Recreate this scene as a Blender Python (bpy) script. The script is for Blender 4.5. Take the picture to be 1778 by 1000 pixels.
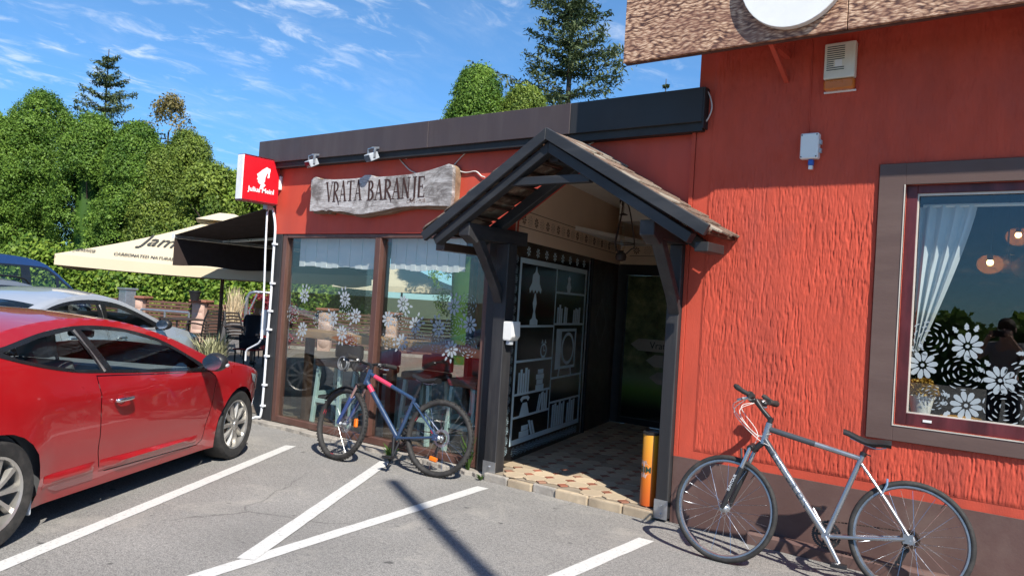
import bpy, bmesh, math, random
import numpy as np
from mathutils import Vector, Matrix, geometry
R = math.radians
rnd = random.Random(7)
nrg = np.random.default_rng(7)
for o in list(bpy.data.objects):
    bpy.data.objects.remove(o)
SC = bpy.context.scene
COL = SC.collection

# ------------------------------------------------------------------ camera
FPX, ROLL, PITCH, YAW = 1350.0, R(3.586), R(1.0205), R(37.199)
def cam_axes():
    f = Vector((-math.sin(YAW) * math.cos(PITCH), math.cos(YAW) * math.cos(PITCH), math.sin(PITCH)))
    r = Vector((math.cos(YAW), math.sin(YAW), 0))
    u = r.cross(f)
    c, s = math.cos(ROLL), math.sin(ROLL)
    return c * r + s * u, -s * r + c * u, f
CR, CU, CF = cam_axes()
CAMP = Vector((0, 0, 1.6))
cd = bpy.data.cameras.new('camera')
cam = bpy.data.objects.new('camera', cd)
COL.objects.link(cam)
cam.matrix_world = Matrix(((CR.x, CU.x, -CF.x, CAMP.x), (CR.y, CU.y, -CF.y, CAMP.y), (CR.z, CU.z, -CF.z, CAMP.z), (0, 0, 0, 1)))
cd.sensor_width = 36
cd.sensor_fit = 'HORIZONTAL'
cd.lens = FPX / 1778 * 36
cd.clip_end = 2000
cd.clip_start = 0.05
SC.camera = cam

# ------------------------------------------------------------------ sky, sun, exposure
SUN_EL, SUN_AZ = R(46), R(120.7)            # azimuth measured from +Y towards +X
SUND = Vector((math.sin(SUN_AZ) * math.cos(SUN_EL), math.cos(SUN_AZ) * math.cos(SUN_EL), math.sin(SUN_EL)))
W = bpy.data.worlds.new('World')
SC.world = W
W.use_nodes = True
wn, wl = W.node_tree.nodes, W.node_tree.links
bg = wn['Background']
sky = wn.new('ShaderNodeTexSky')
sky.sky_type = 'NISHITA'
sky.sun_disc = False
sky.sun_elevation = SUN_EL
sky.sun_rotation = SUN_AZ
sky.altitude = 1500
sky.air_density = 1.0
sky.dust_density = 0.05
sky.ozone_density = 4.0
bg.inputs['Strength'].default_value = 0.13
hs = wn.new('ShaderNodeHueSaturation')
hs.inputs['Saturation'].default_value = 1.05
hs.inputs['Value'].default_value = 0.9
wl.new(sky.outputs[0], hs.inputs['Color'])
tc = wn.new('ShaderNodeTexCoord')
sp = wn.new('ShaderNodeSeparateXYZ')
wl.new(tc.outputs['Generated'], sp.inputs[0])
def wmath(op, a, b=None, clamp=False):
    n = wn.new('ShaderNodeMath'); n.operation = op; n.use_clamp = clamp
    for i, v in enumerate((a, b)):
        if v is None: continue
        if hasattr(v, 'links'): wl.new(v, n.inputs[i])
        else: n.inputs[i].default_value = v
    return n.outputs[0]
zz = wmath('ADD', wmath('MAXIMUM', sp.outputs[2], 0.0), 0.12)
cb = wn.new('ShaderNodeCombineXYZ')
wl.new(wmath('DIVIDE', sp.outputs[0], zz), cb.inputs[0])
wl.new(wmath('DIVIDE', sp.outputs[1], zz), cb.inputs[1])
mp = wn.new('ShaderNodeMapping')
mp.inputs['Rotation'].default_value = (0, 0, R(-62))
mp.inputs['Scale'].default_value = (4.4, 2.7, 1)
wl.new(cb.outputs[0], mp.inputs['Vector'])
def wnoise(vec, scale, det, rough, dist=0.0):
    n = wn.new('ShaderNodeTexNoise')
    n.inputs['Scale'].default_value = scale; n.inputs['Detail'].default_value = det
    n.inputs['Roughness'].default_value = rough; n.inputs['Distortion'].default_value = dist
    wl.new(vec, n.inputs['Vector']); return n.outputs[0]
def wramp(src, lo, hi):
    n = wn.new('ShaderNodeMapRange'); n.interpolation_type = 'SMOOTHSTEP'
    n.inputs['From Min'].default_value = lo; n.inputs['From Max'].default_value = hi
    wl.new(src, n.inputs['Value']); return n.outputs[0]
puffs = wramp(wnoise(mp.outputs[0], 2.3, 6, 0.6, 0.5), 0.49, 0.78)
banks = wramp(wnoise(cb.outputs[0], 0.62, 3, 0.5), 0.43, 0.64)
veil = wramp(wnoise(mp.outputs[0], 0.8, 6, 0.65, 0.8), 0.45, 0.95)
cl = wmath('ADD', wmath('MULTIPLY', puffs, banks), wmath('MULTIPLY', veil, 0.22), True)
cl = wmath('MULTIPLY', cl, 0.72)
el_ = wn.new('ShaderNodeValToRGB'); er = el_.color_ramp.elements
er[0].position = 0.0; er[0].color = (0.28, 0.45, 0.60, 1); er[1].position = 0.55; er[1].color = (0.86, 1.0, 0.98, 1)
e2_ = er.new(0.22); e2_.color = (0.52, 0.74, 0.84, 1)
wl.new(sp.outputs[2], el_.inputs[0])
hm = wn.new('ShaderNodeMix'); hm.data_type = 'RGBA'; hm.blend_type = 'MULTIPLY'; hm.inputs[0].default_value = 1
wl.new(hs.outputs[0], hm.inputs[6]); wl.new(el_.outputs[0], hm.inputs[7])
mx = wn.new('ShaderNodeMix'); mx.data_type = 'RGBA'
wl.new(cl, mx.inputs[0]); wl.new(hm.outputs[2], mx.inputs[6])
mx.inputs[7].default_value = (4.6, 4.9, 5.3, 1)
wl.new(mx.outputs[2], bg.inputs['Color'])

sd = bpy.data.lights.new('sun', 'SUN')
sd.energy = 4.2
sd.angle = R(0.53)
sd.color = (1.0, 0.945, 0.86)
sun = bpy.data.objects.new('sun', sd)
COL.objects.link(sun)
sun.location = (6, -6, 12)
sun.rotation_euler = (-SUND).to_track_quat('-Z', 'Y').to_euler()
vs = SC.view_settings
vs.view_transform = 'Standard'
vs.look = 'None'
vs.exposure = 0.85
vs.gamma = 1.0
vs.use_curve_mapping = False
SC.render.engine = 'CYCLES'
SC.cycles.use_denoising = True
SC.cycles.max_bounces = 14
SC.cycles.diffuse_bounces = 9
SC.cycles.glossy_bounces = 6
SC.cycles.transparent_max_bounces = 16
SC.cycles.caustics_reflective = False
SC.cycles.caustics_refractive = False

# ------------------------------------------------------------------ materials
def nmath(nt, op, a, b=None, clamp=False):
    n = nt.nodes.new('ShaderNodeMath'); n.operation = op; n.use_clamp = clamp
    for i, v in enumerate((a, b)):
        if v is None: continue
        if hasattr(v, 'links'): nt.links.new(v, n.inputs[i])
        else: n.inputs[i].default_value = v
    return n.outputs[0]
def nnoise(nt, scale, det=4, rough=0.55, stretch=(1, 1, 1), dist=0.0, rot=(0, 0, 0)):
    t = nt.nodes.new('ShaderNodeTexCoord')
    m = nt.nodes.new('ShaderNodeMapping'); m.inputs['Scale'].default_value = stretch; m.inputs['Rotation'].default_value = rot
    n = nt.nodes.new('ShaderNodeTexNoise')
    n.inputs['Scale'].default_value = scale; n.inputs['Detail'].default_value = det
    n.inputs['Roughness'].default_value = rough; n.inputs['Distortion'].default_value = dist
    nt.links.new(t.outputs['Object'], m.inputs[0]); nt.links.new(m.outputs[0], n.inputs['Vector'])
    return n.outputs[0]
def nramp(nt, src, stops):
    n = nt.nodes.new('ShaderNodeValToRGB')
    el = n.color_ramp.elements
    while len(el) < len(stops): el.new(0.5)
    for e, (p, c) in zip(el, stops):
        e.position = p; e.color = (*c, 1) if len(c) == 3 else c
    nt.links.new(src, n.inputs[0]); return n.outputs[0]
def nmix(nt, fac, a, b, blend='MIX'):
    n = nt.nodes.new('ShaderNodeMix'); n.data_type = 'RGBA'; n.blend_type = blend
    for i, v in ((0, fac), (6, a), (7, b)):
        if hasattr(v, 'links'): nt.links.new(v, n.inputs[i])
        elif i == 0: n.inputs[0].default_value = v
        else: n.inputs[i].default_value = (*v, 1)
    return n.outputs[2]
def nbump(nt, h, strength, dist, prev=None):
    b = nt.nodes.new('ShaderNodeBump'); b.inputs['Strength'].default_value = strength; b.inputs['Distance'].default_value = dist
    nt.links.new(h, b.inputs['Height'])
    if prev is not None: nt.links.new(prev, b.inputs['Normal'])
    return b.outputs[0]
def newmat(name):
    m = bpy.data.materials.new(name); m.use_nodes = True
    return m, m.node_tree, m.node_tree.nodes['Principled BSDF']
def M(name, col, rough=0.6, metal=0.0, var=0.12, vscale=6.0, bump=0.0, bscale=60.0, bdist=0.004, coat=0.0, stretch=(1, 1, 1), spec=0.5, dirt=None, dscale=2.0, damt=0.5):
    m, nt, p = newmat(name)
    c2 = tuple(max(0, x * (1 - var)) for x in col); c3 = tuple(min(1, x * (1 + var)) for x in col)
    colr = nramp(nt, nnoise(nt, vscale, 5, 0.6, stretch), [(0.3, c2), (0.7, c3)])
    if dirt:
        f = nramp(nt, nnoise(nt, dscale, 6, 0.65, stretch), [(0.48, (0, 0, 0)), (0.72, (damt, damt, damt))])
        colr = nmix(nt, f, colr, dirt)
    nt.links.new(colr, p.inputs['Base Color'])
    p.inputs['Roughness'].default_value = rough; p.inputs['Metallic'].default_value = metal
    p.inputs['Specular IOR Level'].default_value = spec
    if coat:
        p.inputs['Coat Weight'].default_value = coat; p.inputs['Coat Roughness'].default_value = 0.03
    if rough > 0.15:
        rr = nramp(nt, nnoise(nt, vscale * 1.7, 4), [(0.3, (max(0, rough - .08),) * 3), (0.7, (min(1, rough + .08),) * 3)])
        nt.links.new(rr, p.inputs['Roughness'])
    if bump:
        nt.links.new(nbump(nt, nnoise(nt, bscale, 5, 0.6, stretch), bump, bdist), p.inputs['Normal'])
    return m
def M_glass(name, tint=(0.86, 0.9, 0.88), ior=1.62, rough=0.0):
    m = bpy.data.materials.new(name); m.use_nodes = True
    nt = m.node_tree; nt.nodes.clear()
    out = nt.nodes.new('ShaderNodeOutputMaterial')
    tr = nt.nodes.new('ShaderNodeBsdfTransparent'); tr.inputs[0].default_value = (*tint, 1)
    gl = nt.nodes.new('ShaderNodeBsdfGlossy'); gl.inputs['Roughness'].default_value = rough
    fr = nt.nodes.new('ShaderNodeFresnel'); ge = nt.nodes.new('ShaderNodeNewGeometry')
    mr = nt.nodes.new('ShaderNodeMapRange'); nt.links.new(ge.outputs['Backfacing'], mr.inputs['Value'])
    mr.inputs['To Min'].default_value = ior; mr.inputs['To Max'].default_value = 1 / ior
    nt.links.new(mr.outputs[0], fr.inputs['IOR'])
    mx = nt.nodes.new('ShaderNodeMixShader')
    nt.links.new(fr.outputs[0], mx.inputs[0]); nt.links.new(tr.outputs[0], mx.inputs[1]); nt.links.new(gl.outputs[0], mx.inputs[2])
    nt.links.new(mx.outputs[0], out.inputs[0])
    return m
def M_emit(name, col, s):
    m, nt, p = newmat(name)
    p.inputs['Base Color'].default_value = (*col, 1)
    p.inputs['Emission Color'].default_value = (*col, 1); p.inputs['Emission Strength'].default_value = s
    return m
def M_leaf(name, a, b, trans=0.35):
    """two leaf colours spread by a per-leaf tint attribute; thin leaves let light through"""
    m = bpy.data.materials.new(name); m.use_nodes = True
    nt = m.node_tree; p = nt.nodes['Principled BSDF']; out = nt.nodes['Material Output']
    at = nt.nodes.new('ShaderNodeAttribute'); at.attribute_name = 'tint'
    col = nramp(nt, at.outputs['Fac'], [(0.0, a), (1.0, b)])
    nt.links.new(col, p.inputs['Base Color']); p.inputs['Roughness'].default_value = 0.55
    p.inputs['Specular IOR Level'].default_value = 0.3
    tl = nt.nodes.new('ShaderNodeBsdfTranslucent'); nt.links.new(col, tl.inputs[0])
    mx = nt.nodes.new('ShaderNodeMixShader'); mx.inputs[0].default_value = trans
    nt.links.new(p.outputs[0], mx.inputs[1]); nt.links.new(tl.outputs[0], mx.inputs[2]); nt.links.new(mx.outputs[0], out.inputs[0])
    return m
MAT = {}

# ------------------------------------------------------------------ mesh helpers
class MB:
    def __init__(s): s.v = []; s.f = []
    def add(s, vs, fs):
        b = len(s.v); s.v += [tuple(v) for v in vs]; s.f += [tuple(i + b for i in f) for f in fs]; return s
    def box(s, x0, x1, y0, y1, z0, z1, mtx=None):
        vs = [Vector((x, y, z)) for z in (z0, z1) for y in (y0, y1) for x in (x0, x1)]
        if mtx is not None: vs = [mtx @ v for v in vs]
        return s.add(vs, [(0, 2, 3, 1), (4, 5, 7, 6), (0, 1, 5, 4), (2, 6, 7, 3), (0, 4, 6, 2), (1, 3, 7, 5)])
    def bar(s, p0, p1, w, h, up=(0, 0, 1)):
        """square bar from p0 to p1, w across, h along up"""
        p0, p1 = Vector(p0), Vector(p1); d = (p1 - p0).normalized()
        x = d.cross(Vector(up)).normalized(); u = x.cross(d).normalized()
        vs = [p + x * a * w / 2 + u * b * h / 2 for p in (p0, p1) for a, b in ((-1, -1), (1, -1), (1, 1), (-1, 1))]
        return s.add(vs, [(0, 1, 2, 3), (7, 6, 5, 4), (0, 4, 5, 1), (1, 5, 6, 2), (2, 6, 7, 3), (3, 7, 4, 0)])
    def tube(s, pts, r, n=8, caps=True, closed=False):
        pts = [Vector(p) for p in pts]; k = len(pts)
        rs = r if isinstance(r, (list, tuple)) else [r] * k
        prev = None; vs = []
        for i, p in enumerate(pts):
            if closed: d = pts[(i + 1) % k] - pts[i - 1]
            else: d = pts[min(i + 1, k - 1)] - pts[max(i - 1, 0)]
            d.normalize()
            if prev is None:
                a = Vector((0, 0, 1)) if abs(d.z) < 0.9 else Vector((1, 0, 0)); x = d.cross(a).normalized()
            else:
                x = prev - d * prev.dot(d)
                x = x.normalized() if x.length > 1e-6 else d.orthogonal().normalized()
            prev = x; y = d.cross(x)
            vs += [p + (x * math.cos(t) + y * math.sin(t)) * rs[i] for t in [2 * math.pi * j / n for j in range(n)]]
        fs = []
        for i in range(k if closed else k - 1):
            a, b = i * n, ((i + 1) % k) * n
            fs += [(a + j, a + (j + 1) % n, b + (j + 1) % n, b + j) for j in range(n)]
        if caps and not closed: fs += [tuple(range(n - 1, -1, -1)), tuple((k - 1) * n + j for j in range(n))]
        return s.add(vs, fs)
    def cyl(s, p0, p1, r0, r1=None, n=12): return s.tube([p0, p1], [r0, r0 if r1 is None else r1], n)
    def lathe(s, prof, o=(0, 0, 0), axis=(0, 0, 1), n=16, closed=False):
        """prof: (radius, height) list turned about axis through o"""
        o = Vector(o); d = Vector(axis).normalized(); x = d.orthogonal().normalized(); y = d.cross(x); vs = []
        for r, h in prof:
            vs += [o + d * h + (x * math.cos(2 * math.pi * j / n) + y * math.sin(2 * math.pi * j / n)) * r for j in range(n)]
        k = len(prof); fs = []
        for i in range(k if closed else k - 1):
            a, b = i * n, ((i + 1) % k) * n
            fs += [(a + j, a + (j + 1) % n, b + (j + 1) % n, b + j) for j in range(n)]
        if not closed:
            if prof[0][0] > 1e-5: fs.append(tuple(range(n - 1, -1, -1)))
            if prof[-1][0] > 1e-5: fs.append(tuple((k - 1) * n + j for j in range(n)))
        return s.add(vs, fs)
    def ball(s, c, r, n=12, m=8):
        r = r if isinstance(r, (tuple, list)) else (r, r, r); c = Vector(c); b = len(s.v)
        vs = [c + Vector((0, 0, -r[2]))]
        for i in range(1, m):
            t = math.pi * i / m - math.pi / 2
            vs += [c + Vector((r[0] * math.cos(t) * math.cos(2 * math.pi * j / n), r[1] * math.cos(t) * math.sin(2 * math.pi * j / n), r[2] * math.sin(t))) for j in range(n)]
        vs.append(c + Vector((0, 0, r[2])))
        fs = [(0, 1 + (j + 1) % n, 1 + j) for j in range(n)]
        for i in range(m - 2):
            a = 1 + i * n
            fs += [(a + j, a + (j + 1) % n, a + n + (j + 1) % n, a + n + j) for j in range(n)]
        a = 1 + (m - 2) * n
        fs += [(a + j, a + (j + 1) % n, len(vs) - 1) for j in range(n)]
        return s.add(vs, fs)
    def prism(s, poly, fn, d0, d1):
        """polygon extruded: fn(u, v, d) -> point"""
        k = len(poly)
        vs = [fn(u, v, d0) for u, v in poly] + [fn(u, v, d1) for u, v in poly]
        tris = geometry.tessellate_polygon([[Vector((u, v, 0)) for u, v in poly]])
        fs = [tuple(t) for t in tris] + [tuple(k + i for i in reversed(t)) for t in tris]
        fs += [(i, (i + 1) % k, k + (i + 1) % k, k + i) for i in range(k)]
        return s.add(vs, fs)
    def holed(s, outer, holes, fn, d0, d1):
        """extruded plate with holes"""
        loops = [outer] + holes; flat = [p for l in loops for p in l]; k = len(flat)
        tris = geometry.tessellate_polygon([[Vector((u, v, 0)) for u, v in l] for l in loops])
        vs = [fn(u, v, d0) for u, v in flat] + [fn(u, v, d1) for u, v in flat]
        fs = [tuple(t) for t in tris] + [tuple(k + i for i in reversed(t)) for t in tris]
        b = 0
        for l in loops:
            n = len(l); fs += [(b + i, b + (i + 1) % n, k + b + (i + 1) % n, k + b + i) for i in range(n)]; b += n
        return s.add(vs, fs)
def XZ(Y):
    return lambda u, v, d: (u, Y + d, v)
def link(o, parent=None):
    COL.objects.link(o)
    if parent is not None: o.parent = parent
    return o
def mesh_of(name, mb, mat, bevel=0.0, smooth=None, seg=1):
    me = bpy.data.meshes.new(name)
    me.from_pydata(mb.v, [], mb.f)
    bm = bmesh.new(); bm.from_mesh(me)
    bmesh.ops.recalc_face_normals(bm, faces=bm.faces)
    if bevel:
        es = [e for e in bm.edges if len(e.link_faces) == 2 and e.calc_face_angle(0) > 0.5]
        bmesh.ops.bevel(bm, geom=es, offset=bevel, segments=seg, affect='EDGES', profile=0.6, clamp_overlap=True)
    bm.to_mesh(me); bm.free()
    if smooth is not None:
        for p in me.polygons: p.use_smooth = True
        me.set_sharp_from_angle(angle=R(smooth))
    me.materials.append(mat)
    return me
def tag(o, label=None, cat=None, group=None, kind=None):
    if label: o['label'] = label
    if cat: o['category'] = cat
    if group: o['group'] = group
    if kind: o['kind'] = kind
    return o
def obj(name, mb, mat, parent=None, bevel=0.0, smooth=None, label=None, kind=None, seg=1, world=False):
    if world and parent is not None:
        iv = wm(parent).inverted(); mb2 = MB(); mb2.v = [tuple(iv @ Vector(v)) for v in mb.v]; mb2.f = mb.f; mb = mb2
    o = bpy.data.objects.new(name, mesh_of(name, mb, mat, bevel, smooth, seg))
    link(o, parent); tag(o, label, None, None, kind)
    return o
def wm(o):
    m = o.matrix_basis.copy()
    while o.parent is not None:
        o = o.parent; m = o.matrix_basis @ m
    return m
def thing(name, label, cat, loc=(0, 0, 0), rotz=0.0, group=None, rot=None):
    o = bpy.data.objects.new(name, None); o.empty_display_size = 0.2; COL.objects.link(o)
    o.location = loc; o.rotation_euler = rot if rot else (0, 0, rotz)
    return tag(o, label, cat, group)
def single(name, mb, mat, label, cat, group=None, **k):
    return tag(obj(name, mb, mat, None, **k), label, cat, group)
def struct(name, mb, mat, parent=None, **k):
    o = obj(name, mb, mat, parent, **k); o['kind'] = 'structure'; return o
def inst(name, me, parent, loc=(0, 0, 0), rot=(0, 0, 0), scale=(1, 1, 1)):
    o = bpy.data.objects.new(name, me); link(o, parent); o.location = loc; o.rotation_euler = rot; o.scale = scale
    return o
def copy_tree(o, parent=None):
    c = o.copy(); COL.objects.link(c); c.parent = parent
    for ch in o.children: copy_tree(ch, c)
    return c
def text_geo(body, size, extrude=0.0, shear=0.0, bold=0.0, space=1.0):
    cu = bpy.data.curves.new('t', 'FONT'); cu.body = body; cu.size = size; cu.extrude = extrude; cu.shear = shear; cu.offset = bold; cu.space_character = space
    cu.resolution_u = 3; cu.align_x = 'CENTER'
    o = bpy.data.objects.new('t', cu); COL.objects.link(o)
    me = o.evaluated_get(bpy.context.evaluated_depsgraph_get()).to_mesh()
    vs = [v.co.copy() for v in me.vertices]; fs = [tuple(p.vertices) for p in me.polygons]
    COL.objects.unlink(o); bpy.data.objects.remove(o); bpy.data.curves.remove(cu)
    return vs, fs
def put_text(mb, body, size, o, ux, uy, extrude=0.001, **k):
    vs, fs = text_geo(body, size, extrude, **k)
    o, ux, uy = Vector(o), Vector(ux).normalized(), Vector(uy).normalized(); n = ux.cross(uy)
    mb.add([o + ux * v.x + uy * v.y + n * v.z for v in vs], fs); return mb
def px(x, y, axis, val):
    """where the sight line through photo point (x, y) meets the plane axis = val: used to read distances off the photograph"""
    d = CR * ((x - 889) / FPX) - CU * ((y - 500) / FPX) + CF
    return CAMP + d * ((val - CAMP[axis]) / d[axis])
def far(x, y, dist):
    d = CR * ((x - 889) / FPX) - CU * ((y - 500) / FPX) + CF
    return CAMP + d * dist
# ------------------------------------------------------------------ shared materials
def asphalt():
    m, nt, p = newmat('asphalt')
    base = nramp(nt, nnoise(nt, 0.9, 6, 0.6), [(0.3, (0.205, 0.198, 0.187)), (0.7, (0.275, 0.266, 0.252))])
    grit = nramp(nt, nnoise(nt, 120, 3, 0.75), [(0.30, (0.30, 0.30, 0.30)), (0.50, (1, 1, 1)), (0.70, (1.8, 1.76, 1.7))])
    col = nmix(nt, 1.0, base, grit, 'MULTIPLY')
    grit2 = nramp(nt, nnoise(nt, 36, 4, 0.75), [(0.28, (0.60, 0.60, 0.60)), (0.5, (1, 1, 1)), (0.75, (1.3, 1.3, 1.27))])
    col = nmix(nt, 1.0, col, grit2, 'MULTIPLY')
    spots = nramp(nt, nnoise(nt, 7, 2, 0.5), [(0.70, (0, 0, 0)), (0.74, (0.75, 0.75, 0.75))])
    col = nmix(nt, spots, col, (0.05, 0.05, 0.05))
    dust = nramp(nt, nnoise(nt, 1.7, 7, 0.7, (1, 1, 1), 0.6), [(0.54, (0, 0, 0)), (0.72, (0.55, 0.55, 0.55))])
    col = nmix(nt, dust, col, (0.40, 0.375, 0.33))
    oil = nramp(nt, nnoise(nt, 0.55, 4, 0.55), [(0.56, (0, 0, 0)), (0.75, (0.5, 0.5, 0.5))])
    col = nmix(nt, oil, col, (0.17, 0.165, 0.157))
    t = nt.nodes.new('ShaderNodeTexCoord'); v = nt.nodes.new('ShaderNodeTexVoronoi'); v.feature = 'DISTANCE_TO_EDGE'; v.inputs['Scale'].default_value = 0.55
    wv = nt.nodes.new('ShaderNodeMix'); wv.data_type = 'VECTOR'
    n2 = nt.nodes.new('ShaderNodeTexNoise'); n2.inputs['Scale'].default_value = 3; n2.inputs['Detail'].default_value = 6
    nt.links.new(t.outputs['Object'], n2.inputs['Vector']); nt.links.new(t.outputs['Object'], wv.inputs[4]); nt.links.new(n2.outputs['Color'], wv.inputs[5]); wv.inputs[0].default_value = 0.22
    nt.links.new(wv.outputs[1], v.inputs['Vector'])
    cr = nramp(nt, v.outputs['Distance'], [(0.0, (1, 1, 1)), (0.006, (0, 0, 0))])
    crm = nmath(nt, 'MULTIPLY', cr, nramp(nt, nnoise(nt, 0.5, 2), [(0.52, (0, 0, 0)), (0.60, (0.5, 0.5, 0.5))]))
    col = nmix(nt, crm, col, (0.05, 0.048, 0.045))
    nt.links.new(col, p.inputs['Base Color']); p.inputs['Roughness'].default_value = 0.9; p.inputs['Specular IOR Level'].default_value = 0.3
    b = nbump(nt, nnoise(nt, 190, 4, 0.7), 0.55, 0.006); b = nbump(nt, nnoise(nt, 14, 4, 0.6), 0.25, 0.02, b)
    nt.links.new(b, p.inputs['Normal']); return m
MAT['asphalt'] = asphalt()
def paint_line():
    m, nt, p = newmat('road_paint')
    wear = nramp(nt, nnoise(nt, 55, 5, 0.75), [(0.57, (0, 0, 0)), (0.64, (0.9, 0.9, 0.9))])
    wear2 = nramp(nt, nnoise(nt, 9, 6, 0.75), [(0.56, (0, 0, 0)), (0.74, (0.65, 0.65, 0.65))])
    c = nmix(nt, wear2, (0.58, 0.575, 0.55), (0.42, 0.41, 0.385)); c = nmix(nt, wear, c, (0.29, 0.28, 0.265))
    nt.links.new(c, p.inputs['Base Color']); p.inputs['Roughness'].default_value = 0.8
    nt.links.new(nbump(nt, nnoise(nt, 190, 4, 0.7), 0.4, 0.005), p.inputs['Normal']); return m
MAT['paint'] = paint_line()
MAT['red'] = M('red_render', (0.54, 0.072, 0.037), 0.85, var=0.12, vscale=5, bump=0.45, bscale=130, bdist=0.004, stretch=(1, 1, 0.35), dirt=(0.36, 0.060, 0.040), dscale=2.2, damt=0.55)
MAT['red_panel'] = M('red_painted_panel', (0.54, 0.070, 0.037), 0.62, var=0.08, vscale=4, bump=0.08, bscale=60, stretch=(1, 1, 0.25), dirt=(0.36, 0.05, 0.036), dscale=3.5, damt=0.5)
MAT['brown_plinth'] = M('brown_plinth_paint', (0.118, 0.064, 0.054), 0.72, var=0.10, vscale=3, bump=0.25, bscale=55, dirt=(0.20, 0.14, 0.115), dscale=2.0, damt=0.55)
MAT['brown_trim'] = M('brown_trim_paint', (0.115, 0.070, 0.058), 0.68, var=0.08, vscale=4, bump=0.3, bscale=30, stretch=(0.35, 1, 1.6), bdist=0.003, dirt=(0.17, 0.115, 0.095), damt=0.4)
MAT['fascia'] = M('brown_fascia_sheet', (0.062, 0.044, 0.043), 0.48, var=0.10, vscale=2.5, stretch=(1, 1, 0.12), dirt=(0.10, 0.080, 0.074), dscale=6, damt=0.5)
MAT['fascia_dark'] = M('slate_fascia_sheet', (0.020, 0.020, 0.021), 0.62, var=0.06, vscale=1.2, dirt=(0.05, 0.05, 0.055), damt=0.3)
MAT['black'] = M('black_soffit', (0.018, 0.017, 0.017), 0.6)
MAT['blackwood'] = M('black_stained_timber', (0.020, 0.020, 0.022), 0.62, var=0.25, vscale=5, bump=0.5, bscale=24, stretch=(1, 1, 0.12), bdist=0.004, dirt=(0.075, 0.070, 0.066), dscale=9, damt=0.45)
MAT['blackwood_y'] = M('black_stained_beam', (0.019, 0.019, 0.021), 0.62, var=0.25, vscale=5, bump=0.5, bscale=24, stretch=(1, 0.12, 1), bdist=0.004, dirt=(0.085, 0.080, 0.078), dscale=6, damt=0.4)
MAT['blackwood_x'] = M('black_stained_board', (0.021, 0.022, 0.025), 0.58, var=0.2, vscale=5, bump=0.45, bscale=24, stretch=(0.12, 1, 1), bdist=0.004, dirt=(0.080, 0.078, 0.078), dscale=6, damt=0.4)
MAT['frame_brown'] = M('brown_window_frame', (0.105, 0.048, 0.036), 0.5, var=0.15, vscale=8, bump=0.2, bscale=40, stretch=(1, 1, 0.2), dirt=(0.20, 0.14, 0.11), dscale=5, damt=0.4)
MAT['frame_wood'] = M('dark_red_wood_frame', (0.105, 0.020, 0.024), 0.4, var=0.45, vscale=9, bump=0.2, bscale=40, stretch=(1.0, 1, 0.25), dirt=(0.02, 0.006, 0.008), dscale=5, damt=0.7)
MAT['bead'] = M('pale_glazing_bead', (0.62, 0.56, 0.48), 0.55)
MAT['glass'] = M_glass('window_glass', (0.94, 0.96, 0.95), 1.68)
MAT['decal'] = M('white_window_film', (0.34, 0.38, 0.40), 0.5, var=0.03)
MAT['decal_blue'] = M('pale_blue_window_film', (0.50, 0.66, 0.72), 0.5, var=0.05)
MAT['cream'] = M('cream_wall_paint', (0.80, 0.62, 0.46), 0.8, var=0.05, vscale=2, bump=0.1)
MAT['white_ceiling'] = M('white_ceiling_paint', (0.84, 0.81, 0.76), 0.85, var=0.04)
MAT['stencil'] = M('brown_stencil_paint', (0.14, 0.075, 0.045), 0.8)
MAT['dark_panel'] = M('black_glossy_panel', (0.010, 0.009, 0.009), 0.12, var=0.3, vscale=2, spec=0.6)
MAT['dark_wood'] = M('dark_brown_wood', (0.055, 0.032, 0.022), 0.4, var=0.3, vscale=6, stretch=(1, 1, 0.1))
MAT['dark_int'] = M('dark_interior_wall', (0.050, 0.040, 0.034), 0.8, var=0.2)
MAT['wood_floor'] = M('wooden_floor', (0.16, 0.10, 0.06), 0.5, var=0.25, vscale=4, stretch=(0.2, 1, 1))
MAT['counter'] = M('oak_counter', (0.42, 0.25, 0.11), 0.45, var=0.25, vscale=6, stretch=(0.15, 1, 1), bump=0.1)
MAT['mint'] = M('mint_painted_wood', (0.44, 0.60, 0.56), 0.5, var=0.06)
MAT['leather'] = M('brown_leather', (0.17, 0.085, 0.055), 0.5, var=0.2, bump=0.2)
MAT['blind'] = M('grey_white_blind_cloth', (0.80, 0.81, 0.80), 0.8, var=0.05, vscale=3)
MAT['curtain'] = M('white_curtain', (0.64, 0.67, 0.69), 0.8, var=0.04)
MAT['concrete'] = M('rough_concrete', (0.34, 0.31, 0.27), 0.9, var=0.2, vscale=9, bump=0.7, bscale=35, bdist=0.008, dirt=(0.16, 0.14, 0.12), dscale=6, damt=0.6)
MAT['stone_tile'] = M('cream_cement_tile', (0.50, 0.40, 0.275), 0.62, var=0.16, vscale=7, bump=0.25, bscale=50, dirt=(0.22, 0.17, 0.12), dscale=5, damt=0.55)
MAT['red_tile'] = M('terracotta_tile', (0.30, 0.105, 0.062), 0.65, var=0.2, vscale=9, bump=0.25, bscale=50, dirt=(0.16, 0.09, 0.06), dscale=7, damt=0.5)
MAT['grout'] = M('tile_grout', (0.26, 0.215, 0.16), 0.9, var=0.2)
MAT['galv'] = M('galvanised_steel', (0.48, 0.50, 0.52), 0.38, 0.85, var=0.15, vscale=18)
MAT['white_plastic'] = M('white_plastic', (0.82, 0.81, 0.77), 0.4, var=0.04, dirt=(0.55, 0.52, 0.45), damt=0.3)
MAT['white_pipe'] = M('white_pvc_pipe', (0.76, 0.78, 0.80), 0.35, var=0.03)
MAT['grey_plastic'] = M('grey_plastic', (0.40, 0.43, 0.46), 0.45, var=0.05)
MAT['cable'] = M('white_cable', (0.62, 0.58, 0.54), 0.5, var=0.1)
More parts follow.
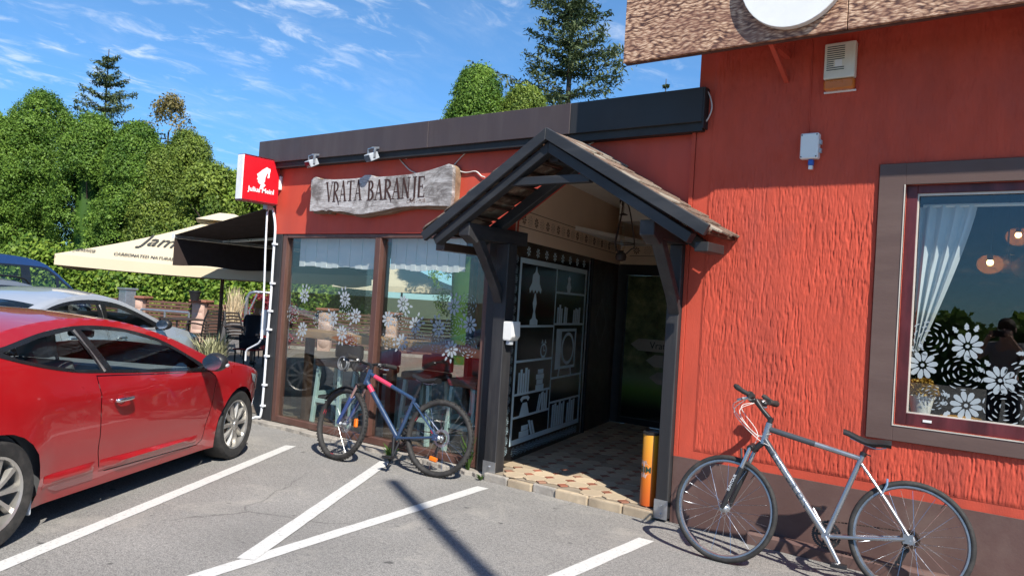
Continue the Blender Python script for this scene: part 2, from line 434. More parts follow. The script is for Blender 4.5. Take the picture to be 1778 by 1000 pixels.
MAT['rubber'] = M('black_rubber', (0.022, 0.021, 0.020), 0.75, var=0.25, vscale=30, dirt=(0.09, 0.08, 0.07), dscale=10, damt=0.5)
MAT['black_plastic'] = M('black_plastic', (0.016, 0.016, 0.017), 0.42)
MAT['chrome'] = M('bright_metal', (0.72, 0.72, 0.73), 0.16, 1.0, var=0.03)
MAT['alu'] = M('silver_alloy', (0.62, 0.61, 0.59), 0.32, 0.9, var=0.06)
MAT['iron'] = M('wrought_iron', (0.045, 0.028, 0.020), 0.6, 0.4, var=0.2)
MAT['clay'] = M('weathered_clay_tile', (0.15, 0.090, 0.062), 0.9, var=0.4, vscale=14, bump=0.8, bscale=40, bdist=0.008, dirt=(0.31, 0.285, 0.225), dscale=12, damt=1.0)

def by_piece(m, lo, hi, other, share):
    """give each piece its own tone; a share of the pieces leans to another colour"""
    nt = m.node_tree; p = nt.nodes['Principled BSDF']; src = p.inputs['Base Color'].links[0].from_socket; oi = nt.nodes.new('ShaderNodeObjectInfo')
    tone = nramp(nt, oi.outputs['Random'], [(0.0, (lo,) * 3), (1.0, (hi,) * 3)])
    r2 = nt.nodes.new('ShaderNodeMath'); r2.operation = 'FRACT'; nt.links.new(nmath(nt, 'MULTIPLY', oi.outputs['Random'], 17.31), r2.inputs[0])
    f = nramp(nt, r2.outputs[0], [(1 - share, (0, 0, 0)), (1.0, (0.8, 0.8, 0.8))])
    nt.links.new(nmix(nt, f, nmix(nt, 1.0, src, tone, 'MULTIPLY'), other), p.inputs['Base Color'])
by_piece(MAT['stone_tile'], 0.78, 1.18, (0.30, 0.235, 0.165), 0.35)
by_piece(MAT['red_tile'], 0.75, 1.25, (0.30, 0.22, 0.15), 0.6)
by_piece(MAT['clay'], 0.7, 1.3, (0.34, 0.31, 0.25), 0.4)

# ------------------------------------------------------------------ ground
struct('ground', MB().box(-260, 260, -260, 260, -0.3, -0.02), M('dry_lawn', (0.075, 0.085, 0.035), 0.9, var=0.4, vscale=0.8))
struct('parking_lot', MB().add([(-30, -14, 0), (26, -14, 0), (26, 5.9, 0), (-30, 5.9, 0)], [(0, 1, 2, 3)]), MAT['asphalt'])
def line(p0, p1, w, z=0.004):
    p0, p1 = Vector(p0), Vector(p1); d = (p1 - p0).normalized(); n = Vector((-d.y, d.x)) * w / 2
    k = max(2, int((p1 - p0).length / 0.09)); L, Rr = [], []
    for i in range(k + 1):
        q = p0 + (p1 - p0) * i / k
        L.append((q.x + n.x * (1 + rnd.uniform(-.05, .04)), q.y + n.y * (1 + rnd.uniform(-.05, .04)), z))
        Rr.append((q.x - n.x * (1 + rnd.uniform(-.05, .04)), q.y - n.y * (1 + rnd.uniform(-.05, .04)), z))
    return MB().add(L + Rr, [(i, k + 1 + i, k + 2 + i, i + 1) for i in range(k)])
for p0, p1, w in (((-3.70, 0.0), (-6.50, 5.02), .115), ((-3.92, 2.76), (-5.38, 5.27), .115), ((-3.66, 0.6), (-4.155, 5.24), .115), ((-2.52, 0.4), (-2.47, 4.99), .115)):
    struct('parking_line', line(p0, p1, w, 0.004 if p0[0] != -3.92 else 0.007), MAT['paint'])
# paved terrace beside the building
m, nt, p = newmat('terrace_paving')
t = nt.nodes.new('ShaderNodeTexCoord'); br = nt.nodes.new('ShaderNodeTexBrick'); nt.links.new(t.outputs['Object'], br.inputs['Vector'])
br.inputs['Color1'].default_value = (0.19, 0.15, 0.115, 1); br.inputs['Color2'].default_value = (0.15, 0.12, 0.095, 1); br.inputs['Mortar'].default_value = (0.07, 0.06, 0.05, 1)
br.inputs['Scale'].default_value = 2.5; br.inputs['Mortar Size'].default_value = 0.015
nt.links.new(nmix(nt, nramp(nt, nnoise(nt, 2, 5), [(0.4, (0, 0, 0)), (0.8, (0.6, 0.6, 0.6))]), br.outputs[0], (0.23, 0.20, 0.16)), p.inputs['Base Color']); p.inputs['Roughness'].default_value = 0.9
struct('terrace', MB().box(-40, -7.88, 5.9, 23.0, -0.1, 0.012), m)
struct('grass_verge', MB().add([(-60, -40, -0.012), (60, -40, -0.012), (60, -14, -0.012), (-60, -14, -0.012)], [(0, 1, 2, 3)]), M('verge_grass', (0.05, 0.075, 0.02), 0.9, var=0.4, vscale=3))

# ------------------------------------------------------------------ ornaments printed on glass and walls
def flower(mb, fn, u, v, r, n=10, rot=0.0, leaves=True, d0=0.0, d1=0.0012):
    for i in range(n):
        a = rot + 2 * math.pi * i / n; ca, sa = math.cos(a), math.sin(a); poly = []
        for t in range(9):
            th = 2 * math.pi * t / 9; rr = r * (0.62 + 0.36 * math.cos(th)); ww = r * 0.17 * math.sin(th) * (1 + 0.35 * math.cos(th))
            poly.append((u + rr * ca - ww * sa, v + rr * sa + ww * ca))
        mb.prism(poly, fn, d0, d1)
    mb.prism([(u + r * .13 * math.cos(k * .785), v + r * .13 * math.sin(k * .785)) for k in range(8)], fn, d0, d1)
    if leaves:
        for a in (rot + 0.9, rot + 1.35, rot + 1.9):
            ca, sa = math.cos(a), math.sin(a); q = []
            for s, w in ((1.08, 0), (1.2, .16), (1.3, .10), (1.38, .15), (1.6, 0), (1.38, -.15), (1.3, -.10), (1.2, -.16)):
                q.append((u + r * (s * ca - w * sa), v + r * (s * sa + w * ca)))
            mb.prism(q, fn, d0, d1)
def rose(mb, fn, u, v, r, seed=0, d0=0.0, d1=0.0012):
    rr_ = random.Random(seed)
    for k, q in enumerate((1.0, 0.74, 0.48, 0.22)):
        n = max(3, int(9 * q + 2)); ph = rr_.uniform(0, 6)
        for i in range(n):
            a0 = ph + 2 * math.pi * i / n; a1 = a0 + 2 * math.pi / n * rr_.uniform(.45, .62); w = 0.034 * r * rr_.uniform(.8, 1.3)
            out, inn = [], []
            for j in range(5):
                a = a0 + (a1 - a0) * j / 4; ww = w * (0.35 + 0.65 * math.sin(math.pi * j / 4))
                out.append((u + (r * q + ww) * math.cos(a), v + 0.92 * (r * q + ww) * math.sin(a)))
                inn.append((u + (r * q - ww) * math.cos(a), v + 0.92 * (r * q - ww) * math.sin(a)))
            mb.prism(out + inn[::-1], fn, d0, d1)

# ------------------------------------------------------------------ low annex
AX = (-7.83, 5.6, 0)
annex = thing('cafe_annex', 'low flat-roofed red building with two big shop windows and dark roof edge', 'building', (-6.0, 5.6, 0))
def A(name, mb, mat, parent=None, **k): return obj(name, mb, mat, parent or annex, world=True, **k)
gable = [(-7.83, 2.225), (-4.38, 2.225), (-4.38, 2.36), (-3.475, 2.945), (-2.57, 2.36), (-2.57, 0.0), (-2.535, 0.0), (-2.535, 3.06), (-7.83, 3.06)]
A('wall', MB().prism(gable, XZ(5.6), 0, 0.22), MAT['red_panel'])
for x0, x1, k in ((-8.06, -5.302, 'fascia'), (-5.298, -3.652, 'fascia'), (-3.648, -2.46, 'fascia_dark')):
    A('fascia_panel', MB().box(x0, x1, 5.475, 5.50, 3.05, 3.312), MAT[k], bevel=.003)
A('fascia_panel', MB().box(-8.06, -8.035, 5.502, 9.9, 3.05, 3.312), MAT['fascia'], bevel=.003)
A('soffit', MB().box(-8.03, -2.465, 5.502, 5.596, 2.985, 3.068).box(-8.03, -7.84, 5.6, 9.9, 2.99, 3.06), MAT['black'])
A('end_cap', MB().box(-2.458, -2.445, 5.477, 5.596, 3.0, 3.31), MAT['black'])
A('roof', MB().box(-8.033, -2.54, 5.503, 9.9, 3.075, 3.25), M('grey_roof_felt', (0.10, 0.10, 0.10), 0.9))
A('corner_post', MB().box(-7.83, -7.665, 5.60, 5.76, 0.03, 2.222), MAT['fascia_dark'], bevel=.004)
A('jamb', MB().box(-4.525, -4.405, 5.585, 5.76, 0.03, 2.222), MAT['fascia_dark'], bevel=.004)
wf = MB()
wf.box(-7.662, -7.59, 5.61, 5.70, 0.045, 2.222).box(-4.592, -4.528, 5.61, 5.70, 0.045, 2.222).box(-6.085, -6.005, 5.60, 5.70, 0.116, 2.178)
wf.box(-7.588, -4.594, 5.61, 5.70, 2.18, 2.222).box(-7.588, -4.594, 5.61, 5.70, 0.045, 0.114)
A('window_frame', wf, MAT['frame_brown'], bevel=.004)
panes = []
for x0, x1 in ((-7.588, -6.087), (-6.003, -4.594)):
    panes.append(A('window_pane', MB().box(x0, x1, 5.655, 5.663, 0.116, 2.178), MAT['glass']))
def win_px(x, y):
    q = px(x, y, 1, 5.65); return q.x, q.z
fl = [(155, 258), (315, 270), (268, 348), (358, 338), (148, 390), (303, 405), (545, 290), (485, 350), (592, 373), (745, 300), (685, 385), (808, 372), (540, 440), (735, 468)]
ro = [(110, 330), (318, 318), (215, 352), (345, 420), (535, 352), (800, 292), (745, 375), (490, 430), (598, 432), (680, 440), (800, 462)]
for i, (x, y) in enumerate(fl):
    u, v = win_px(460 + x / 2.274, 400 + y / 2.274); mb = MB(); flower(mb, XZ(5.6525), u, v, 0.088, 9, i * .7)
    A('flower_decal', mb, MAT['decal'], panes[0 if u < -6.04 else 1])
for i, (x, y) in enumerate(ro):
    u, v = win_px(460 + x / 2.274, 400 + y / 2.274); mb = MB(); rose(mb, XZ(5.6525), u, v, 0.105, i)
    A('rose_decal', mb, MAT['decal'], panes[0 if u < -6.04 else 1], kind='stuff')
# side glazing on the terrace, roof of the room, floor, back wall
sg = MB()
for y0, y1 in ((5.765, 5.83), (7.35, 7.42), (9.2, 9.3)): sg.box(-7.82, -7.74, y0, y1, 0.03, 2.25)
sg.box(-7.82, -7.74, 5.832, 9.198, 2.252, 2.3)
A('side_frame', sg, MAT['frame_brown'])
A('side_pane', MB().box(-7.785, -7.779, 5.832, 7.348, 0.05, 2.25).box(-7.785, -7.779, 7.422, 9.198, 0.05, 2.25), MAT['glass'])
A('side_wall', MB().box(-7.83, -7.70, 5.825, 9.8, 2.302, 2.98).box(-7.83, -7.70, 9.302, 9.8, 0.0, 2.30), MAT['red_panel'])
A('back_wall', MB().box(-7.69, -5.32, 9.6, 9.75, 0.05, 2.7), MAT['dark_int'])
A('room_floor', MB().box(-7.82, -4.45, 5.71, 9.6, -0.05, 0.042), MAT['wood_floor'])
A('room_ceiling', MB().box(-7.69, -4.75, 5.83, 9.59, 2.45, 2.5), MAT['white_ceiling'])
A('counter', MB().box(-7.55, -4.72, 5.80, 6.10, 1.035, 1.125), MAT['counter'], bevel=.006)
A('counter_post', MB().box(-7.5, -7.42, 5.9, 5.98, 0.043, 1.034).box(-6.1, -6.02, 5.9, 5.98, 0.043, 1.034), MAT['dark_wood'])
for x0, x1 in ((-7.5, -6.14), (-5.98, -4.95)):
    bl = MB(); k = 14
    for i in range(k):
        a, b = x0 + (x1 - x0) * i / k, x0 + (x1 - x0) * (i + 1) / k
        bl.box(a, b - .002, 5.74 + .006 * (i % 2), 5.748 + .006 * (i % 2), 1.86 + 0.01 * math.sin(i), 2.21)
    A('roller_blind', bl, MAT['blind'])
dr = MB(); pts = [(-4.95 + i * .03, 6.15 + .03 * math.sin(i * 1.1)) for i in range(16)]
for (xa, ya), (xb, yb) in zip(pts, pts[1:]): dr.add([(xa, ya, 1.1), (xb, yb, 1.1), (xb, yb, 2.4), (xa, ya, 2.4), (xa, ya + .004, 1.1), (xb, yb + .004, 1.1), (xb, yb + .004, 2.4), (xa, ya + .004, 2.4)], [(0, 1, 2, 3), (7, 6, 5, 4)])
A('drape', dr, MAT['curtain'], smooth=60)

# entrance recess: splayed left wall with the bookshelf film, door, back glass, ceiling
LA, LB = Vector((-4.375, 5.77, 0)), Vector((-5.18, 9.19, 0)); LD = (LB - LA).normalized(); LN = Vector((LD.y, -LD.x, 0))   # LN points into the recess
LL = (LB - LA).length
def SP(off=0.0): return lambda u, v, d: tuple(LA + LD * u + LN * (d + off) + Vector((0, 0, v)))
A('recess_wall', MB().prism([(0, 2.19), (LL, 2.19), (LL, 2.92), (0, 2.92)], SP(), -0.08, 0.0), MAT['cream'])
A('bookshelf_panel', MB().prism([(0, 0.085), (2.32, 0.085), (2.32, 2.188), (0, 2.188)], SP(), -0.05, -0.004), MAT['dark_panel'])
A('recess_door', MB().prism([(2.34, 0.085), (LL, 0.085), (LL, 2.188), (2.34, 2.188)], SP(), -0.06, -0.02), MAT['dark_wood'])
A('door_frame', MB().prism([(2.322, 0.085), (2.36, 0.085), (2.36, 2.187), (2.322, 2.187)], SP(), -0.02, 0.012), MAT['black'])
A('corner_trim', MB().box(-4.40, -4.352, 5.70, 5.765, 0.085, 2.188), MAT['frame_brown'])
A('back_wall', MB().box(-5.3, -2.45, 9.30, 9.42, 2.20, 2.94), MAT['cream'])
A('back_frame', MB().box(-5.24, -5.12, 9.27, 9.36, 0.08, 2.198).box(-5.12, -2.5, 9.27, 9.36, 2.06, 2.198).box(-5.118, -2.5, 9.27, 9.36, 0.08, 0.16).box(-3.85, -3.77, 9.27, 9.36, 0.162, 2.058), MAT['black'])
A('recess_ceiling', MB().box(-5.4, -2.45, 5.83, 9.5, 2.92, 2.97), MAT['white_ceiling'])
A('ceiling_box', MB().box(-4.9, -2.6, 8.6, 9.29, 2.70, 2.918), MAT['white_ceiling'])
A('side_wall', MB().box(-2.56, -2.46, 5.83, 9.5, 0.0, 2.918), MAT['cream'])
st = MB()
for k in range(11):          # painted border of flowers and scrolls
    u = 0.18 + k * 0.31; flower(st, SP(0.0005), u, 2.39, 0.052, 8, k, False); rose(st, SP(0.0005), u + 0.15, 2.39, 0.055, k)
for v0 in (2.315, 2.47): st.prism([(0.02, v0), (LL - .02, v0), (LL - .02, v0 + .007), (0.02, v0 + .007)], SP(0.0005), 0, .001)
for k in range(7):
    flower(st, XZ(9.2985), -5.0 + k * .34, 2.39, 0.052, 8, k, False); rose(st, XZ(9.2985), -4.83 + k * .34, 2.39, 0.055, k)
st.box(-5.1, -2.6, 9.298, 9.2995, 2.315, 2.322).box(-5.1, -2.6, 9.298, 9.2995, 2.47, 2.477)
A('stencil_border', st, MAT['stencil'])
bs = MB(); F = SP(-0.0035)
def bar2(u0, v0, u1, v1): bs.prism([(u0, v0), (u1, v0), (u1, v1), (u0, v1)], F, 0, .0012)
T0, B0, L0, R0, MID = 1.98, 0.28, 0.16, 2.16, 1.16
bar2(L0, B0 - .05, L0 + .045, T0 + .05); bar2(R0 - .045, B0 - .05, R0, T0 + .05); bar2(L0 + .045, T0, R0 - .045, T0 + .05); bar2(L0 + .045, B0 - .05, R0 - .045, B0)
bar2(MID - .01, B0, MID + .01, T0)
for u0, u1, v in ((L0 + .045, MID - .01, 1.36), (L0 + .045, MID - .01, 1.02), (L0 + .045, MID - .01, .70), (L0 + .045, MID - .01, .48), (MID + .01, R0 - .045, 1.72), (MID + .01, R0 - .045, 1.38), (MID + .01, R0 - .045, .80), (MID + .01, R0 - .045, .54)): bar2(u0, v, u1, v + .022)
def P(poly): bs.prism(poly, F, 0, .0012)
lu = 0.58        # table lamp
P([(lu - .16, 1.74), (lu - .10, 1.80), (lu - .085, 1.88), (lu - .03, 1.91), (lu, 1.97), (lu + .03, 1.91), (lu + .085, 1.88), (lu + .10, 1.80), (lu + .16, 1.74), (lu + .14, 1.70), (lu + .09, 1.735), (lu + .04, 1.70), (lu, 1.735), (lu - .04, 1.70), (lu - .09, 1.735), (lu - .14, 1.70)])
P([(lu - .10, 1.384), (lu - .10, 1.43), (lu - .05, 1.45), (lu - .02, 1.52), (lu - .05, 1.60), (lu - .012, 1.70), (lu + .012, 1.70), (lu + .05, 1.60), (lu + .02, 1.52), (lu + .05, 1.45), (lu + .10, 1.43), (lu + .10, 1.384)])
def ring(u, v, ru, rv, w, n=20, th0=0, th1=2 * math.pi):
    o_ = [(u + ru * math.cos(th0 + (th1 - th0) * i / n), v + rv * math.sin(th0 + (th1 - th0) * i / n)) for i in range(n + 1)]
    i_ = [(u + (ru - w) * math.cos(th0 + (th1 - th0) * i / n), v + (rv - w) * math.sin(th0 + (th1 - th0) * i / n)) for i in range(n + 1)]
    for k in range(n): P([o_[k], o_[k + 1], i_[k + 1], i_[k]])
ring(0.90, 1.12, .085, .075, .018); P([(.83, 1.19), (.88, 1.20), (.86, 1.235)]); P([(.97, 1.19), (.92, 1.20), (.94, 1.235)]); P([(.895, 1.12), (.905, 1.12), (.905, 1.175), (.895, 1.175)]); P([(.90, 1.113), (.94, 1.113), (.94, 1.124), (.90, 1.124)])
P([(.85, 1.042), (.88, 1.06), (.86, 1.06)]); P([(.95, 1.042), (.92, 1.06), (.94, 1.06)])
def books(u, v, ws, hs_, tilt=0.0):
    for w, h in zip(ws, hs_):
        P([(u, v), (u + w, v), (u + w + tilt * h, v + h), (u + tilt * h, v + h)])
        u += w + .014
books(.28, .722, (.035, .05, .04, .055, .04), (.20, .23, .19, .24, .22)); books(.74, .722, (.22,), (.05,)); books(.76, .776, (.17,), (.05,)); books(.74, .83, (.21,), (.05,)); books(.78, .884, (.15,), (.045,))
books(.80, .502, (.03, .04), (.17, .18), .35); books(.93, .502, (.05, .04, .04), (.19, .17, .21)); books(.38, .282, (.24,), (.06,)); books(.43, .345, (.17,), (.05,)); books(.68, .282, (.05, .05), (.15, .14), -.6)
books(1.25, .282, (.05, .06, .05, .06, .04, .05), (.24, .25, .22, .26, .23, .25), .04); books(1.72, .282, (.05, .05, .06, .05), (.22, .26, .24, .25), .04); books(1.24, 1.402, (.04, .05, .04), (.17, .2, .16)); books(1.45, 1.402, (.05, .04), (.18, .17), .06); books(1.75, 1.402, (.05, .05, .04, .06), (.15, .17, .16, .18), .05)
P([(.36, .502), (.60, .502), (.55, .60), (.53, .62), (.43, .62), (.41, .60)]); P([(.36, .66), (.40, .63), (.44, .655), (.52, .655), (.56, .63), (.60, .66), (.55, .685), (.41, .685)]); ring(.48, .56, .045, .04, .012, 14)    # telephone
# old television set
for a, b, c_, d_ in ((1.26, .90, 1.90, .93), (1.26, 1.31, 1.90, 1.34), (1.26, .93, 1.42, 1.31), (1.86, .93, 1.90, 1.31)): bar2(a, b, c_, d_)
ring(1.64, 1.12, .205, .18, .035, 24); P([(1.36, .823), (1.39, .823), (1.42, .899), (1.38, .899)]); P([(1.77, .823), (1.80, .823), (1.78, .899), (1.74, .899)])
P([(1.52, 1.742), (1.60, 1.742), (1.63, 1.80), (1.59, 1.86), (1.60, 1.90), (1.56, 1.93), (1.52, 1.90), (1.53, 1.86), (1.49, 1.80)])   # jug
A('bookshelf_film', bs, MAT['decal_blue'])
bo = MB()
for k in range(19): ring_u = 0.26 + k * .10; rose(bo, F, ring_u, 0.165, .045, k)
for k in range(8): flower(bo, F, 0.35 + k * .24, 2.10, .05, 7, k, False)
for k in range(20): rose(bo, F, 0.07, 0.20 + k * .095, .042, k)
A('ornament_film', bo, MAT['decal_blue'])
bar2f = MB().prism([(2.235, .1), (2.262, .1), (2.262, 2.15), (2.235, 2.15)], F, 0, .002)
A('edge_strip', bar2f, MAT['galv'])
di = MB(); FD = SP(-0.0195)
for a in range(4):
    q = [(2.86, 1.68), (3.10, 1.38), (2.86, 1.08), (2.62, 1.38)]; (ua, va), (ub, vb) = q[a], q[(a + 1) % 4]
    for t in range(6):
        s0, s1 = (t + .15) / 6, (t + .75) / 6
        di.prism([(ua + (ub - ua) * s0, va + (vb - va) * s0), (ua + (ub - ua) * s1, va + (vb - va) * s1), (ua + (ub - ua) * s1, va + (vb - va) * s1 + .05), (ua + (ub - ua) * s0, va + (vb - va) * s0 + .05)], FD, 0, .001)
A('door_emblem', di, M('grey_door_print', (0.20, 0.20, 0.19), 0.6))
# poster with a wooden signpost behind the back glass
pm, nt, p = newmat('garden_print')
g = nramp(nt, nnoise(nt, 5, 6, 0.7), [(0.3, (0.03, 0.04, 0.015)), (0.55, (0.28, 0.30, 0.13)), (0.75, (0.70, 0.56, 0.30))])
t = nt.nodes.new('ShaderNodeTexCoord'); s_ = nt.nodes.new('ShaderNodeSeparateXYZ'); nt.links.new(t.outputs['Object'], s_.inputs[0])
lo = nramp(nt, s_.outputs[2], [(0.30, (0.02, 0.02, 0.015)), (0.55, (0.26, 0.42, 0.08)), (0.70, (0.40, 0.48, 0.24))])
nt.links.new(nmix(nt, nramp(nt, s_.outputs[2], [(0.66, (0, 0, 0)), (0.86, (1, 1, 1))]), lo, g), p.inputs['Base Color']); p.inputs['Roughness'].default_value = 0.3
A('garden_poster', MB().box(-5.116, -3.852, 9.33, 9.345, 0.162, 2.058), pm)
A('back_pane', MB().box(-5.116, -3.852, 9.30, 9.306, 0.162, 2.058).box(-3.768, -2.52, 9.30, 9.306, 0.162, 2.058), MAT['glass'])
pb = MB()
for z0, x0, x1 in ((1.06, -5.02, -3.86), (.86, -4.78, -3.86), (.64, -4.72, -3.86)):
    pb.prism([(x0, z0 + .08), (x0 + .12, z0), (x1, z0), (x1, z0 + .16), (x0 + .12, z0 + .16)], XZ(9.326), 0, .002)
pb.box(-4.30, -4.18, 9.326, 9.328, .20, .638)
A('signpost_print', pb, M('grey_board_print', (0.66, 0.54, 0.44), 0.6, var=.3, stretch=(.2, 1, 1)))
pt = MB(); put_text(pt, 'Vrata Baranje', .13, (-4.38, 9.323, 1.10), (1, 0, 0), (0, 0, 1), .0008); A('signpost_lettering', pt, MAT['black']); pt = MB(); put_text(pt, '\u010cARDA', .12, (-4.3, 9.323, .90), (1, 0, 0), (0, 0, 1), .0008)
A('signpost_lettering', pt, M('dark_print', (0.02, 0.015, 0.012), 0.6))
A('red_flag_print', MB().box(-4.30, -3.86, 9.326, 9.328, 1.42, 1.98), M('red_print', (0.45, 0.06, 0.04), 0.6))
A('back_panel', MB().box(-3.768, -2.52, 9.34, 9.36, 0.162, 2.058), MAT['dark_int'])

# ------------------------------------------------------------------ taller main building
main = thing('main_building', 'tall red building with scratched plaster wall and brown framed window', 'building', (0.5, 5.55, 0))
def B(name, mb, mat, parent=None, **k): return obj(name, mb, mat, parent or main, world=True, **k)
WX0, WX1, WZ0, WZ1 = -1.045, 0.78, 0.965, 2.52       # frame outer edge
hole = [(WX0, WZ0), (WX1, WZ0), (WX1, WZ1), (WX0, WZ1)]
B('wall', MB().holed([(-2.53, 0.0), (4.0, 0.0), (4.0, 4.6), (-2.53, 4.6)], [hole], XZ(5.56), 0, 0.28), MAT['red'])
B('wall_strip', MB().box(-2.565, -2.535, 5.552, 5.60, 0.0, 2.99), MAT['red'])
B('plinth', MB().box(-2.563, 4.0, 5.548, 5.558, 0.0, 0.505), MAT['brown_plinth'])
B('plinth_foot', MB().box(-1.95, 4.0, 5.47, 5.546, -0.02, 0.09), MAT['brown_plinth'], bevel=.02)
def vnoise(x, z, seed):
    """smooth lattice noise on numpy arrays"""
    g = np.random.default_rng(seed).random((256, 256)); xi, zi = np.floor(x).astype(int), np.floor(z).astype(int)
    fx, fz = x - xi, z - zi; fx = fx * fx * (3 - 2 * fx); fz = fz * fz * (3 - 2 * fz); q = lambda a, b: g[(xi + a) % 256, (zi + b) % 256]
    return (q(0, 0) * (1 - fx) + q(1, 0) * fx) * (1 - fz) + (q(0, 1) * (1 - fx) + q(1, 1) * fx) * fz
def plaster():
    x0, x1, z0, z1, dx, dz = -2.41, 1.2, 0.565, 3.75, 0.0043, 0.0105
    xs, zs = np.arange(x0, x1, dx), np.arange(z0, z1, dz); X, Z = np.meshgrid(xs, zs)
    wob = 0.006 * (vnoise(X * 4, Z * 5, 1) - .5) + 0.004 * (vnoise(X * 25, Z * 20, 2) - .5)
    a = vnoise((X + wob) * 112, Z * 16, 3); b = vnoise((X + wob) * 165, Z * 30, 4); c = vnoise(X * 110, Z * 60, 5)
    patch = np.clip(vnoise(X * 2.2, Z * 2.0, 6) * 1.0 + .25, .45, 1.1)
    h = 1 - np.clip((.38 - a) * 10, 0, 1) * .95 - np.clip((.37 - b) * 9, 0, 1) * .6 + (c - .5) * .45
    top = np.clip((3.1 - Z) / .8, .8, 1)
    h *= patch * top; edge = np.clip(np.minimum(X - x0, Z - z0) / .02, 0, 1)
    Y = 5.5585 - (0.0040 * h + .0035) * edge
    n, k = X.shape; idx = np.arange(n * k).reshape(n, k)
    keep = ~((X[:-1, :-1] > -1.215) & (X[1:, 1:] < 0.955) & (Z[:-1, :-1] > .855) & (Z[1:, 1:] < 2.665))
    q = np.stack([idx[:-1, :-1], idx[:-1, 1:], idx[1:, 1:], idx[1:, :-1]], -1)[keep]
    v = np.stack([X - main.location.x, Y - main.location.y, Z], -1).reshape(-1, 3)
    me = bpy.data.meshes.new('scratched_plaster'); me.vertices.add(len(v)); me.vertices.foreach_set('co', v.ravel())
    me.loops.add(q.size); me.loops.foreach_set('vertex_index', q.ravel().astype(np.int32)); me.polygons.add(len(q))
    me.polygons.foreach_set('loop_start', (np.arange(len(q)) * 4).astype(np.int32)); me.update(calc_edges=True); me.validate()
    me.shade_smooth(); me.materials.append(MAT['red'])
    o = bpy.data.objects.new('scratched_plaster', me); link(o, main)
plaster()
SX0, SX1, SZ0, SZ1 = -1.205, 0.945, 0.862, 2.66
for b_ in ((SX0, WX0, SZ0, SZ1), (WX1, SX1, SZ0, SZ1), (WX0, WX1, WZ1, SZ1), (WX0, WX1, SZ0, WZ0)):
    B('window_surround', MB().box(b_[0], b_[1], 5.532, 5.559, b_[2], b_[3]), MAT['brown_trim'], bevel=.002)
fr = MB().box(WX0, WX0 + .066, 5.575, 5.66, WZ0, WZ1).box(WX1 - .066, WX1, 5.575, 5.66, WZ0, WZ1).box(WX0 + .066, WX1 - .066, 5.575, 5.66, WZ1 - .055, WZ1).box(WX0 + .066, WX1 - .066, 5.575, 5.66, WZ0, WZ0 + .08)
B('window_frame', fr, MAT['frame_wood'], bevel=.003)
be = MB(); gx0, gx1, gz0, gz1 = WX0 + .066, WX1 - .066, WZ0 + .08, WZ1 - .055
be.box(gx0, gx0 + .008, 5.584, 5.60, gz0, gz1).box(gx1 - .008, gx1, 5.584, 5.60, gz0, gz1).box(gx0 + .008, gx1 - .008, 5.584, 5.60, gz0, gz0 + .008).box(gx0 + .008, gx1 - .008, 5.584, 5.60, gz1 - .014, gz1)
be.box(WX0 - .006, WX0, 5.528, 5.56, WZ0, WZ1).box(WX0 - .006, WX1, 5.528, 5.56, WZ0 - .006, WZ0)
B('glazing_bead', be, MAT['bead'])
pane = B('window_pane', MB().box(gx0 + .009, gx1 - .009, 5.605, 5.613, gz0 + .009, gz1 - .015), MAT['glass'])
B('maker_plate', MB().box(-.88, -.83, 5.570, 5.5745, WZ0 + .035, WZ0 + .05), MAT['white_plastic'])
def win2(x, y):
    q = px(1480 + x / 1.852, 280 + y / 1.852, 1, 5.60); return q.x, q.z
for i, (x, y) in enumerate([(370, 595), (225, 655), (475, 705), (365, 785), (620, 620), (640, 800), (760, 700)]):
    u, v = win2(x, y); mb = MB(); flower(mb, XZ(5.6035), u, v, 0.092, 10, .3 + i * .5); B('flower_decal', mb, MAT['decal'], pane)
for i, (x, y) in enumerate([(245, 570), (355, 680), (490, 790), (258, 760), (560, 700), (700, 610), (740, 800)]):
    u, v = win2(x, y); mb = MB(); rose(mb, XZ(5.6035), u, v, 0.115 if i != 3 else .08, 30 + i); B('rose_decal', mb, MAT['decal'], pane, kind='stuff')
# room behind the window
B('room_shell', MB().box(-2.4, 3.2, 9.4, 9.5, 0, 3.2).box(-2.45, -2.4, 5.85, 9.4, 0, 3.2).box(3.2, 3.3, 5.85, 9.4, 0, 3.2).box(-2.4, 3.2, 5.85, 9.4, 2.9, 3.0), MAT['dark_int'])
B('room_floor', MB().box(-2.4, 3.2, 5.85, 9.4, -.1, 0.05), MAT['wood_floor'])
B('window_ledge', MB().box(WX0 + .02, WX1 - .02, 5.67, 6.0, WZ0 - .02, WZ0 + .045), MAT['dark_wood'])
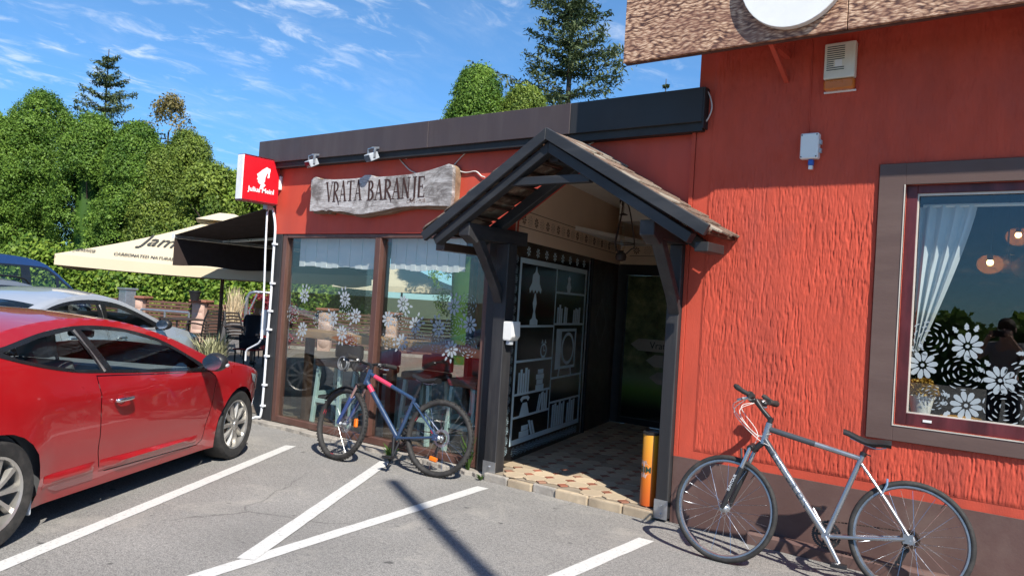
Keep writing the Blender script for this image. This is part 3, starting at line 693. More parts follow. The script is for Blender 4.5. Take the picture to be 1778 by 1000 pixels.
# printed bark board under the eaves
def barkmat():
    m, nt, p = newmat('printed_bark')
    t = nt.nodes.new('ShaderNodeTexCoord'); n0 = nt.nodes.new('ShaderNodeTexNoise'); n0.inputs['Scale'].default_value = 6; n0.inputs['Detail'].default_value = 6
    nt.links.new(t.outputs['Object'], n0.inputs['Vector'])
    wv = nt.nodes.new('ShaderNodeMix'); wv.data_type = 'VECTOR'; wv.inputs[0].default_value = 0.085
    nt.links.new(t.outputs['Object'], wv.inputs[4]); nt.links.new(n0.outputs['Color'], wv.inputs[5])
    mp_ = nt.nodes.new('ShaderNodeMapping'); mp_.inputs['Scale'].default_value = (22, 1, 84); mp_.inputs['Rotation'].default_value = (0, R(4), 0); nt.links.new(wv.outputs[1], mp_.inputs[0])
    v = nt.nodes.new('ShaderNodeTexVoronoi'); v.feature = 'F1'; v.inputs['Scale'].default_value = 1.0; nt.links.new(mp_.outputs[0], v.inputs['Vector'])
    n2 = nnoise(nt, 34, 6, 0.7, (0.6, 1, 2.0), 0.8); n3 = nnoise(nt, 2.6, 5, 0.6, (0.7, 1, 1.8), 0.8)
    h = nmath(nt, 'ADD', nmath(nt, 'MULTIPLY', nmath(nt, 'SUBTRACT', 1.0, v.outputs['Distance']), 0.62), nmath(nt, 'MULTIPLY', n2, 0.45))
    c = nramp(nt, h, [(0.36, (0.075, 0.032, 0.022)), (0.49, (0.29, 0.15, 0.09)), (0.60, (0.50, 0.30, 0.185)), (0.76, (0.74, 0.52, 0.36))])
    c = nmix(nt, nramp(nt, n3, [(0.45, (0, 0, 0)), (0.66, (0.75, 0.75, 0.75))]), c, (0.25, 0.115, 0.075))
    nt.links.new(c, p.inputs['Base Color']); p.inputs['Roughness'].default_value = 0.55
    nt.links.new(nbump(nt, h, 0.3, 0.010), p.inputs['Normal']); return m
bark = barkmat()
BY = 5.10
for x0, x1 in ((-2.952, -1.352), (-1.346, 0.30), (0.306, 1.95), (1.956, 3.6)):
    B('bark_board', MB().box(x0, x1, BY, BY + .03, 3.452, 4.45), bark, bevel=.002)
B('board_backing', MB().box(-2.945, 3.6, BY + .032, BY + .06, 3.445, 4.44), MAT['frame_brown'])
B('eaves_soffit', MB().box(-2.5, 3.6, BY + .062, 5.558, 3.66, 3.70), MAT['red'])
for x in (-1.86, -0.36, 1.2):
    B('bracket', MB().box(x - .02, x + .02, BY + .062, 5.557, 3.46, 3.50).bar((x, 5.554, 3.30), (x, BY + .08, 3.47), .03, .03), MAT['red'])
# ------------------------------------------------------------------ entrance porch
porch = thing('entrance_porch', 'black timber gabled canopy on two posts over the cafe entrance', 'porch', (-3.475, 5.5, 0))
def Q(name, mb, mat, parent=None, **k): return obj(name, mb, mat, parent or porch, world=True, **k)
for x0, x1 in ((-4.372, -4.238), (-2.672, -2.568)):
    po = Q('post', MB().box(x0, x1, 5.50, 5.63, 0.02, 2.118), MAT['blackwood'], bevel=.006)
    sh = MB().box(x0 - .004, x1 + .004, 5.494, 5.499, 0.02, 0.165)
    Q('post_shoe', sh, MAT['galv'], po)
    bt = MB()
    for z in (.06, .12): bt.cyl(((x0 + x1) / 2, 5.494, z), ((x0 + x1) / 2, 5.484, z), .009, n=6)
    Q('bolt', bt, MAT['galv'], po)
for xc in (-4.325, -2.605):
    w = .058
    be = MB().prism([(4.975, 2.245), (4.975, 2.135), (5.02, 2.115), (5.09, 2.075), (5.13, 2.12), (5.82, 2.12), (5.82, 2.245)], (lambda u, v, d: (xc + d, u, v)), -w, w)
    Q('corbel_beam', be, MAT['blackwood_y'], bevel=.005)
    Q('brace', MB().prism([(5.12, 2.118), (5.21, 2.118), (5.498, 1.70), (5.498, 1.58), (5.42, 1.72)], (lambda u, v, d: (xc + d, u, v)), -w + .012, w - .012), MAT['blackwood_y'], bevel=.004)
pk = Vector((-3.478, 2.965))
def slope_board(name, p_top, p_end, h, y0, y1, mat, drop=0.0):
    """board along a roof slope: top edge from p_top to p_end, h deep, cut plumb at the ridge"""
    d = (p_end - p_top).normalized(); n = Vector((d.y, -d.x));  n = n if n.y < 0 else -n
    a, b = p_top, p_end
    hv = h / abs(n.y)
    Q(name, MB().prism([tuple(a), tuple(b), tuple(b + n * h), (a.x, a.y - hv)], XZ(0), y0, y1), mat, bevel=.004)
LE, RE = Vector((-4.742, 2.150)), Vector((-2.10, 2.195))
slope_board('barge_board', pk, LE, .082, 4.885, 4.925, MAT['blackwood_x']); slope_board('barge_board', pk + Vector((.001, 0)), RE, .082, 4.885, 4.925, MAT['blackwood_x'])
p2 = Vector((-3.478, 2.862))
slope_board('rafter', p2, Vector((-4.64, 2.115)), .075, 4.93, 5.02, MAT['blackwood_x']); slope_board('rafter', p2 + Vector((.001, 0)), Vector((-2.24, 2.145)), .075, 4.93, 5.02, MAT['blackwood_x'])
slope_board('rafter', p2, Vector((-4.60, 2.14)), .09, 5.42, 5.50, MAT['blackwood_x']); slope_board('rafter', p2 + Vector((.001, 0)), Vector((-2.36, 2.14)), .09, 5.42, 5.50, MAT['blackwood_x'])
Q('ridge_beam', MB().box(-3.52, -3.436, 5.021, 5.60, 2.72, 2.80), MAT['blackwood_y'], bevel=.004)
Q('tie_beam', MB().box(-3.85, -3.10, 4.96, 5.02, 2.535, 2.60), MAT['blackwood_x'], bevel=.004)
Q('eaves_purlin', MB().box(-2.22, -2.12, 4.94, 5.22, 2.02, 2.085), MAT['black'], bevel=.004)
Q('eaves_purlin', MB().box(-4.68, -4.58, 5.021, 5.55, 2.01, 2.08), MAT['dark_wood'], bevel=.004)
tile = MB()
tile.prism([(-.084, 0), (.084, 0), (.084, .24), (.07, .285), (.04, .312), (0, .322), (-.04, .312), (-.07, .285), (-.084, .24)], lambda u, v, d: (u, v, d), 0, .016)
tme = mesh_of('roof_tile', tile, MAT['clay'], bevel=.003)
for sgn, pe in ((-1, Vector((-4.78, 2.155))), (1, Vector((-2.13, 2.155)))):
    top = Vector((-3.478, 2.945)); d2 = (pe - top); Ls = d2.length; d2.normalize(); ang = math.atan2(d2.y, d2.x)
    rows = int(Ls / .142)
    for r_ in range(rows):
        for k in range(5):
            y = 4.905 + .0845 + k * .170 + (.085 if r_ % 2 else 0)
            if y > 5.51: continue
            s_ = Ls - (r_ + 1) * .142 - .185 + rnd.uniform(-.012, .012)
            base = top + d2 * max(s_, 0.0); tilt = R(3.2) + rnd.uniform(-.02, .02)
            X_ = Vector((0, 1, 0)) if sgn < 0 else Vector((0, -1, 0)); V_ = Vector((d2.x, 0, d2.y)); N_ = X_.cross(V_)
            if N_.z < 0: X_ = -X_; N_ = -N_
            mt = Matrix(((X_.x, V_.x, N_.x, base.x), (X_.y, V_.y, N_.y, y), (X_.z, V_.z, N_.z, base.y - .012), (0, 0, 0, 1)))
            mt = mt @ Matrix.Rotation(tilt, 4, 'X') @ Matrix.Translation((0, 0, .004 * (r_ % 2))) @ Matrix.Rotation(rnd.uniform(-.03, .03), 4, 'Z')
            o = bpy.data.objects.new('roof_tile', tme); link(o, porch); o.matrix_basis = Matrix.Translation(-porch.location) @ mt
    # battens that carry the tiles
    bm_ = MB()
    for k in range(9):
        c_ = top + d2 * (.12 + k * (Ls - .2) / 8) + Vector((0, -.03)); bm_.box(c_.x - .02, c_.x + .02, 4.93, 5.58, c_.y - .012, c_.y + .008)
    Q('batten', bm_, MAT['dark_wood'])
# ------------------------------------------------------------------ threshold floor of the entrance
fl_ = thing('entrance_floor', 'worn cream and terracotta tiled entrance floor with stone edge', 'tiled floor', (-3.5, 5.5, 0)); fl_['kind'] = 'structure'
def FQ(name, mb, mat, **k): return obj(name, mb, mat, fl_, world=True, **k)
FQ('screed', MB().prism([(-4.33, 5.50), (-2.69, 5.50), (-2.57, 5.72), (-2.57, 9.26), (-5.16, 9.26), (-4.33, 5.74)], lambda u, v, d: (u, v, d), 0.0, 0.070), MAT['grout'])
xs = [-4.33, -4.06, -3.80, -3.56, -3.24, -2.93, -2.675]
for a, b in zip(xs, xs[1:]):
    h = rnd.uniform(.060, .078); y0 = 5.455 + rnd.uniform(-.012, .012)
    FQ('edge_stone', MB().box(a + .005, b - .005, y0, 5.498, -0.01, h), MAT['concrete'] if rnd.random() < .35 else MAT['stone_tile'], bevel=.012, seg=2)
ga = math.radians(13.2); ax_, bx_ = Vector((math.cos(ga), math.sin(ga))), Vector((-math.sin(ga), math.cos(ga)))
PT = .195; hh = PT / 2 - .003; cc = .052
octo = MB().prism([(-hh + cc, -hh), (hh - cc, -hh), (hh, -hh + cc), (hh, hh - cc), (hh - cc, hh), (-hh + cc, hh), (-hh, hh - cc), (-hh, -hh + cc)], lambda u, v, d: (u, v, d), 0, .013)
ome = mesh_of('floor_tile', octo, MAT['stone_tile'], bevel=.0025)
dme = mesh_of('floor_dot', MB().prism([(-cc + .003, 0), (0, -cc + .003), (cc - .003, 0), (0, cc - .003)], lambda u, v, d: (u, v, d), 0, .013), MAT['red_tile'], bevel=.002)
def inside(p, m=0.0):
    if not (5.50 + m < p.y < 9.24): return False
    xl = LA.x + (p.y - LA.y) / (LB.y - LA.y) * (LB.x - LA.x) if p.y > 5.77 else -4.32
    return xl + m < p.x < (-2.70 if p.y < 5.7 else -2.60) - m
o0 = Vector((-3.53, 5.40))
for i in range(-14, 16):
    for j in range(-6, 24):
        c_ = o0 + ax_ * ((i + .5) * PT) + bx_ * ((j + .5) * PT)
        if inside(c_, .045): inst('floor_tile', ome, fl_, (c_.x + 3.5, c_.y - 5.5, .0705 + rnd.uniform(-.0015, .0015)), (rnd.uniform(-.006, .006), rnd.uniform(-.006, .006), ga))
        c_ = o0 + ax_ * (i * PT) + bx_ * (j * PT)
        if inside(c_, .02): inst('floor_dot', dme, fl_, (c_.x + 3.5, c_.y - 5.5, .0705 + rnd.uniform(-.001, .001)), (0, 0, ga))
# kerb below the shop windows
kb = thing('window_kerb', 'rough broken concrete kerb below the shop windows', 'kerb', (-6.1, 5.55, 0)); kb['kind'] = 'structure'
x = -7.86
while x < -4.42:
    x1 = min(x + rnd.uniform(.28, .6), -4.38)
    k = MB(); n = 5
    prof = [(x + (x1 - x - .008) * i / n, 5.492 + rnd.uniform(-.022, .02)) for i in range(n + 1)]
    k.prism(prof + [(x1 - .008, 5.64), (x, 5.64)], lambda u, v, d: (u, v, d), -0.02, rnd.uniform(.034, .044))
    obj('kerb_stone', k, MAT['concrete'], kb, world=True, bevel=.008, seg=2); x = x1
# ------------------------------------------------------------------ weathered wooden name board
nb = thing('name_board', 'weathered grey slab of wood lettered VRATA BARANJE on red wall', 'sign', (-6.1, 5.6, 2.6))
YB = 5.475
o_ = [(70, 215), (90, 195), (120, 180), (140, 192), (165, 205), (330, 210), (450, 206), (560, 200), (640, 190), (680, 160), (745, 158), (800, 180), (900, 176), (1000, 170), (1200, 150), (1400, 110), (1560, 60), (1640, 30), (1672, 45), (1687, 75), (1682, 200), (1675, 400), (1655, 520), (1610, 512), (1400, 508), (1200, 515), (1050, 525), (900, 560), (740, 590), (650, 607), (560, 606), (500, 590), (400, 572), (330, 575), (270, 556), (240, 572), (190, 558), (120, 572), (50, 570), (55, 480), (66, 400), (64, 300)]
ol = [px(530 + x / 6.585, 280 + y / 6.585, 1, YB) for x, y in o_]; ol = [(q.x, q.z) for q in ol]
wm_, nt, p = newmat('weathered_plank')
w1 = nnoise(nt, 7, 8, 0.65, (0.35, 1, 2.2), 1.4); w2 = nnoise(nt, 60, 4, 0.6, (0.25, 1, 2.5), 0.4); w3 = nnoise(nt, 3.0, 6, 0.7, (1, 1, 1), 0.6)
c = nramp(nt, nmath(nt, 'ADD', nmath(nt, 'MULTIPLY', w1, .6), nmath(nt, 'MULTIPLY', w2, .5)), [(0.36, (0.14, 0.12, 0.11)), (0.50, (0.36, 0.335, 0.315)), (0.66, (0.60, 0.58, 0.56))])
c = nmix(nt, nramp(nt, w3, [(0.50, (0, 0, 0)), (0.64, (0.9, 0.9, 0.9))]), c, (0.115, 0.098, 0.088))
nt.links.new(c, p.inputs['Base Color']); p.inputs['Roughness'].default_value = 0.75
nt.links.new(nbump(nt, w2, 0.5, 0.006), p.inputs['Normal'])
NB = lambda name, mb, mat, **k: obj(name, mb, mat, nb, world=True, **k)
NB('plank', MB().prism(ol, XZ(YB), 0, .045), wm_, bevel=.006, seg=2)
cx_, cz_ = -6.08, 2.64
ed = [(cx_ + (u - cx_) * (1.002 if v > cz_ else .992), cz_ + (v - cz_) * (1.0 if v > cz_ else 1.10) + (rnd.uniform(-.012, .006) if v < cz_ else 0)) for u, v in ol]
NB('bark_edge', MB().prism(ed, XZ(YB + .046), 0, .078), M('barky_edge', (0.25, 0.165, 0.10), 0.9, var=.35, vscale=12, bump=.7, bscale=30, bdist=.01, stretch=(.4, 1, 1)), bevel=.01)
# lettering in a carved roman face: thick and thin strokes with serifs, drawn on a unit letter height
def glyph(ch):
    th, tn = .15, .06; S = []
    seg = lambda a, b, w0, w1=None: S.append((a, b, w0, w0 if w1 is None else w1))
    def arc(cx, cy, rx, ry, a0, a1, w0, w1, n=7):
        for i in range(n):
            t0, t1 = a0 + (a1 - a0) * i / n, a0 + (a1 - a0) * (i + 1) / n; f = lambda t: w0 + (w1 - w0) * math.sin(math.pi * (t - a0) / (a1 - a0))
            seg((cx + rx * math.cos(t0), cy + ry * math.sin(t0)), (cx + rx * math.cos(t1), cy + ry * math.sin(t1)), f(t0), f(t1))
    def serif(x, y, w=.16): seg((x - w, y), (x + w, y), .045)
    pi = math.pi
    if ch == 'V': seg((.08, 1), (.36, .02), th, th * .8); seg((.36, .02), (.62, 1), tn); serif(.08, 1, .12); serif(.62, 1, .10); return S, .66
    if ch == 'A': seg((.34, 1.02), (.60, 0), th * .9, th); seg((.34, 1.02), (.08, 0), tn); seg((.17, .34), (.50, .34), tn); serif(.08, 0, .11); serif(.60, 0, .13); return S, .72
    if ch == 'R': seg((.14, 1), (.14, 0), th); arc(.20, .75, .30, .25, pi / 2, -pi / 2, tn, th); seg((.22, .5), (.52, .12), th * .7, th); seg((.52, .12), (.66, -.18), th, .03); serif(.14, 0, .14); seg((0, 1), (.22, 1), .045); return S, .62
    if ch == 'T': seg((.32, 1), (.32, 0), th); seg((0, .98), (.64, .98), .06); seg((0, 1), (.0, .86), .05); seg((.64, 1), (.64, .86), .05); serif(.32, 0, .14); return S, .66
    if ch == 'B': seg((.14, 1), (.14, 0), th); arc(.20, .77, .24, .23, pi / 2, -pi / 2, tn, th); arc(.20, .27, .30, .27, pi / 2, -pi / 2, tn, th); seg((0, 1), (.22, 1), .045); seg((0, 0), (.22, 0), .05); return S, .58
    if ch == 'N': seg((.10, 1), (.10, 0), tn); seg((.10, 1), (.56, 0), th, th); seg((.56, 1), (.56, 0), tn); serif(.10, 0, .10); serif(.56, 1, .10); return S, .68
    if ch == 'J': seg((.30, 1), (.30, .05), th); arc(.13, .02, .17, .18, 0, -pi * .85, th * .8, tn); serif(.30, 1, .14); return S, .44
    if ch == 'E': seg((.14, 1), (.14, 0), th); seg((.14, .98), (.52, .98), .06); seg((.14, .52), (.42, .52), .055); seg((.14, .02), (.54, .02), .06); seg((.52, 1), (.52, .84), .05); seg((.42, .6), (.42, .44), .045); seg((.54, 0), (.56, .18), .05); return S, .6
    return S, .3
def carve(mb, text, p0, p1, h0, h1, Y):
    tot = sum(glyph(c_)[1] + .06 for c_ in text); p0, p1 = Vector(p0), Vector(p1); d = (p1 - p0); x = 0.0
    ux = d.normalized(); uy = Vector((-ux.y, ux.x)); sc = d.length / tot
    for ch in text:
        S, w = glyph(ch); hk = h0 + (h1 - h0) * x / tot
        for a, b, w0, w1 in S:
            f = lambda q: p0 + ux * ((x + q[0]) * sc) + uy * (q[1] * hk)
            A_, B_ = f(a), f(b); dd = (B_ - A_)
            if dd.length < 1e-5: continue
            n = Vector((-dd.y, dd.x)).normalized() * sc * .5; e = dd.normalized() * .003
            mb.prism([tuple(A_ - e + n * w0), tuple(A_ - e - n * w0), tuple(B_ + e - n * w1), tuple(B_ + e + n * w1)], XZ(Y), -.0022 - rnd.random() * .0006, 0)
        x += w + .06
def bpt(x, y):
    q = px(530 + x / 6.585, 280 + y / 6.585, 1, YB); return q.x, q.z
lt = MB(); carve(lt, 'VRATA', bpt(232, 470), bpt(650, 440), .215, .205, YB); carve(lt, 'BARANJE', bpt(705, 448), bpt(1372, 408), .20, .205, YB)
NB('lettering', lt, M('burnt_lettering', (0.045, 0.018, 0.012), 0.7))
st_ = MB(); q = bpt(1265, 470); put_text(st_, 'CAFE - PUB', .052, (q[0], YB - .0015, q[1] - .005), (1, 0, .02), (0, 0, 1), .0008); NB('small_lettering', st_, M('faded_lettering', (0.24, 0.18, 0.15), 0.7))
cr_ = MB()
for a, b in (((320, 215), (110, 560)), ((975, 180), (720, 585)), ((690, 190), (705, 585))):
    A_, B_ = bpt(*a), bpt(*b); pts = []
# ------------------------------------------------------------------ coffee sign on the corner
js = thing('coffee_sign', 'red square light box sign with white head logo on building corner', 'sign', (-7.75, 5.3, 2.8))
J = lambda name, mb, mat, **k: obj(name, mb, mat, js, world=True, **k)
y0, y1, z0, z1 = 5.075, 5.56, 2.565, 3.07; X0, X1 = -7.87, -7.75
J('case', MB().box(X0, X1, y0, y1, z0, z1), M('white_sign_case', (0.82, 0.82, 0.82), 0.35), bevel=.006)
redm = M('red_sign_face', (0.62, 0.012, 0.022), 0.3, var=.03)
J('face', MB().box(X1 + .001, X1 + .006, y0 + .008, y1 - .004, z0 + .006, z1 - .006), redm); J('face', MB().box(X0 - .006, X0 - .001, y0 + .008, y1 - .004, z0 + .006, z1 - .006), redm)
J('rim', MB().box(X0 - .008, X1 + .008, y0 + .01, y1, z0 - .012, z0 - .001).box(X0 - .008, X1 + .008, y0 + .01, y1, z1 + .001, z1 + .008), M('dark_red_rim', (0.16, 0.01, 0.012), 0.4))
def jp(x, y):     # photo crop point on the face
    q = px(400 + x / 6.67, 250 + y / 6.67, 0, X1 + .007); return q.y, q.z
hd = [jp(*q) for q in [(425, 272), (440, 285), (462, 292), (466, 315), (455, 350), (452, 395), (440, 402), (428, 398), (432, 378), (440, 350), (425, 345), (405, 395), (400, 435), (388, 452), (392, 465), (408, 482), (390, 500), (360, 528), (335, 520), (345, 495), (352, 470), (335, 462), (318, 440), (322, 420), (308, 408), (318, 385), (308, 350), (345, 325), (375, 300)]]
lg = MB().prism(hd, lambda u, v, d: (X1 + .007 + d, u, v), 0, .002)
put_text(lg, 'Julius Meinl', .076, (X1 + .0085, 5.325, 2.672), (0, 1, 0), (0, 0, 1), .001, bold=.0022)
J('logo', lg, M('white_sign_print', (0.85, 0.85, 0.85), 0.4))
ty = single('terminal_box', MB().box(-7.79, -7.735, 5.565, 5.599, 2.74, 2.90).box(-7.80, -7.75, 5.53, 5.564, 2.80, 2.85), MAT['white_plastic'], 'small white electrical box beside the red coffee sign', 'electrical box', bevel=.005)
# ------------------------------------------------------------------ pipes and cables
def curve(pts, n=6):
    pts = [Vector(p) for p in pts]; out = []
    P_ = [pts[0] * 2 - pts[1]] + pts + [pts[-1] * 2 - pts[-2]]
    for i in range(1, len(P_) - 2):
        for k in range(n):
            t = k / n; a, b, c_, d = P_[i - 1], P_[i], P_[i + 1], P_[i + 2]
            out.append(.5 * ((2 * b) + (c_ - a) * t + (2 * a - 5 * b + 4 * c_ - d) * t * t + (3 * b - a - 3 * c_ + d) * t ** 3))
    return out + [pts[-1]]
pp = [px(x, y, 1, 5.57) for x, y in ((474, 362), (478, 395), (475, 440), (470, 520), (464, 590), (459, 660), (455, 705), (452, 724))]
cp = thing('conduit_pipe', 'white vertical conduit pipe clipped to the building corner', 'pipe', (-7.8, 5.57, 0))
obj('pipe', MB().tube(curve(pp) + [Vector((-7.87, 5.55, .06)), Vector((-7.93, 5.52, .03)), Vector((-8.0, 5.46, .012))], .0145, 8), MAT['white_pipe'], cp, world=True, smooth=60)
for x, y in ((476, 424), (472, 492), (468, 540), (466, 572), (462, 618), (458, 668), (455, 704)):
    q = px(x, y, 1, 5.57); obj('clip', MB().box(q.x - .018, q.x + .034, q.y - .02, q.y + .03, q.z - .012, q.z + .012), MAT['white_pipe'], cp, world=True, bevel=.003)
def cable(pts, Y, r, label, mat=None, cat='cable'):
    q = [px(x, y, 1, yy if (yy := (Y[i] if isinstance(Y, (list, tuple)) else Y)) else Y) for i, (x, y) in enumerate(pts)]
    return single('cable', MB().tube(curve(q), r, 6), mat or MAT['cable'], label, cat, smooth=60)
cable([(683, 262), (690, 272), (702, 286), (712, 296), (722, 301)], 5.59, .006, 'thin white cable from lamp down behind the top of the wooden board')
cable([(786, 290), (798, 276), (812, 262)], 5.59, .006, 'short white cable slanting up from the right end of the wooden board')
cable([(788, 294), (808, 300), (826, 298), (836, 306), (842, 308)], 5.585, .007, 'wavy white cable from wooden board to the porch roof')
cable([(1022, 252), (1040, 243), (1062, 240), (1098, 233)], 5.585, .006, 'white cable above the porch roof under the dark fascia')
cable([(1224, 152), (1233, 168), (1236, 188), (1230, 205), (1221, 217)], 5.53, .006, 'looped white cable beside the end of dark fascia')
cable([(1408, 60), (1411, 85), (1408, 150), (1406, 200), (1404, 232)], 5.55, .006, 'thin red painted cable running down the wall to junction box', MAT['red'])
cable([(645, 265), (660, 262), (690, 262), (706, 276)], [5.5, 5.52, 5.56, 5.585], .008, 'twisted pale wire behind the right floodlight')
cable([(548, 272), (562, 274), (580, 275), (590, 272)], [5.5, 5.52, 5.55, 5.56], .008, 'twisted pale wire behind the left floodlight')
# ------------------------------------------------------------------ floodlights
def flood(x, y, label):
    c_ = px(x, y, 1, 5.40)
    t = thing('floodlight', label, 'floodlight', c_, R(-12), 'floodlights under the roof edge')
    mt = Matrix.Rotation(R(28), 4, 'X')
    obj('housing', MB().box(-.055, .055, -.05, .035, -.035, .04, mt), MAT['grey_plastic'], t, bevel=.006)
    fin = MB()
    for k in range(5): fin.box(-.05 + k * .022, -.042 + k * .022, .036, .06, -.03, .036, mt)
    obj('cooling_fins', fin, MAT['grey_plastic'], t)
    obj('lens', MB().box(-.048, .048, -.054, -.0505, -.03, .034, mt), M_glass('lamp_glass', (.5, .52, .55), 1.5) if 'lamp_glass' not in bpy.data.materials else bpy.data.materials['lamp_glass'], t)
    obj('bracket', MB().box(-.065, -.058, -.012, .012, -.01, .085).box(.058, .065, -.012, .012, -.01, .085).box(-.065, .065, -.012, .012, .085, .092).bar((0, 0, .095), (0, .12, .115), .02, .02), MAT['galv'], t)
flood(541, 284, 'left grey floodlight under the dark fascia near the coffee sign'); flood(645, 273, 'right grey floodlight under the dark fascia above the wooden board')
# ------------------------------------------------------------------ alarm siren, junction box, oval sign, dispenser
sr = thing('alarm_siren', 'cream alarm siren box with orange strobe lens on red wall', 'alarm', (-1.52, 5.55, 3.36))
S_ = lambda n, mb, mt, **k: obj(n, mb, mt, sr, world=True, **k)
a, b = px(1433, 78, 1, 5.50), px(1485, 155, 1, 5.50); x0, x1, z0, z1 = a.x, a.x + .205, b.z, a.z
S_('cover', MB().box(x0, x1, 5.49, 5.548, z0 + .085, z1), M('aged_cream_plastic', (0.78, 0.73, 0.60), 0.5, var=.06, dirt=(.45, .38, .26), damt=.5), bevel=.012, seg=2)
S_('strobe_lens', MB().box(x0 + .004, x1 - .004, 5.492, 5.546, z0 + .012, z0 + .083), M('orange_lens', (0.60, 0.16, 0.012), 0.3, var=.15), bevel=.01)
S_('base', MB().box(x0 - .002, x1 + .002, 5.535, 5.549, z0, z0 + .011), MAT['white_plastic'])
gr = MB()
for k in range(12):
    w_ = .115 if k < 7 or k > 9 else .045
    gr.box(x0 + .02, x0 + .02 + w_, 5.4885, 5.4895, z1 - .03 - k * .0145, z1 - .0245 - k * .0145)
S_('vent_slots', gr, MAT['black'])
S_('badge', MB().box(x0 + .075, x0 + .12, 5.4875, 5.4897, z1 - .165, z1 - .12), MAT['white_plastic'])
jb = thing('junction_box', 'small white junction box on red wall above blue plug', 'electrical box', (-1.69, 5.55, 2.82))
a, b = px(1391, 233, 1, 5.50), px(1419, 275, 1, 5.50)
obj('box', MB().box(a.x, b.x + .004, 5.492, 5.55, b.z, a.z), MAT['white_plastic'], jb, world=True, bevel=.006)
obj('gland', MB().box(b.x + .005, b.x + .018, 5.51, 5.54, b.z + .04, b.z + .07).box(b.x + .005, b.x + .018, 5.51, 5.54, b.z + .10, b.z + .13), MAT['grey_plastic'], jb, world=True)
obj('screw', MB().box(a.x + .006, a.x + .014, 5.489, 5.4915, a.z - .016, a.z - .008).box(b.x - .012, b.x - .004, 5.489, 5.4915, a.z - .016, a.z - .008).box(a.x + .006, a.x + .014, 5.489, 5.4915, b.z + .01, b.z + .018).box(b.x - .012, b.x - .004, 5.489, 5.4915, b.z + .01, b.z + .018), MAT['black'], jb, world=True)
q = px(1408, 284, 1, 5.52)
obj('plug', MB().box(q.x - .017, q.x + .017, 5.505, 5.54, q.z - .015, q.z + .025), M('blue_plug', (0.03, 0.11, 0.42), 0.4), jb, world=True, bevel=.004); obj('plug_tip', MB().box(q.x - .013, q.x + .013, 5.51, 5.535, q.z - .042, q.z - .016), MAT['white_plastic'], jb, world=True)
c_ = px(1379, -52, 1, 5.06); e_ = px(1379, 47, 1, 5.06); rv = (c_ - e_).length
ov = MB().prism([(c_.x + rv * .94 * math.cos(i * math.pi / 24), c_.z + rv * math.sin(i * math.pi / 24)) for i in range(48)], XZ(5.045), 0, .053)
single('oval_sign', ov, MAT['white_plastic'], 'white oval sign plate fixed on the bark patterned board', 'sign', bevel=.008)
dp = thing('sanitiser_dispenser', 'white wall dispenser fixed to the left entrance post', 'dispenser', (-4.22, 5.58, 1.3))
c_ = px(889, 574, 1, 5.57)
obj('body', MB().prism([(-.055, .08), (.055, .085), (.06, -.05), (.03, -.09), (-.045, -.09), (-.055, -.07)], lambda u, v, d: (c_.x + u, c_.y + d, c_.z + v), -.07, .05), MAT['white_plastic'], dp, world=True, bevel=.012, seg=2)
obj('spout', MB().box(c_.x - .02, c_.x + .02, c_.y - .05, c_.y, c_.z - .125, c_.z - .091), MAT['grey_plastic'], dp, world=True)
# ------------------------------------------------------------------ standing ashtray
at = thing('ashtray_column', 'orange yellow cylindrical ashtray standing at the right porch post', 'ashtray', (-2.775, 5.60, .078))
m, nt, p = newmat('amber_beer_print')
t = nt.nodes.new('ShaderNodeTexCoord'); s_ = nt.nodes.new('ShaderNodeSeparateXYZ'); nt.links.new(t.outputs['Object'], s_.inputs[0])
nt.links.new(nramp(nt, s_.outputs[2], [(0.0, (0.50, 0.085, 0.012)), (0.22, (0.58, 0.15, 0.012)), (0.5, (0.60, 0.26, 0.015))]), p.inputs['Base Color']); p.inputs['Roughness'].default_value = 0.3
obj('column', MB().lathe([(.066, 0), (.070, .004), (.070, .555), (.066, .56)], n=28), m, at, smooth=40)
obj('rim', MB().lathe([(.071, .552), (.074, .556), (.074, .572), (.066, .575), (.062, .566), (.062, .55)], n=28), MAT['black_plastic'], at, smooth=40)
obj('ash_plate', MB().lathe([(.0, .562), (.061, .562), (.061, .566), (0, .567)], n=24), MAT['galv'], at)
def wrap(vs, a0, r): return [(r * math.sin(a0 + v.x / .07), -r * math.cos(a0 + v.x / .07), v.y) for v in vs]
vs_, fs_ = text_geo('MIBL', .062, 0, bold=.002)
vs_ = [Vector((-v.x, -v.y + .285 + .02, 0)) for v in vs_]
obj('print_lettering', MB().add(wrap(vs_, -.35, .0712), fs_), M('dark_green_print', (0.01, 0.05, 0.035), 0.4), at)
rg = [Vector((.055 * math.cos(k * .7854 / 2) * (1 if k % 2 else .8), .285 + .075 * math.sin(k * .7854 / 2) * (1 if k % 2 else .8), 0)) for k in range(16)]
lab = MB().add(wrap([Vector((0, .285, 0))] + rg, -.35, .0707), [(0, 1 + k, 1 + (k + 1) % 16) for k in range(16)])
obj('print_emblem', lab, M('white_red_print', (0.62, 0.42, 0.34), 0.4, var=.5, vscale=40), at)
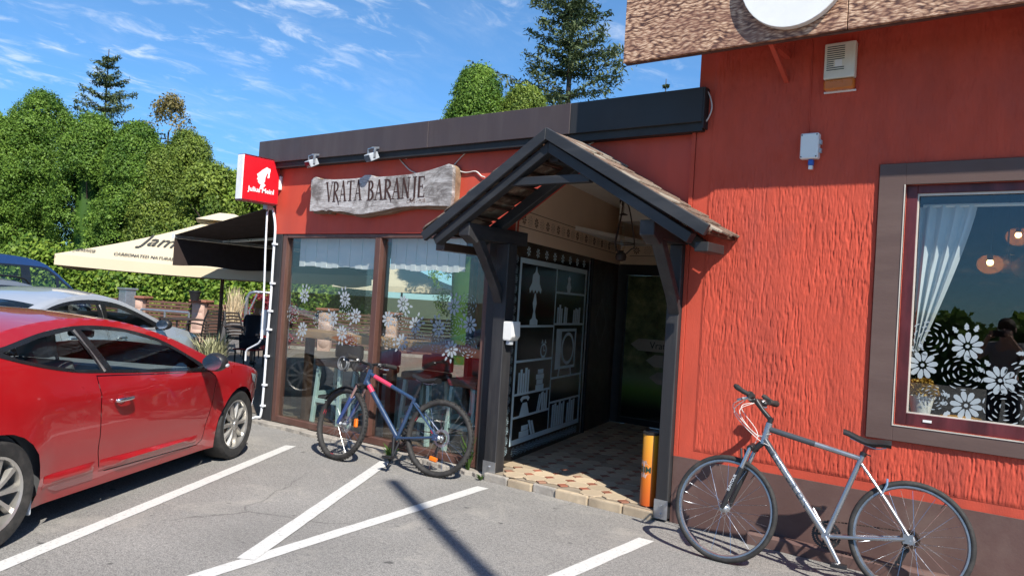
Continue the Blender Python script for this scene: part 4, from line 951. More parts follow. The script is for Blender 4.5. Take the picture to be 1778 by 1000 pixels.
# ------------------------------------------------------------------ hanging lamp in the recess
la = thing('hanging_lamp', 'rusty wrought iron oil lamp hanging inside the porch', 'lamp', (-3.49, 6.2, 2.9))
L = lambda n, mb, mt, **k: obj(n, mb, mt, la, world=True, **k)
lx, ly = -3.49, 6.2
fm = MB()
for k in range(3):
    a = 0.5 + k * 2.094; e = Vector((lx + .115 * math.cos(a), ly + .115 * math.sin(a), 2.19)); tp = Vector((lx + .02 * math.cos(a), ly + .02 * math.sin(a), 2.60))
    fm.tube(curve([tp, tp.lerp(e, .35) + Vector((.012, 0, 0)), e, e + Vector((-.03 * math.cos(a), -.03 * math.sin(a), -.05)), Vector((lx + .045 * math.cos(a), ly + .045 * math.sin(a), 2.10))]), .006, 6)
    hk = Vector((lx + .05 * math.cos(a), ly + .05 * math.sin(a), 2.56)); fm.tube([hk + Vector((.025 * math.cos(t_) * math.cos(a), .025 * math.cos(t_) * math.sin(a), .025 * math.sin(t_))) for t_ in [i * .5 for i in range(9)]], .005, 5)
fm.tube([(lx + .115 * math.cos(i * .3927), ly + .115 * math.sin(i * .3927), 2.19) for i in range(16)], .004, 5, closed=True)
L('frame', fm, MAT['iron'], smooth=60)
ch = MB()
for k in range(7):
    z = 2.62 + k * .044; a = (k % 2) * 1.571
    ch.tube([(lx + .012 * math.cos(t_) * math.cos(a), ly + .012 * math.cos(t_) * math.sin(a), z + .026 * math.sin(t_)) for t_ in [i * .785 for i in range(8)]], .004, 5, closed=True)
L('chain', ch, MAT['iron'], smooth=60)
L('oil_font', MB().lathe([(.015, 2.03), (.045, 2.04), (.052, 2.07), (.045, 2.10), (.02, 2.115), (.028, 2.125)], (lx, ly, 0), n=16), MAT['iron'], smooth=50)
L('chimney', MB().lathe([(.022, 2.125), (.034, 2.16), (.024, 2.23), (.019, 2.34)], (lx, ly, 0), n=14), M_glass('lamp_chimney_glass', (.9, .86, .78), 1.5), smooth=60)
L('smoke_cap', MB().lathe([(.0, 2.47), (.038, 2.455), (.04, 2.45), (0, 2.452)], (lx, ly, 0), n=14).cyl((lx, ly, 2.46), (lx, ly, 2.60), .003, n=5), MAT['iron'])
# ------------------------------------------------------------------ bicycles
def bike(name, label, rear, front, lean, steer, r, G, col, accents, style):
    rear, front = Vector((*rear, 0)), Vector((*front, 0)); d = (front - rear).normalized(); left = Vector((-d.y, d.x, 0))
    side = left if left.y > 0 else -left
    up = Vector((0, 0, 1)) * math.cos(lean) + side * math.sin(lean); lf = up.cross(d)
    t = thing(name, label, 'bicycle', rear)
    t.matrix_basis = Matrix(((d.x, lf.x, up.x, rear.x), (d.y, lf.y, up.y, rear.y), (d.z, lf.z, up.z, rear.z), (0, 0, 0, 1)))
    V = lambda p, y=0.0: Vector((p[0], y, p[1]))
    rh, fh, BB, stT, hT, hB = [V(G[k]) for k in ('rh', 'fh', 'bb', 'st', 'ht', 'hb')]
    ax = (hT - hB).normalized(); rot = Matrix.Rotation(steer, 4, ax); S4 = Matrix.Translation(hB) @ rot @ Matrix.Translation(-hB)
    st = lambda p: S4 @ Vector(p)
    paint = M(name + '_paint', col, 0.28, style.get('metal', 0.0), var=.06, coat=.6)
    th = style['tube']
    fr = MB()
    fr.tube([hB - ax * .012, hT + ax * .012], th * 1.08, 14); fr.tube([hT.lerp(hB, .22), stT], [th * .92, th * .78], 12); fr.tube([hB.lerp(hT, .15), BB], [th * 1.12, th * 1.05], 14)
    fr.tube([BB, stT + (stT - BB).normalized() * .03], th * .82, 12); fr.cyl(BB + Vector((0, -.038, 0)), BB + Vector((0, .038, 0)), .024, n=14)
    for s in (-1, 1):
        fr.tube(curve([BB + Vector((-.02, s * .02, 0)), BB.lerp(rh, .45) + Vector((0, s * .045, 0)), rh + Vector((.03, s * .062, .004))], 5), .0115, 8)
        fr.tube(curve([stT + Vector((-.005, s * .018, -.03)), stT.lerp(rh, .45) + Vector((0, s * .04, 0)), rh + Vector((.012, s * .062, .028))], 5), .009, 8)
        fr.box(rh.x - .015, rh.x + .04, s * .062 - .004, s * .062 + .004, rh.z - .02, rh.z + .035)
    fr.tube([stT.lerp(rh, .28) + Vector((0, -.036, 0)), stT.lerp(rh, .28) + Vector((0, .036, 0))], .009, 8)
    fo = obj('frame', fr, paint, t, smooth=45)
    for a, b, f0, f1, k, c_ in accents:
        A_, B_ = {'dt': (hB.lerp(hT, .15), BB), 'tt': (hT.lerp(hB, .22), stT), 'ss': (stT + Vector((0, .03, 0)), rh + Vector((0, .055, 0)))}[a]
        obj('frame_decal', MB().tube([A_.lerp(B_, f0), A_.lerp(B_, f1)], th * k, 14, caps=False), M('accent_paint_%s' % b, c_, .3, coat=.5), fo, smooth=60)
    if style.get('text'):
        tx = MB(); A_, B_ = hB.lerp(hT, .15), BB; ux = (B_ - A_).normalized(); s_ = 1 if style['show'] > 0 else -1
        vs, fs = text_geo(style['text'], .062, 0, bold=.0015, space=1.15); R0 = th * 1.14; uy = Vector((0, s_, 0)).cross(ux) * s_
        q = []
        n_ = Vector((0, s_, 0)); u_ = ux if (ux.cross(n_ ) .z) else ux
        wv = n_.cross(ux)
        for v in vs:
            a = (v.y - .022) / R0; q.append(A_.lerp(B_, .42) + ux * v.x + (n_ * math.cos(a) + wv * math.sin(a)) * (R0 + .001))
        obj('frame_lettering', tx.add(q, fs), M('frame_lettering_ink', style['ink'], .4), fo)
    # wheels
    def wheel(hub, steered, disc):
        rim = MB().lathe([(r - .042, -.012), (r - .048, 0), (r - .042, .012), (r - .026, .0125), (r - .024, .009), (r - .024, -.009), (r - .026, -.0125)], (0, 0, 0), (0, 1, 0), 48, closed=True)
        w = obj('wheel', rim, style['rim'], t, smooth=50)
        w.matrix_basis = (S4 @ Matrix.Translation(hub)) if steered else Matrix.Translation(hub)
        tw = style['tyre']
        prof = [(r - tw + (tw * .98) * math.cos(a) * .5 + tw * .5, tw * .56 * math.sin(a)) for a in [2 * math.pi * i / 12 for i in range(12)]]
        ty = MB().lathe(prof, (0, 0, 0), (0, 1, 0), 56, closed=True)
        if style.get('knobs'):
            for k in range(64):
                a = 2 * math.pi * k / 64
                for yy in (-.015, -.004, .008) if k % 2 else (-.009, .002, .014):
                    m_ = Matrix.Rotation(-a, 4, 'Y'); ty.box(r - .004, r + .003, yy, yy + .008, -.006, .006, m_)
        obj('tyre', ty, MAT['rubber'], w, smooth=50)
        obj('hub', MB().lathe([(.008, -.058), (.012, -.05), (.026, -.036), (.026, -.033), (.014, -.03), (.014, .03), (.026, .033), (.026, .036), (.012, .05), (.008, .058)], (0, 0, 0), (0, 1, 0), 14).cyl((0, -.068, 0), (0, .068, 0), .006, n=8), MAT['galv'], w, smooth=40)
        spk = MB().tube([(.024, 0, 0), (r - .042, 0, 0)], .0013, 4, caps=False); sme = mesh_of('spoke', spk, MAT['chrome'])
        for k in range(28):
            a = 2 * math.pi * k / 28; sy = .034 if k % 2 else -.034; dn = .5 if (k // 2) % 2 else -.5
            p0 = Vector((.024 * math.cos(a + dn * 2.2), sy, .024 * math.sin(a + dn * 2.2))); p1 = Vector(((r - .044) * math.cos(a), 0, (r - .044) * math.sin(a)))
            o = bpy.data.objects.new('spoke', sme); link(o, w); dd = (p1 - p0)
            o.matrix_basis = Matrix.Translation(p0) @ dd.to_track_quat('X', 'Z').to_matrix().to_4x4() @ Matrix.Translation((-.024, 0, 0))
        if style.get('refl'):
            a = style['refl'][1 if steered else 0]
            m_ = Matrix.Rotation(-a, 4, 'Y'); obj('reflector', MB().box(r * .50, r * .62, -.014, .014, -.042, .042, m_), M('orange_reflector', (0.75, 0.16, 0.01), .3) if 'orange_reflector' not in bpy.data.materials else bpy.data.materials['orange_reflector'], w, bevel=.008)
            for da in (1.9, 3.6): 
                m_ = Matrix.Rotation(-a - da, 4, 'Y'); obj('rim_decal', MB().box(r - .05, r - .03, -.0135, .0135, -.05, .05, m_), M('pink_print', (0.55, 0.03, 0.06), .4) if 'pink_print' not in bpy.data.materials else bpy.data.materials['pink_print'], w)
        if disc:
            ro = MB().lathe([(.055, .0), (.08, 0), (.08, .002), (.055, .002)], (0, -.045, 0), (0, 1, 0), 28, closed=True)
            for k in range(5):
                a = k * 1.2566; ro.bar((.02 * math.cos(a), -.044, .02 * math.sin(a)), (.06 * math.cos(a + .3), -.044, .06 * math.sin(a + .3)), .002, .008, (0, 1, 0))
            obj('brake_disc', ro, MAT['galv'], w)
        else:
            vl = MB().tube([((r - .045) * math.cos(2.2), 0, (r - .045) * math.sin(2.2)), ((r - .085) * math.cos(2.2), 0, (r - .085) * math.sin(2.2))], .003, 5); obj('valve', vl, MAT['black'], w)
        return w
    wr = wheel(rh, False, style['disc']); wf_ = wheel(fh, True, style['disc'])
    # fork
    fk = MB(); cr = V(G['crown']); fx = (fh - hB).normalized()
    lo_, up_ = MB(), MB()
    for s in (-1, 1):
        top = cr + Vector((0, s * .058, 0)); bot = fh + Vector((0, s * .058, 0))
        up_.tube([st(top + ax * .03), st(top.lerp(bot, .40))], .0145, 10); lo_.tube([st(top.lerp(bot, .30)), st(top.lerp(bot, .93)), st(bot)], [.0205, .018, .013], 10)
    fk.tube([st(cr + Vector((0, -.07, .01))), st(cr + Vector((0, 0, .03))), st(cr + Vector((0, .07, .01)))], .021, 10); fk.tube([st(cr), st(hB)], .02, 10)
    br_ = cr.lerp(fh, .36); lo_.tube(curve([st(br_ + Vector((0, -.058, 0))), st(br_ + ax * .05 + Vector((0.0, 0, 0))), st(br_ + Vector((0, .058, 0)))], 5), .012, 8)
    f_ = obj('fork', fk, MAT['black_plastic'], t, smooth=45); obj('stanchion', up_, style['stanch'], f_, smooth=45); obj('lower_legs', lo_, style['lower'], f_, smooth=45)
    if style.get('forktext'):
        s_ = style['show']; a_, b_ = fh.lerp(cr, .34) + Vector((0, s_ * .079, 0)), fh.lerp(cr, .52) + Vector((0, s_ * .079, 0)); ux = (b_ - a_).normalized()
        tm = MB(); put_text(tm, style['forktext'], .025, a_.lerp(b_, .5), ux, Vector((0, s_, 0)).cross(ux), .0008); tm.v = [tuple(st(v)) for v in tm.v]
        obj('fork_lettering', tm, M('white_fork_print', (.6, .64, .68), .4), f_)
    # cockpit
    sm = V(G['stem']); bc = V(G['bar'])
    sp_ = MB().tube([st(hT), st(hT + ax * .05)], .018, 10); sp_.tube([st(hT + ax * .035), st(sm), st(bc)], [.017, .015, .019], 10)
    obj('stem', sp_, MAT['black_plastic'], t, smooth=45)
    bw = style['barw']; back = Vector((-.05, 0, .0)); rise = Vector((0, 0, style.get('rise', .0)))
    hb = MB().tube([st(p) for p in curve([bc + back + rise + Vector((0, -bw, 0)), bc + rise + Vector((0, -bw * .45, 0)), bc + Vector((0, -.05, 0)), bc + Vector((0, .05, 0)), bc + rise + Vector((0, bw * .45, 0)), bc + back + rise + Vector((0, bw, 0))], 5)], .0125, 8)
    h_ = obj('handlebar', hb, style.get('barmat', MAT['black_plastic']), t, smooth=45)
    for s in (-1, 1):
        e = bc + back + rise + Vector((0, s * bw, 0)); i_ = bc + back * .6 + rise + Vector((0, s * bw * .62, 0))
        obj('grip', MB().tube([st(e + Vector((0, s * .012, 0))), st(e), st(e.lerp(i_, .5)), st(i_)], [.0225, .0235, .020, .021], 10), MAT['rubber'], h_, smooth=45)
        pv = i_ + Vector((.03, -s * .035, -.01))
        lv = MB().tube([st(p) for p in curve([pv, pv + Vector((.045, s * .02, -.012)), pv + Vector((.04, s * .10, -.025)), e + Vector((.055, -s * .015, -.03))], 4)], [.010] * 4 + [.008] * 9, 6); lv.add(*(lambda m_: (m_.v, m_.f))(MB().ball(st(pv + Vector((-.01, -s * .01, 0))), (.022, .026, .02), 8, 6)))
        obj('brake_lever', lv, style['lever'], h_, smooth=45)
        obj('shifter', MB().ball(st(i_ + Vector((.012, -s * .05, -.018))), (.028, .022, .02), 8, 6), MAT['black_plastic'], h_, smooth=60)
        if style.get('barend'):
            obj('bar_end', MB().tube([st(p) for p in curve([e + Vector((0, s * .016, 0)), e + Vector((.04, s * .022, .015)), e + Vector((.10, s * .012, .05))], 4)], [.015] * 6 + [.017, .018, .012], 9), MAT['rubber'], h_, smooth=50)
    cb_ = MB()
    for s, k in ((-1, 0), (1, 1), (-1, 2), (1, 3)):
        i_ = bc + rise + Vector((.02, s * (bw * .5 - .03 * (k // 2)), -.01)); en = st(cr + Vector((.02, s * .03, 0))) if k == 0 else hT.lerp(hB, .5) + Vector((-.03, s * .03, 0)) if k < 3 else hB + Vector((-.04, s * .03, -.02))
        cb_.tube(curve([st(i_), st(i_ + Vector((.10, -s * .06, -.05 - .015 * k))), st(hT + Vector((.075, s * .015, -.06 - .01 * k))), en], 6), .0026, 5)
    obj('cables', cb_, MAT['black_plastic'] if not style.get('paleCables') else MAT['cable'], t, smooth=60)
    # saddle and post
    nN, nR = V(G['sn']), V(G['sr']); sd_ = MB(); L_ = (nN - nR); n = 10; k = 12; vs = []
    for i in range(n + 1):
        u = i / n; w_ = .072 * (1 - u) ** 1.1 * (1 if u > .12 else .75 + 2 * u) + .019; c_ = nR + L_ * u + Vector((0, 0, .012 * math.cos(u * 6.28) - .006))
        for j in range(k):
            a = 2 * math.pi * j / k; zz_ = math.sin(a); vs.append(c_ + Vector((0, w_ * math.cos(a), (.016 * zz_ if zz_ > 0 else .034 * zz_ * (1 - .4 * u)) - .012 * abs(math.cos(a)) ** 2)))
    fs = [(i * k + j, i * k + (j + 1) % k, (i + 1) * k + (j + 1) % k, (i + 1) * k + j) for i in range(n) for j in range(k)] + [tuple(range(k)), tuple(n * k + j for j in range(k))]
    sa = obj('saddle', sd_.add(vs, fs), style['saddle'], t, smooth=60)
    ra = MB()
    for s in (-1, 1): ra.tube(curve([nR + L_ * .1 + Vector((0, s * .03, -.03)), nR + L_ * .35 + Vector((0, s * .022, -.05)), nR + L_ * .85 + Vector((0, s * .008, -.025))], 4), .0035, 5)
    obj('saddle_rail', ra, MAT['galv'], sa)
    sdir = (stT - BB).normalized(); scl = nR.lerp(nN, .42) + Vector((0, 0, -.05))
    obj('seatpost', MB().tube([stT, stT + sdir * ((scl - stT).dot(sdir))], .0135, 10).box(scl.x - .03, scl.x + .03, -.018, .018, scl.z - .012, scl.z + .012), style['post'], t, smooth=45)
    obj('seat_clamp', MB().cyl(stT + sdir * .022, stT + sdir * .045, th * .98, n=12).tube([stT + sdir * .034 + Vector((-.02, .02, 0)), stT + sdir * .03 + Vector((-.045, .03, -.002))], .004, 6), style.get('clamp', MAT['black_plastic']), t, smooth=45)
    # drivetrain on the right side (-y)
    cr0 = MB()
    for rr, yy, nt_ in ((.088, -.052, 42), (.068, -.045, 32)):
        pr = []
        for i in range(nt_ * 2): a = math.pi * i / nt_; q = rr if i % 2 else rr - .006; pr.append((q * math.cos(a), q * math.sin(a)))
        inn = [((rr - .018) * math.cos(a), (rr - .018) * math.sin(a)) for a in [2 * math.pi * i / 24 for i in range(24)]]
        cr0.holed(pr, [inn], lambda u, v, d_: (BB.x + u, d_, BB.z + v), yy, yy + .003)
    for i in range(5): a = i * 1.2566; cr0.bar(BB + Vector((0, -.05, 0)), BB + Vector((.07 * math.cos(a), -.05, .07 * math.sin(a))), .014, .006, (0, 1, 0))
    obj('chainring', cr0, MAT['black_plastic'] if not style.get('steelring') else MAT['iron'], t)
    ca = G['crank']; cd_ = Vector((math.cos(ca), 0, math.sin(ca))) * .17
    for s in (-1, 1):
        e = BB + cd_ * s * -1 + Vector((0, s * .078, 0)); arm = MB().tube([BB + Vector((0, s * .06, 0)), BB + cd_ * -s * .3 + Vector((0, s * .066, 0)), e], [.019, .015, .013], 8)
        o = obj('crank_arm', arm, style['crank'], t, smooth=50)
        pd = MB().cyl(e, e + Vector((0, s * .10, 0)), .006, n=6); pd.box(e.x - .045, e.x + .045, e.y + s * .03 if s > 0 else e.y - .11, e.y + .11 if s > 0 else e.y - .03, e.z - .011, e.z + .011)
        obj('pedal', pd, MAT['black_plastic'], o, bevel=.003)
    cs = MB()
    for i in range(7): q = .024 + i * .0052; cs.lathe([(q - .012, 0), (q, 0), (q, .0018), (q - .012, .0018)], (rh.x, -.052 + i * .0042, rh.z), (0, 1, 0), 24, closed=True)
    obj('cassette', cs, MAT['iron'], t)
    de = MB(); j1, j2 = rh + Vector((.02, -.055, -.065)), rh + Vector((.055, -.055, -.155))
    for j in (j1, j2): de.lathe([(.008, 0), (.021, 0), (.021, .006), (.008, .006)], j, (0, 1, 0), 14, closed=True)
    de.bar(j1, j2, .004, .03, (1, 0, 0)).bar(rh + Vector((.005, -.066, -.01)), j1, .012, .02, (1, 0, 0))
    obj('derailleur', de, MAT['black_plastic'], t)
    chn = MB(); top = [BB + Vector((0, -.045, .086)), rh + Vector((0, -.045, .04))]; bot = [BB + Vector((-.01, -.045, -.086)), j2 + Vector((0.01, .008, -.02))]
    for a_, b_ in (top, bot):
        N_ = int((b_ - a_).length / .02)
        for i in range(N_): chn.bar(a_.lerp(b_, i / N_), a_.lerp(b_, (i + .8) / N_), .006 if i % 2 else .009, .008)
    obj('chain', chn, MAT['iron'], t, kind='stuff')
    for ex in style.get('extra', ()): ex(t, st, rh, fh, hT, hB, BB, stT, bc, cr)
    return t
paintA = (0.33, 0.345, 0.365)
steel = M('silver_fork_metal', (0.55, 0.56, 0.58), .25, .9)
def rear_brake(t, st, rh, fh, hT, hB, BB, stT, bc, cr):
    b = MB(); q = stT.lerp(rh, .42)
    for s in (-1, 1): b.tube([q + Vector((.0, s * .045, -.02)), q + Vector((-.03, s * .035, .05)), q + Vector((-.03, s * .03, .085))], .007, 6)
    b.tube([q + Vector((-.03, -.03, .085)), q + Vector((-.03, .03, .085))], .002, 4); obj('rear_brake', b, steel, t, smooth=45)
    b = MB(); q = cr + (fh - cr) * .12
    for s in (-1, 1): b.tube([st(q + Vector((.03, s * .045, -.05))), st(q + Vector((.045, s * .04, .05)))], .008, 6)
    b.tube([st(q + Vector((.045, -.04, .05))), st(q + Vector((.045, .04, .05)))], .002, 4); obj('front_brake', b, MAT['black_plastic'], t, smooth=45)
silver_bike = bike('silver_bicycle', 'silver trekking bicycle with black fork leaning on the red plaster wall', (-.842, 5.13), (-1.905, 4.925), R(8), R(-9), .343,
    dict(rh=(0, .343), fh=(1.087, .343), bb=(.463, .283), st=(.29, .775), ht=(.846, .915), hb=(.872, .80), crown=(.938, .737), stem=(.895, 1.005), bar=(.945, 1.065), sn=(.40, .925), sr=(.125, .885), crank=R(58)),
    paintA, [('tt', 'dark', 0.0, .52, .93, (.05, .055, .062)), ('dt', 'dark2', 0.0, .17, 1.13, (.05, .055, .065))],
    dict(tube=.0205, metal=.75, rim=M('grey_rim', (.36, .40, .45), .3, .85), tyre=.036, disc=False, stanch=steel, lower=M('black_fork', (.02, .021, .023), .3, coat=.4), lever=M('grey_lever', (.5, .5, .5), .35, .8), barw=.285, barend=True, rise=.01,
         saddle=M('black_saddle', (.018, .018, .019), .45), post=M('red_seatpost', (.45, .04, .02), .35), crank=steel, show=1, text='CENTURION', ink=(.07, .085, .11), forktext='SUNTOUR', paleCables=True, extra=(rear_brake,)))
blue = (0.022, 0.050, 0.108); pink = (0.62, 0.045, 0.10)
def mtb_extra(t, st, rh, fh, hT, hB, BB, stT, bc, cr):
    f = MB(); rr = .362; k = 12; vs = []
    for i in range(k + 1):
        a = R(35 + 75 * i / k); c_ = fh + Vector((rr * math.cos(a), 0, rr * math.sin(a)))
        for j in range(5):
            w_ = (j - 2) / 2; vs.append(st(c_ + Vector((math.cos(a), 0, math.sin(a))) * (-.014 * w_ * w_) + Vector((0, .034 * w_, 0))))
    f.add(vs + [Vector(v) + Vector((0, 0, .003)) for v in vs], [(i * 5 + j, i * 5 + j + 1, i * 5 + j + 6, i * 5 + j + 5) for i in range(k) for j in range(4)] + [(65 + i * 5 + j + 5, 65 + i * 5 + j + 6, 65 + i * 5 + j + 1, 65 + i * 5 + j) for i in range(k) for j in range(4)])
    obj('mudguard', f, MAT['black_plastic'], t, smooth=60)
    e = bc + Vector((-.03, .285, .02)); q = MB()
    q.tube([st(e + Vector((.05 + .008 * math.sin(i * .5), -.01 + .02 * math.sin(i * .13), -.07)) + Vector((.062 * math.cos(i * .524), 0, .062 * math.sin(i * .524)))) for i in range(37)], .0085, 7); obj('coiled_lock', q, M('grey_lock_sleeve', (.10, .105, .11), .4), t, smooth=60)
    obj('kickstand', MB().tube([BB + Vector((-.05, .04, -.03)), BB + Vector((-.02, .13, -.255))], .009, 7), MAT['black_plastic'], t)
mtb = bike('blue_bicycle', 'dark blue and pink mountain bike with disc brakes at the shop window', (-4.672, 5.185), (-5.725, 4.945), R(8), R(-14), .343,
    dict(rh=(0, .343), fh=(1.085, .343), bb=(.435, .291), st=(.31, .655), ht=(.828, .872), hb=(.862, .750), crown=(.91, .702), stem=(.845, .925), bar=(.885, .935), sn=(.355, .865), sr=(.085, .852), crank=R(82)),
    blue, [('dt', 'pink', .08, .20, 1.13, pink), ('tt', 'pink', .12, .50, .93, pink), ('ss', 'pink', .80, .88, .5, pink)],
    dict(tube=.0225, rim=M('black_rim', (.02, .02, .022), .35), tyre=.052, knobs=True, disc=True, stanch=M('pale_pink_stanchion', (.60, .42, .38), .25, .8), lower=M('blue_fork', (.03, .062, .19), .3, coat=.5), lever=MAT['alu'], barw=.305, rise=.02,
         saddle=MAT['black_plastic'], post=MAT['black_plastic'], crank=MAT['black_plastic'], show=1, refl=(R(-80), R(172)), extra=(mtb_extra,)))
# pink flash on the near fork leg
# ------------------------------------------------------------------ cars
def interp(tab, x):
    if x <= tab[0][0]: return tab[0][1]
    for (a, va), (b, vb) in zip(tab, tab[1:]):
        if x <= b:
            t = (x - a) / (b - a); return va + (vb - va) * t
    return tab[-1][1]
def inpoly(p, poly):
    x, y = p; c = False; j = len(poly) - 1
    for i in range(len(poly)):
        (xi, yi), (xj, yj) = poly[i], poly[j]
        if (yi > y) != (yj > y) and x < (xj - xi) * (y - yi) / (yj - yi) + xi: c = not c
        j = i
    return c
def offset_poly(poly, d):
    a = sum(p[0] * q[1] - q[0] * p[1] for p, q in zip(poly, poly[1:] + poly[:1])); s = 1 if a > 0 else -1; out = []
    for i in range(len(poly)):
        p0, p1, p2 = Vector(poly[i - 1]), Vector(poly[i]), Vector(poly[(i + 1) % len(poly)])
        d1, d2 = (p1 - p0).normalized(), (p2 - p1).normalized(); n = Vector((d1.y + d2.y, -d1.x - d2.x)) * s
        if n.length < 1e-4: n = Vector((d1.y, -d1.x)) * s
        n.normalize(); c = max(.5, n.dot(Vector((d1.y, -d1.x)) * s)); out.append(tuple(p1 + n * d / c))
    return out
def spline2(pts, n=4, closed=True):
    out = []; k = len(pts)
    for i in range(k if closed else k - 1):
        P_ = [Vector(pts[(i + j - 1) % k] if closed else pts[min(max(i + j - 1, 0), k - 1)]) for j in range(4)]
        for q in range(n):
            t = q / n; a, b, c, d = P_; out.append(tuple(.5 * ((2 * b) + (c - a) * t + (2 * a - 5 * b + 4 * c - d) * t * t + (3 * b - a - 3 * c + d) * t ** 3)))
    if not closed: out.append(tuple(pts[-1]))
    return out
def cdt(loops, grid, extra=()):
    """triangulate the plane with the loops as edges and a grid of inner points"""
    V_, E_ = [], []
    for l in loops:
        b = len(V_); V_ += [Vector(p) for p in l]; E_ += [(b + i, b + (i + 1) % len(l)) for i in range(len(l))]
    xs, ys = [v.x for v in V_], [v.y for v in V_]; cons = np.array([(v.x, v.y) for v in V_])
    for q in extra:
        if np.min((cons[:, 0] - q[0]) ** 2 + (cons[:, 1] - q[1]) ** 2) > .012 ** 2: V_.append(Vector(q))
    cons = np.array([(v.x, v.y) for v in V_])
    x = min(xs)
    while x < max(xs):
        y = min(ys)
        while y < max(ys):
            q = (x + rnd.uniform(-.004, .004), y + rnd.uniform(-.004, .004))
            if np.min((cons[:, 0] - q[0]) ** 2 + (cons[:, 1] - q[1]) ** 2) > (grid * .45) ** 2: V_.append(Vector(q))
            y += grid
        x += grid
    vo, _, fo, *_ = geometry.delaunay_2d_cdt(V_, E_, [], 0, 1e-5)
    return [(v.x, v.y) for v in vo], fo
def dense(poly, step=.05):
    out = []
    for p, q in zip(poly, poly[1:] + poly[:1]):
        n = max(1, int(math.hypot(q[0] - p[0], q[1] - p[1]) / step)); out += [(p[0] + (q[0] - p[0]) * i / n, p[1] + (q[1] - p[1]) * i / n) for i in range(n)]
    return out
TINT = M_glass('tinted_car_glass', (0.86, 0.94, 0.93), 1.55); TRIM = M('car_black_trim', (0.012, 0.012, 0.013), .3, coat=.3); SEATM = M('grey_seat_cloth', (.12, .125, .13), .8)
LAMP = M('headlamp_plastic', (.55, .56, .58), .08, .3, coat=1); TAIL = M('red_tail_lens', (.50, .012, .012), .15, coat=1)
LINER = M('wheel_liner', (.012, .012, .012), .9); RIMM = M('car_alloy_rim', (.56, .54, .50), .35, .8, var=.06)
def carpaint(name, col, metal):
    m = M(name, col, .34, metal, var=.03, vscale=1.5, coat=1.0, dirt=tuple(min(1, c * .75 + .05) for c in col), dscale=3.5, damt=.12); return m
def car(name, label, P, origin, head):
    d = Vector((head[0], head[1], 0)).normalized(); t = thing(name, label, P.get('cat', 'car'), origin, math.atan2(d.y, d.x), P.get('group'))
    wb, Hw, prof, Wt = P['wb'], P['Hw'], P['prof'], P['W']; zs, zb = P.get('zs', .70), P.get('zb', .17); a1, a2 = P.get('tum', (.08, .62))
    paint = P['paint']; AR = P.get('ar', .352); wr = P.get('wr', .312)
    def yy(s, z):
        h = z - zs
        cr = .012 * math.exp(-((z - (zs + .02 - .02 * s)) / .05) ** 2) * P.get('crease', 1) - .010 * math.exp(-((z - .40) / .07) ** 2)
        if h < 0: g = 1 - .085 * (h / (zs - zb)) ** 2
        else: g = 1 - a1 * h - a2 * h * h
        fl = 0.0
        for ax_ in (0, -wb):
            r_ = math.hypot(s - ax_, z - .31); fl += .022 * math.exp(-((r_ - AR) / .07) ** 2)
        return Hw * interp(Wt, s) * g + cr + fl * (1 if z < zs else math.exp(-h * 10))
    top = spline2(prof, 3, False)      # rear bottom, over the roof, to front bottom
    arc = lambda c, a0, a1_: [(c + AR * math.cos(R(a0 + (a1_ - a0) * i / 16)), .31 + AR * math.sin(R(a0 + (a1_ - a0) * i / 16))) for i in range(17)]
    aa = math.degrees(math.asin((.31 - zb) / AR))
    sil = [top[0]] + arc(-wb, 180 + aa, -aa) + arc(0, 180 + aa, -aa) + top[::-1][:-1]
    sil = dense(sil, .06)
    dlo = dense(spline2(P['dlo'], 3), .05); glasses = [dense(g, .05) for g in P['glass']]; door = P['doors']
    door_in = [dense(q, .05) for q in door]; door_out = [dense(offset_poly(q, .008), .05) for q in door]
    tp = [q for q in dense(top, .05) if q[1] > .75]
    ex_ = [(s_, z_ - dz) for s_, z_ in tp for dz in (.016, .036, .062) if inpoly((s_, z_ - dz), sil) and not inpoly((s_, z_ - dz), dlo)]
    vo, fo = cdt([sil, dlo] + door_in + door_out, P.get('grid', .07), ex_)
    body, doors = MB(), [MB() for _ in door]; 
    for sgn in (1, -1):
        vs3 = [(s, sgn * yy(s, z), z) for s, z in vo]; bl, dl = [], [[] for _ in door]
        for f in fo:
            c = (sum(vo[i][0] for i in f) / 3, sum(vo[i][1] for i in f) / 3)
            if not inpoly(c, sil) or inpoly(c, dlo): continue
            k = next((k for k, q in enumerate(door_in) if inpoly(c, q)), None)
            if k is not None: dl[k].append(f); continue
            if any(inpoly(c, q) for q in door_out): continue
            bl.append(f)
        def put(mb, fs):
            use = sorted({i for f in fs for i in f}); mp_ = {v: i for i, v in enumerate(use)}
            mb.add([vs3[i] for i in use], [tuple(mp_[i] for i in (f if sgn > 0 else f[::-1])) for f in fs])
        put(body, bl)
        if sgn > 0 or P.get('bothdoors', True):
            for k in range(len(door)): put(doors[k], dl[k])
    # top skin: follow the profile across the car
    n = len(top); nv = 17; g_ = []
    for i, (s, z) in enumerate(top):
        p0, p1 = top[max(i - 1, 0)], top[min(i + 1, n - 1)]; tx, tz = p1[0] - p0[0], p1[1] - p0[1]; L_ = math.hypot(tx, tz); nx, nz = -tz / L_, tx / L_
        c = interp(P['camber'], s); ye = yy(s, z)
        g_.append([(s + nx * c * (1 - abs(v) ** 2.2), v * ye, z + nz * c * (1 - abs(v) ** 2.2)) for v in [-1 + 2 * j / (nv - 1) for j in range(nv)]])
    def cellkind(i, j):
        s = (top[i][0] + top[i + 1][0]) / 2; z = (top[i][1] + top[i + 1][1]) / 2; v = abs(-1 + 2 * (j + .5) / (nv - 1))
        for nm, s0, s1, vm in P['screens']:
            if s0 <= s <= s1 and z > P.get('zscreen', .85): return nm if v < vm else 'pillar'
        if s > 0 and .24 < z < .46 and v < .62 and s > .45: return 'grille'
        return 'body'
    kinds = {}
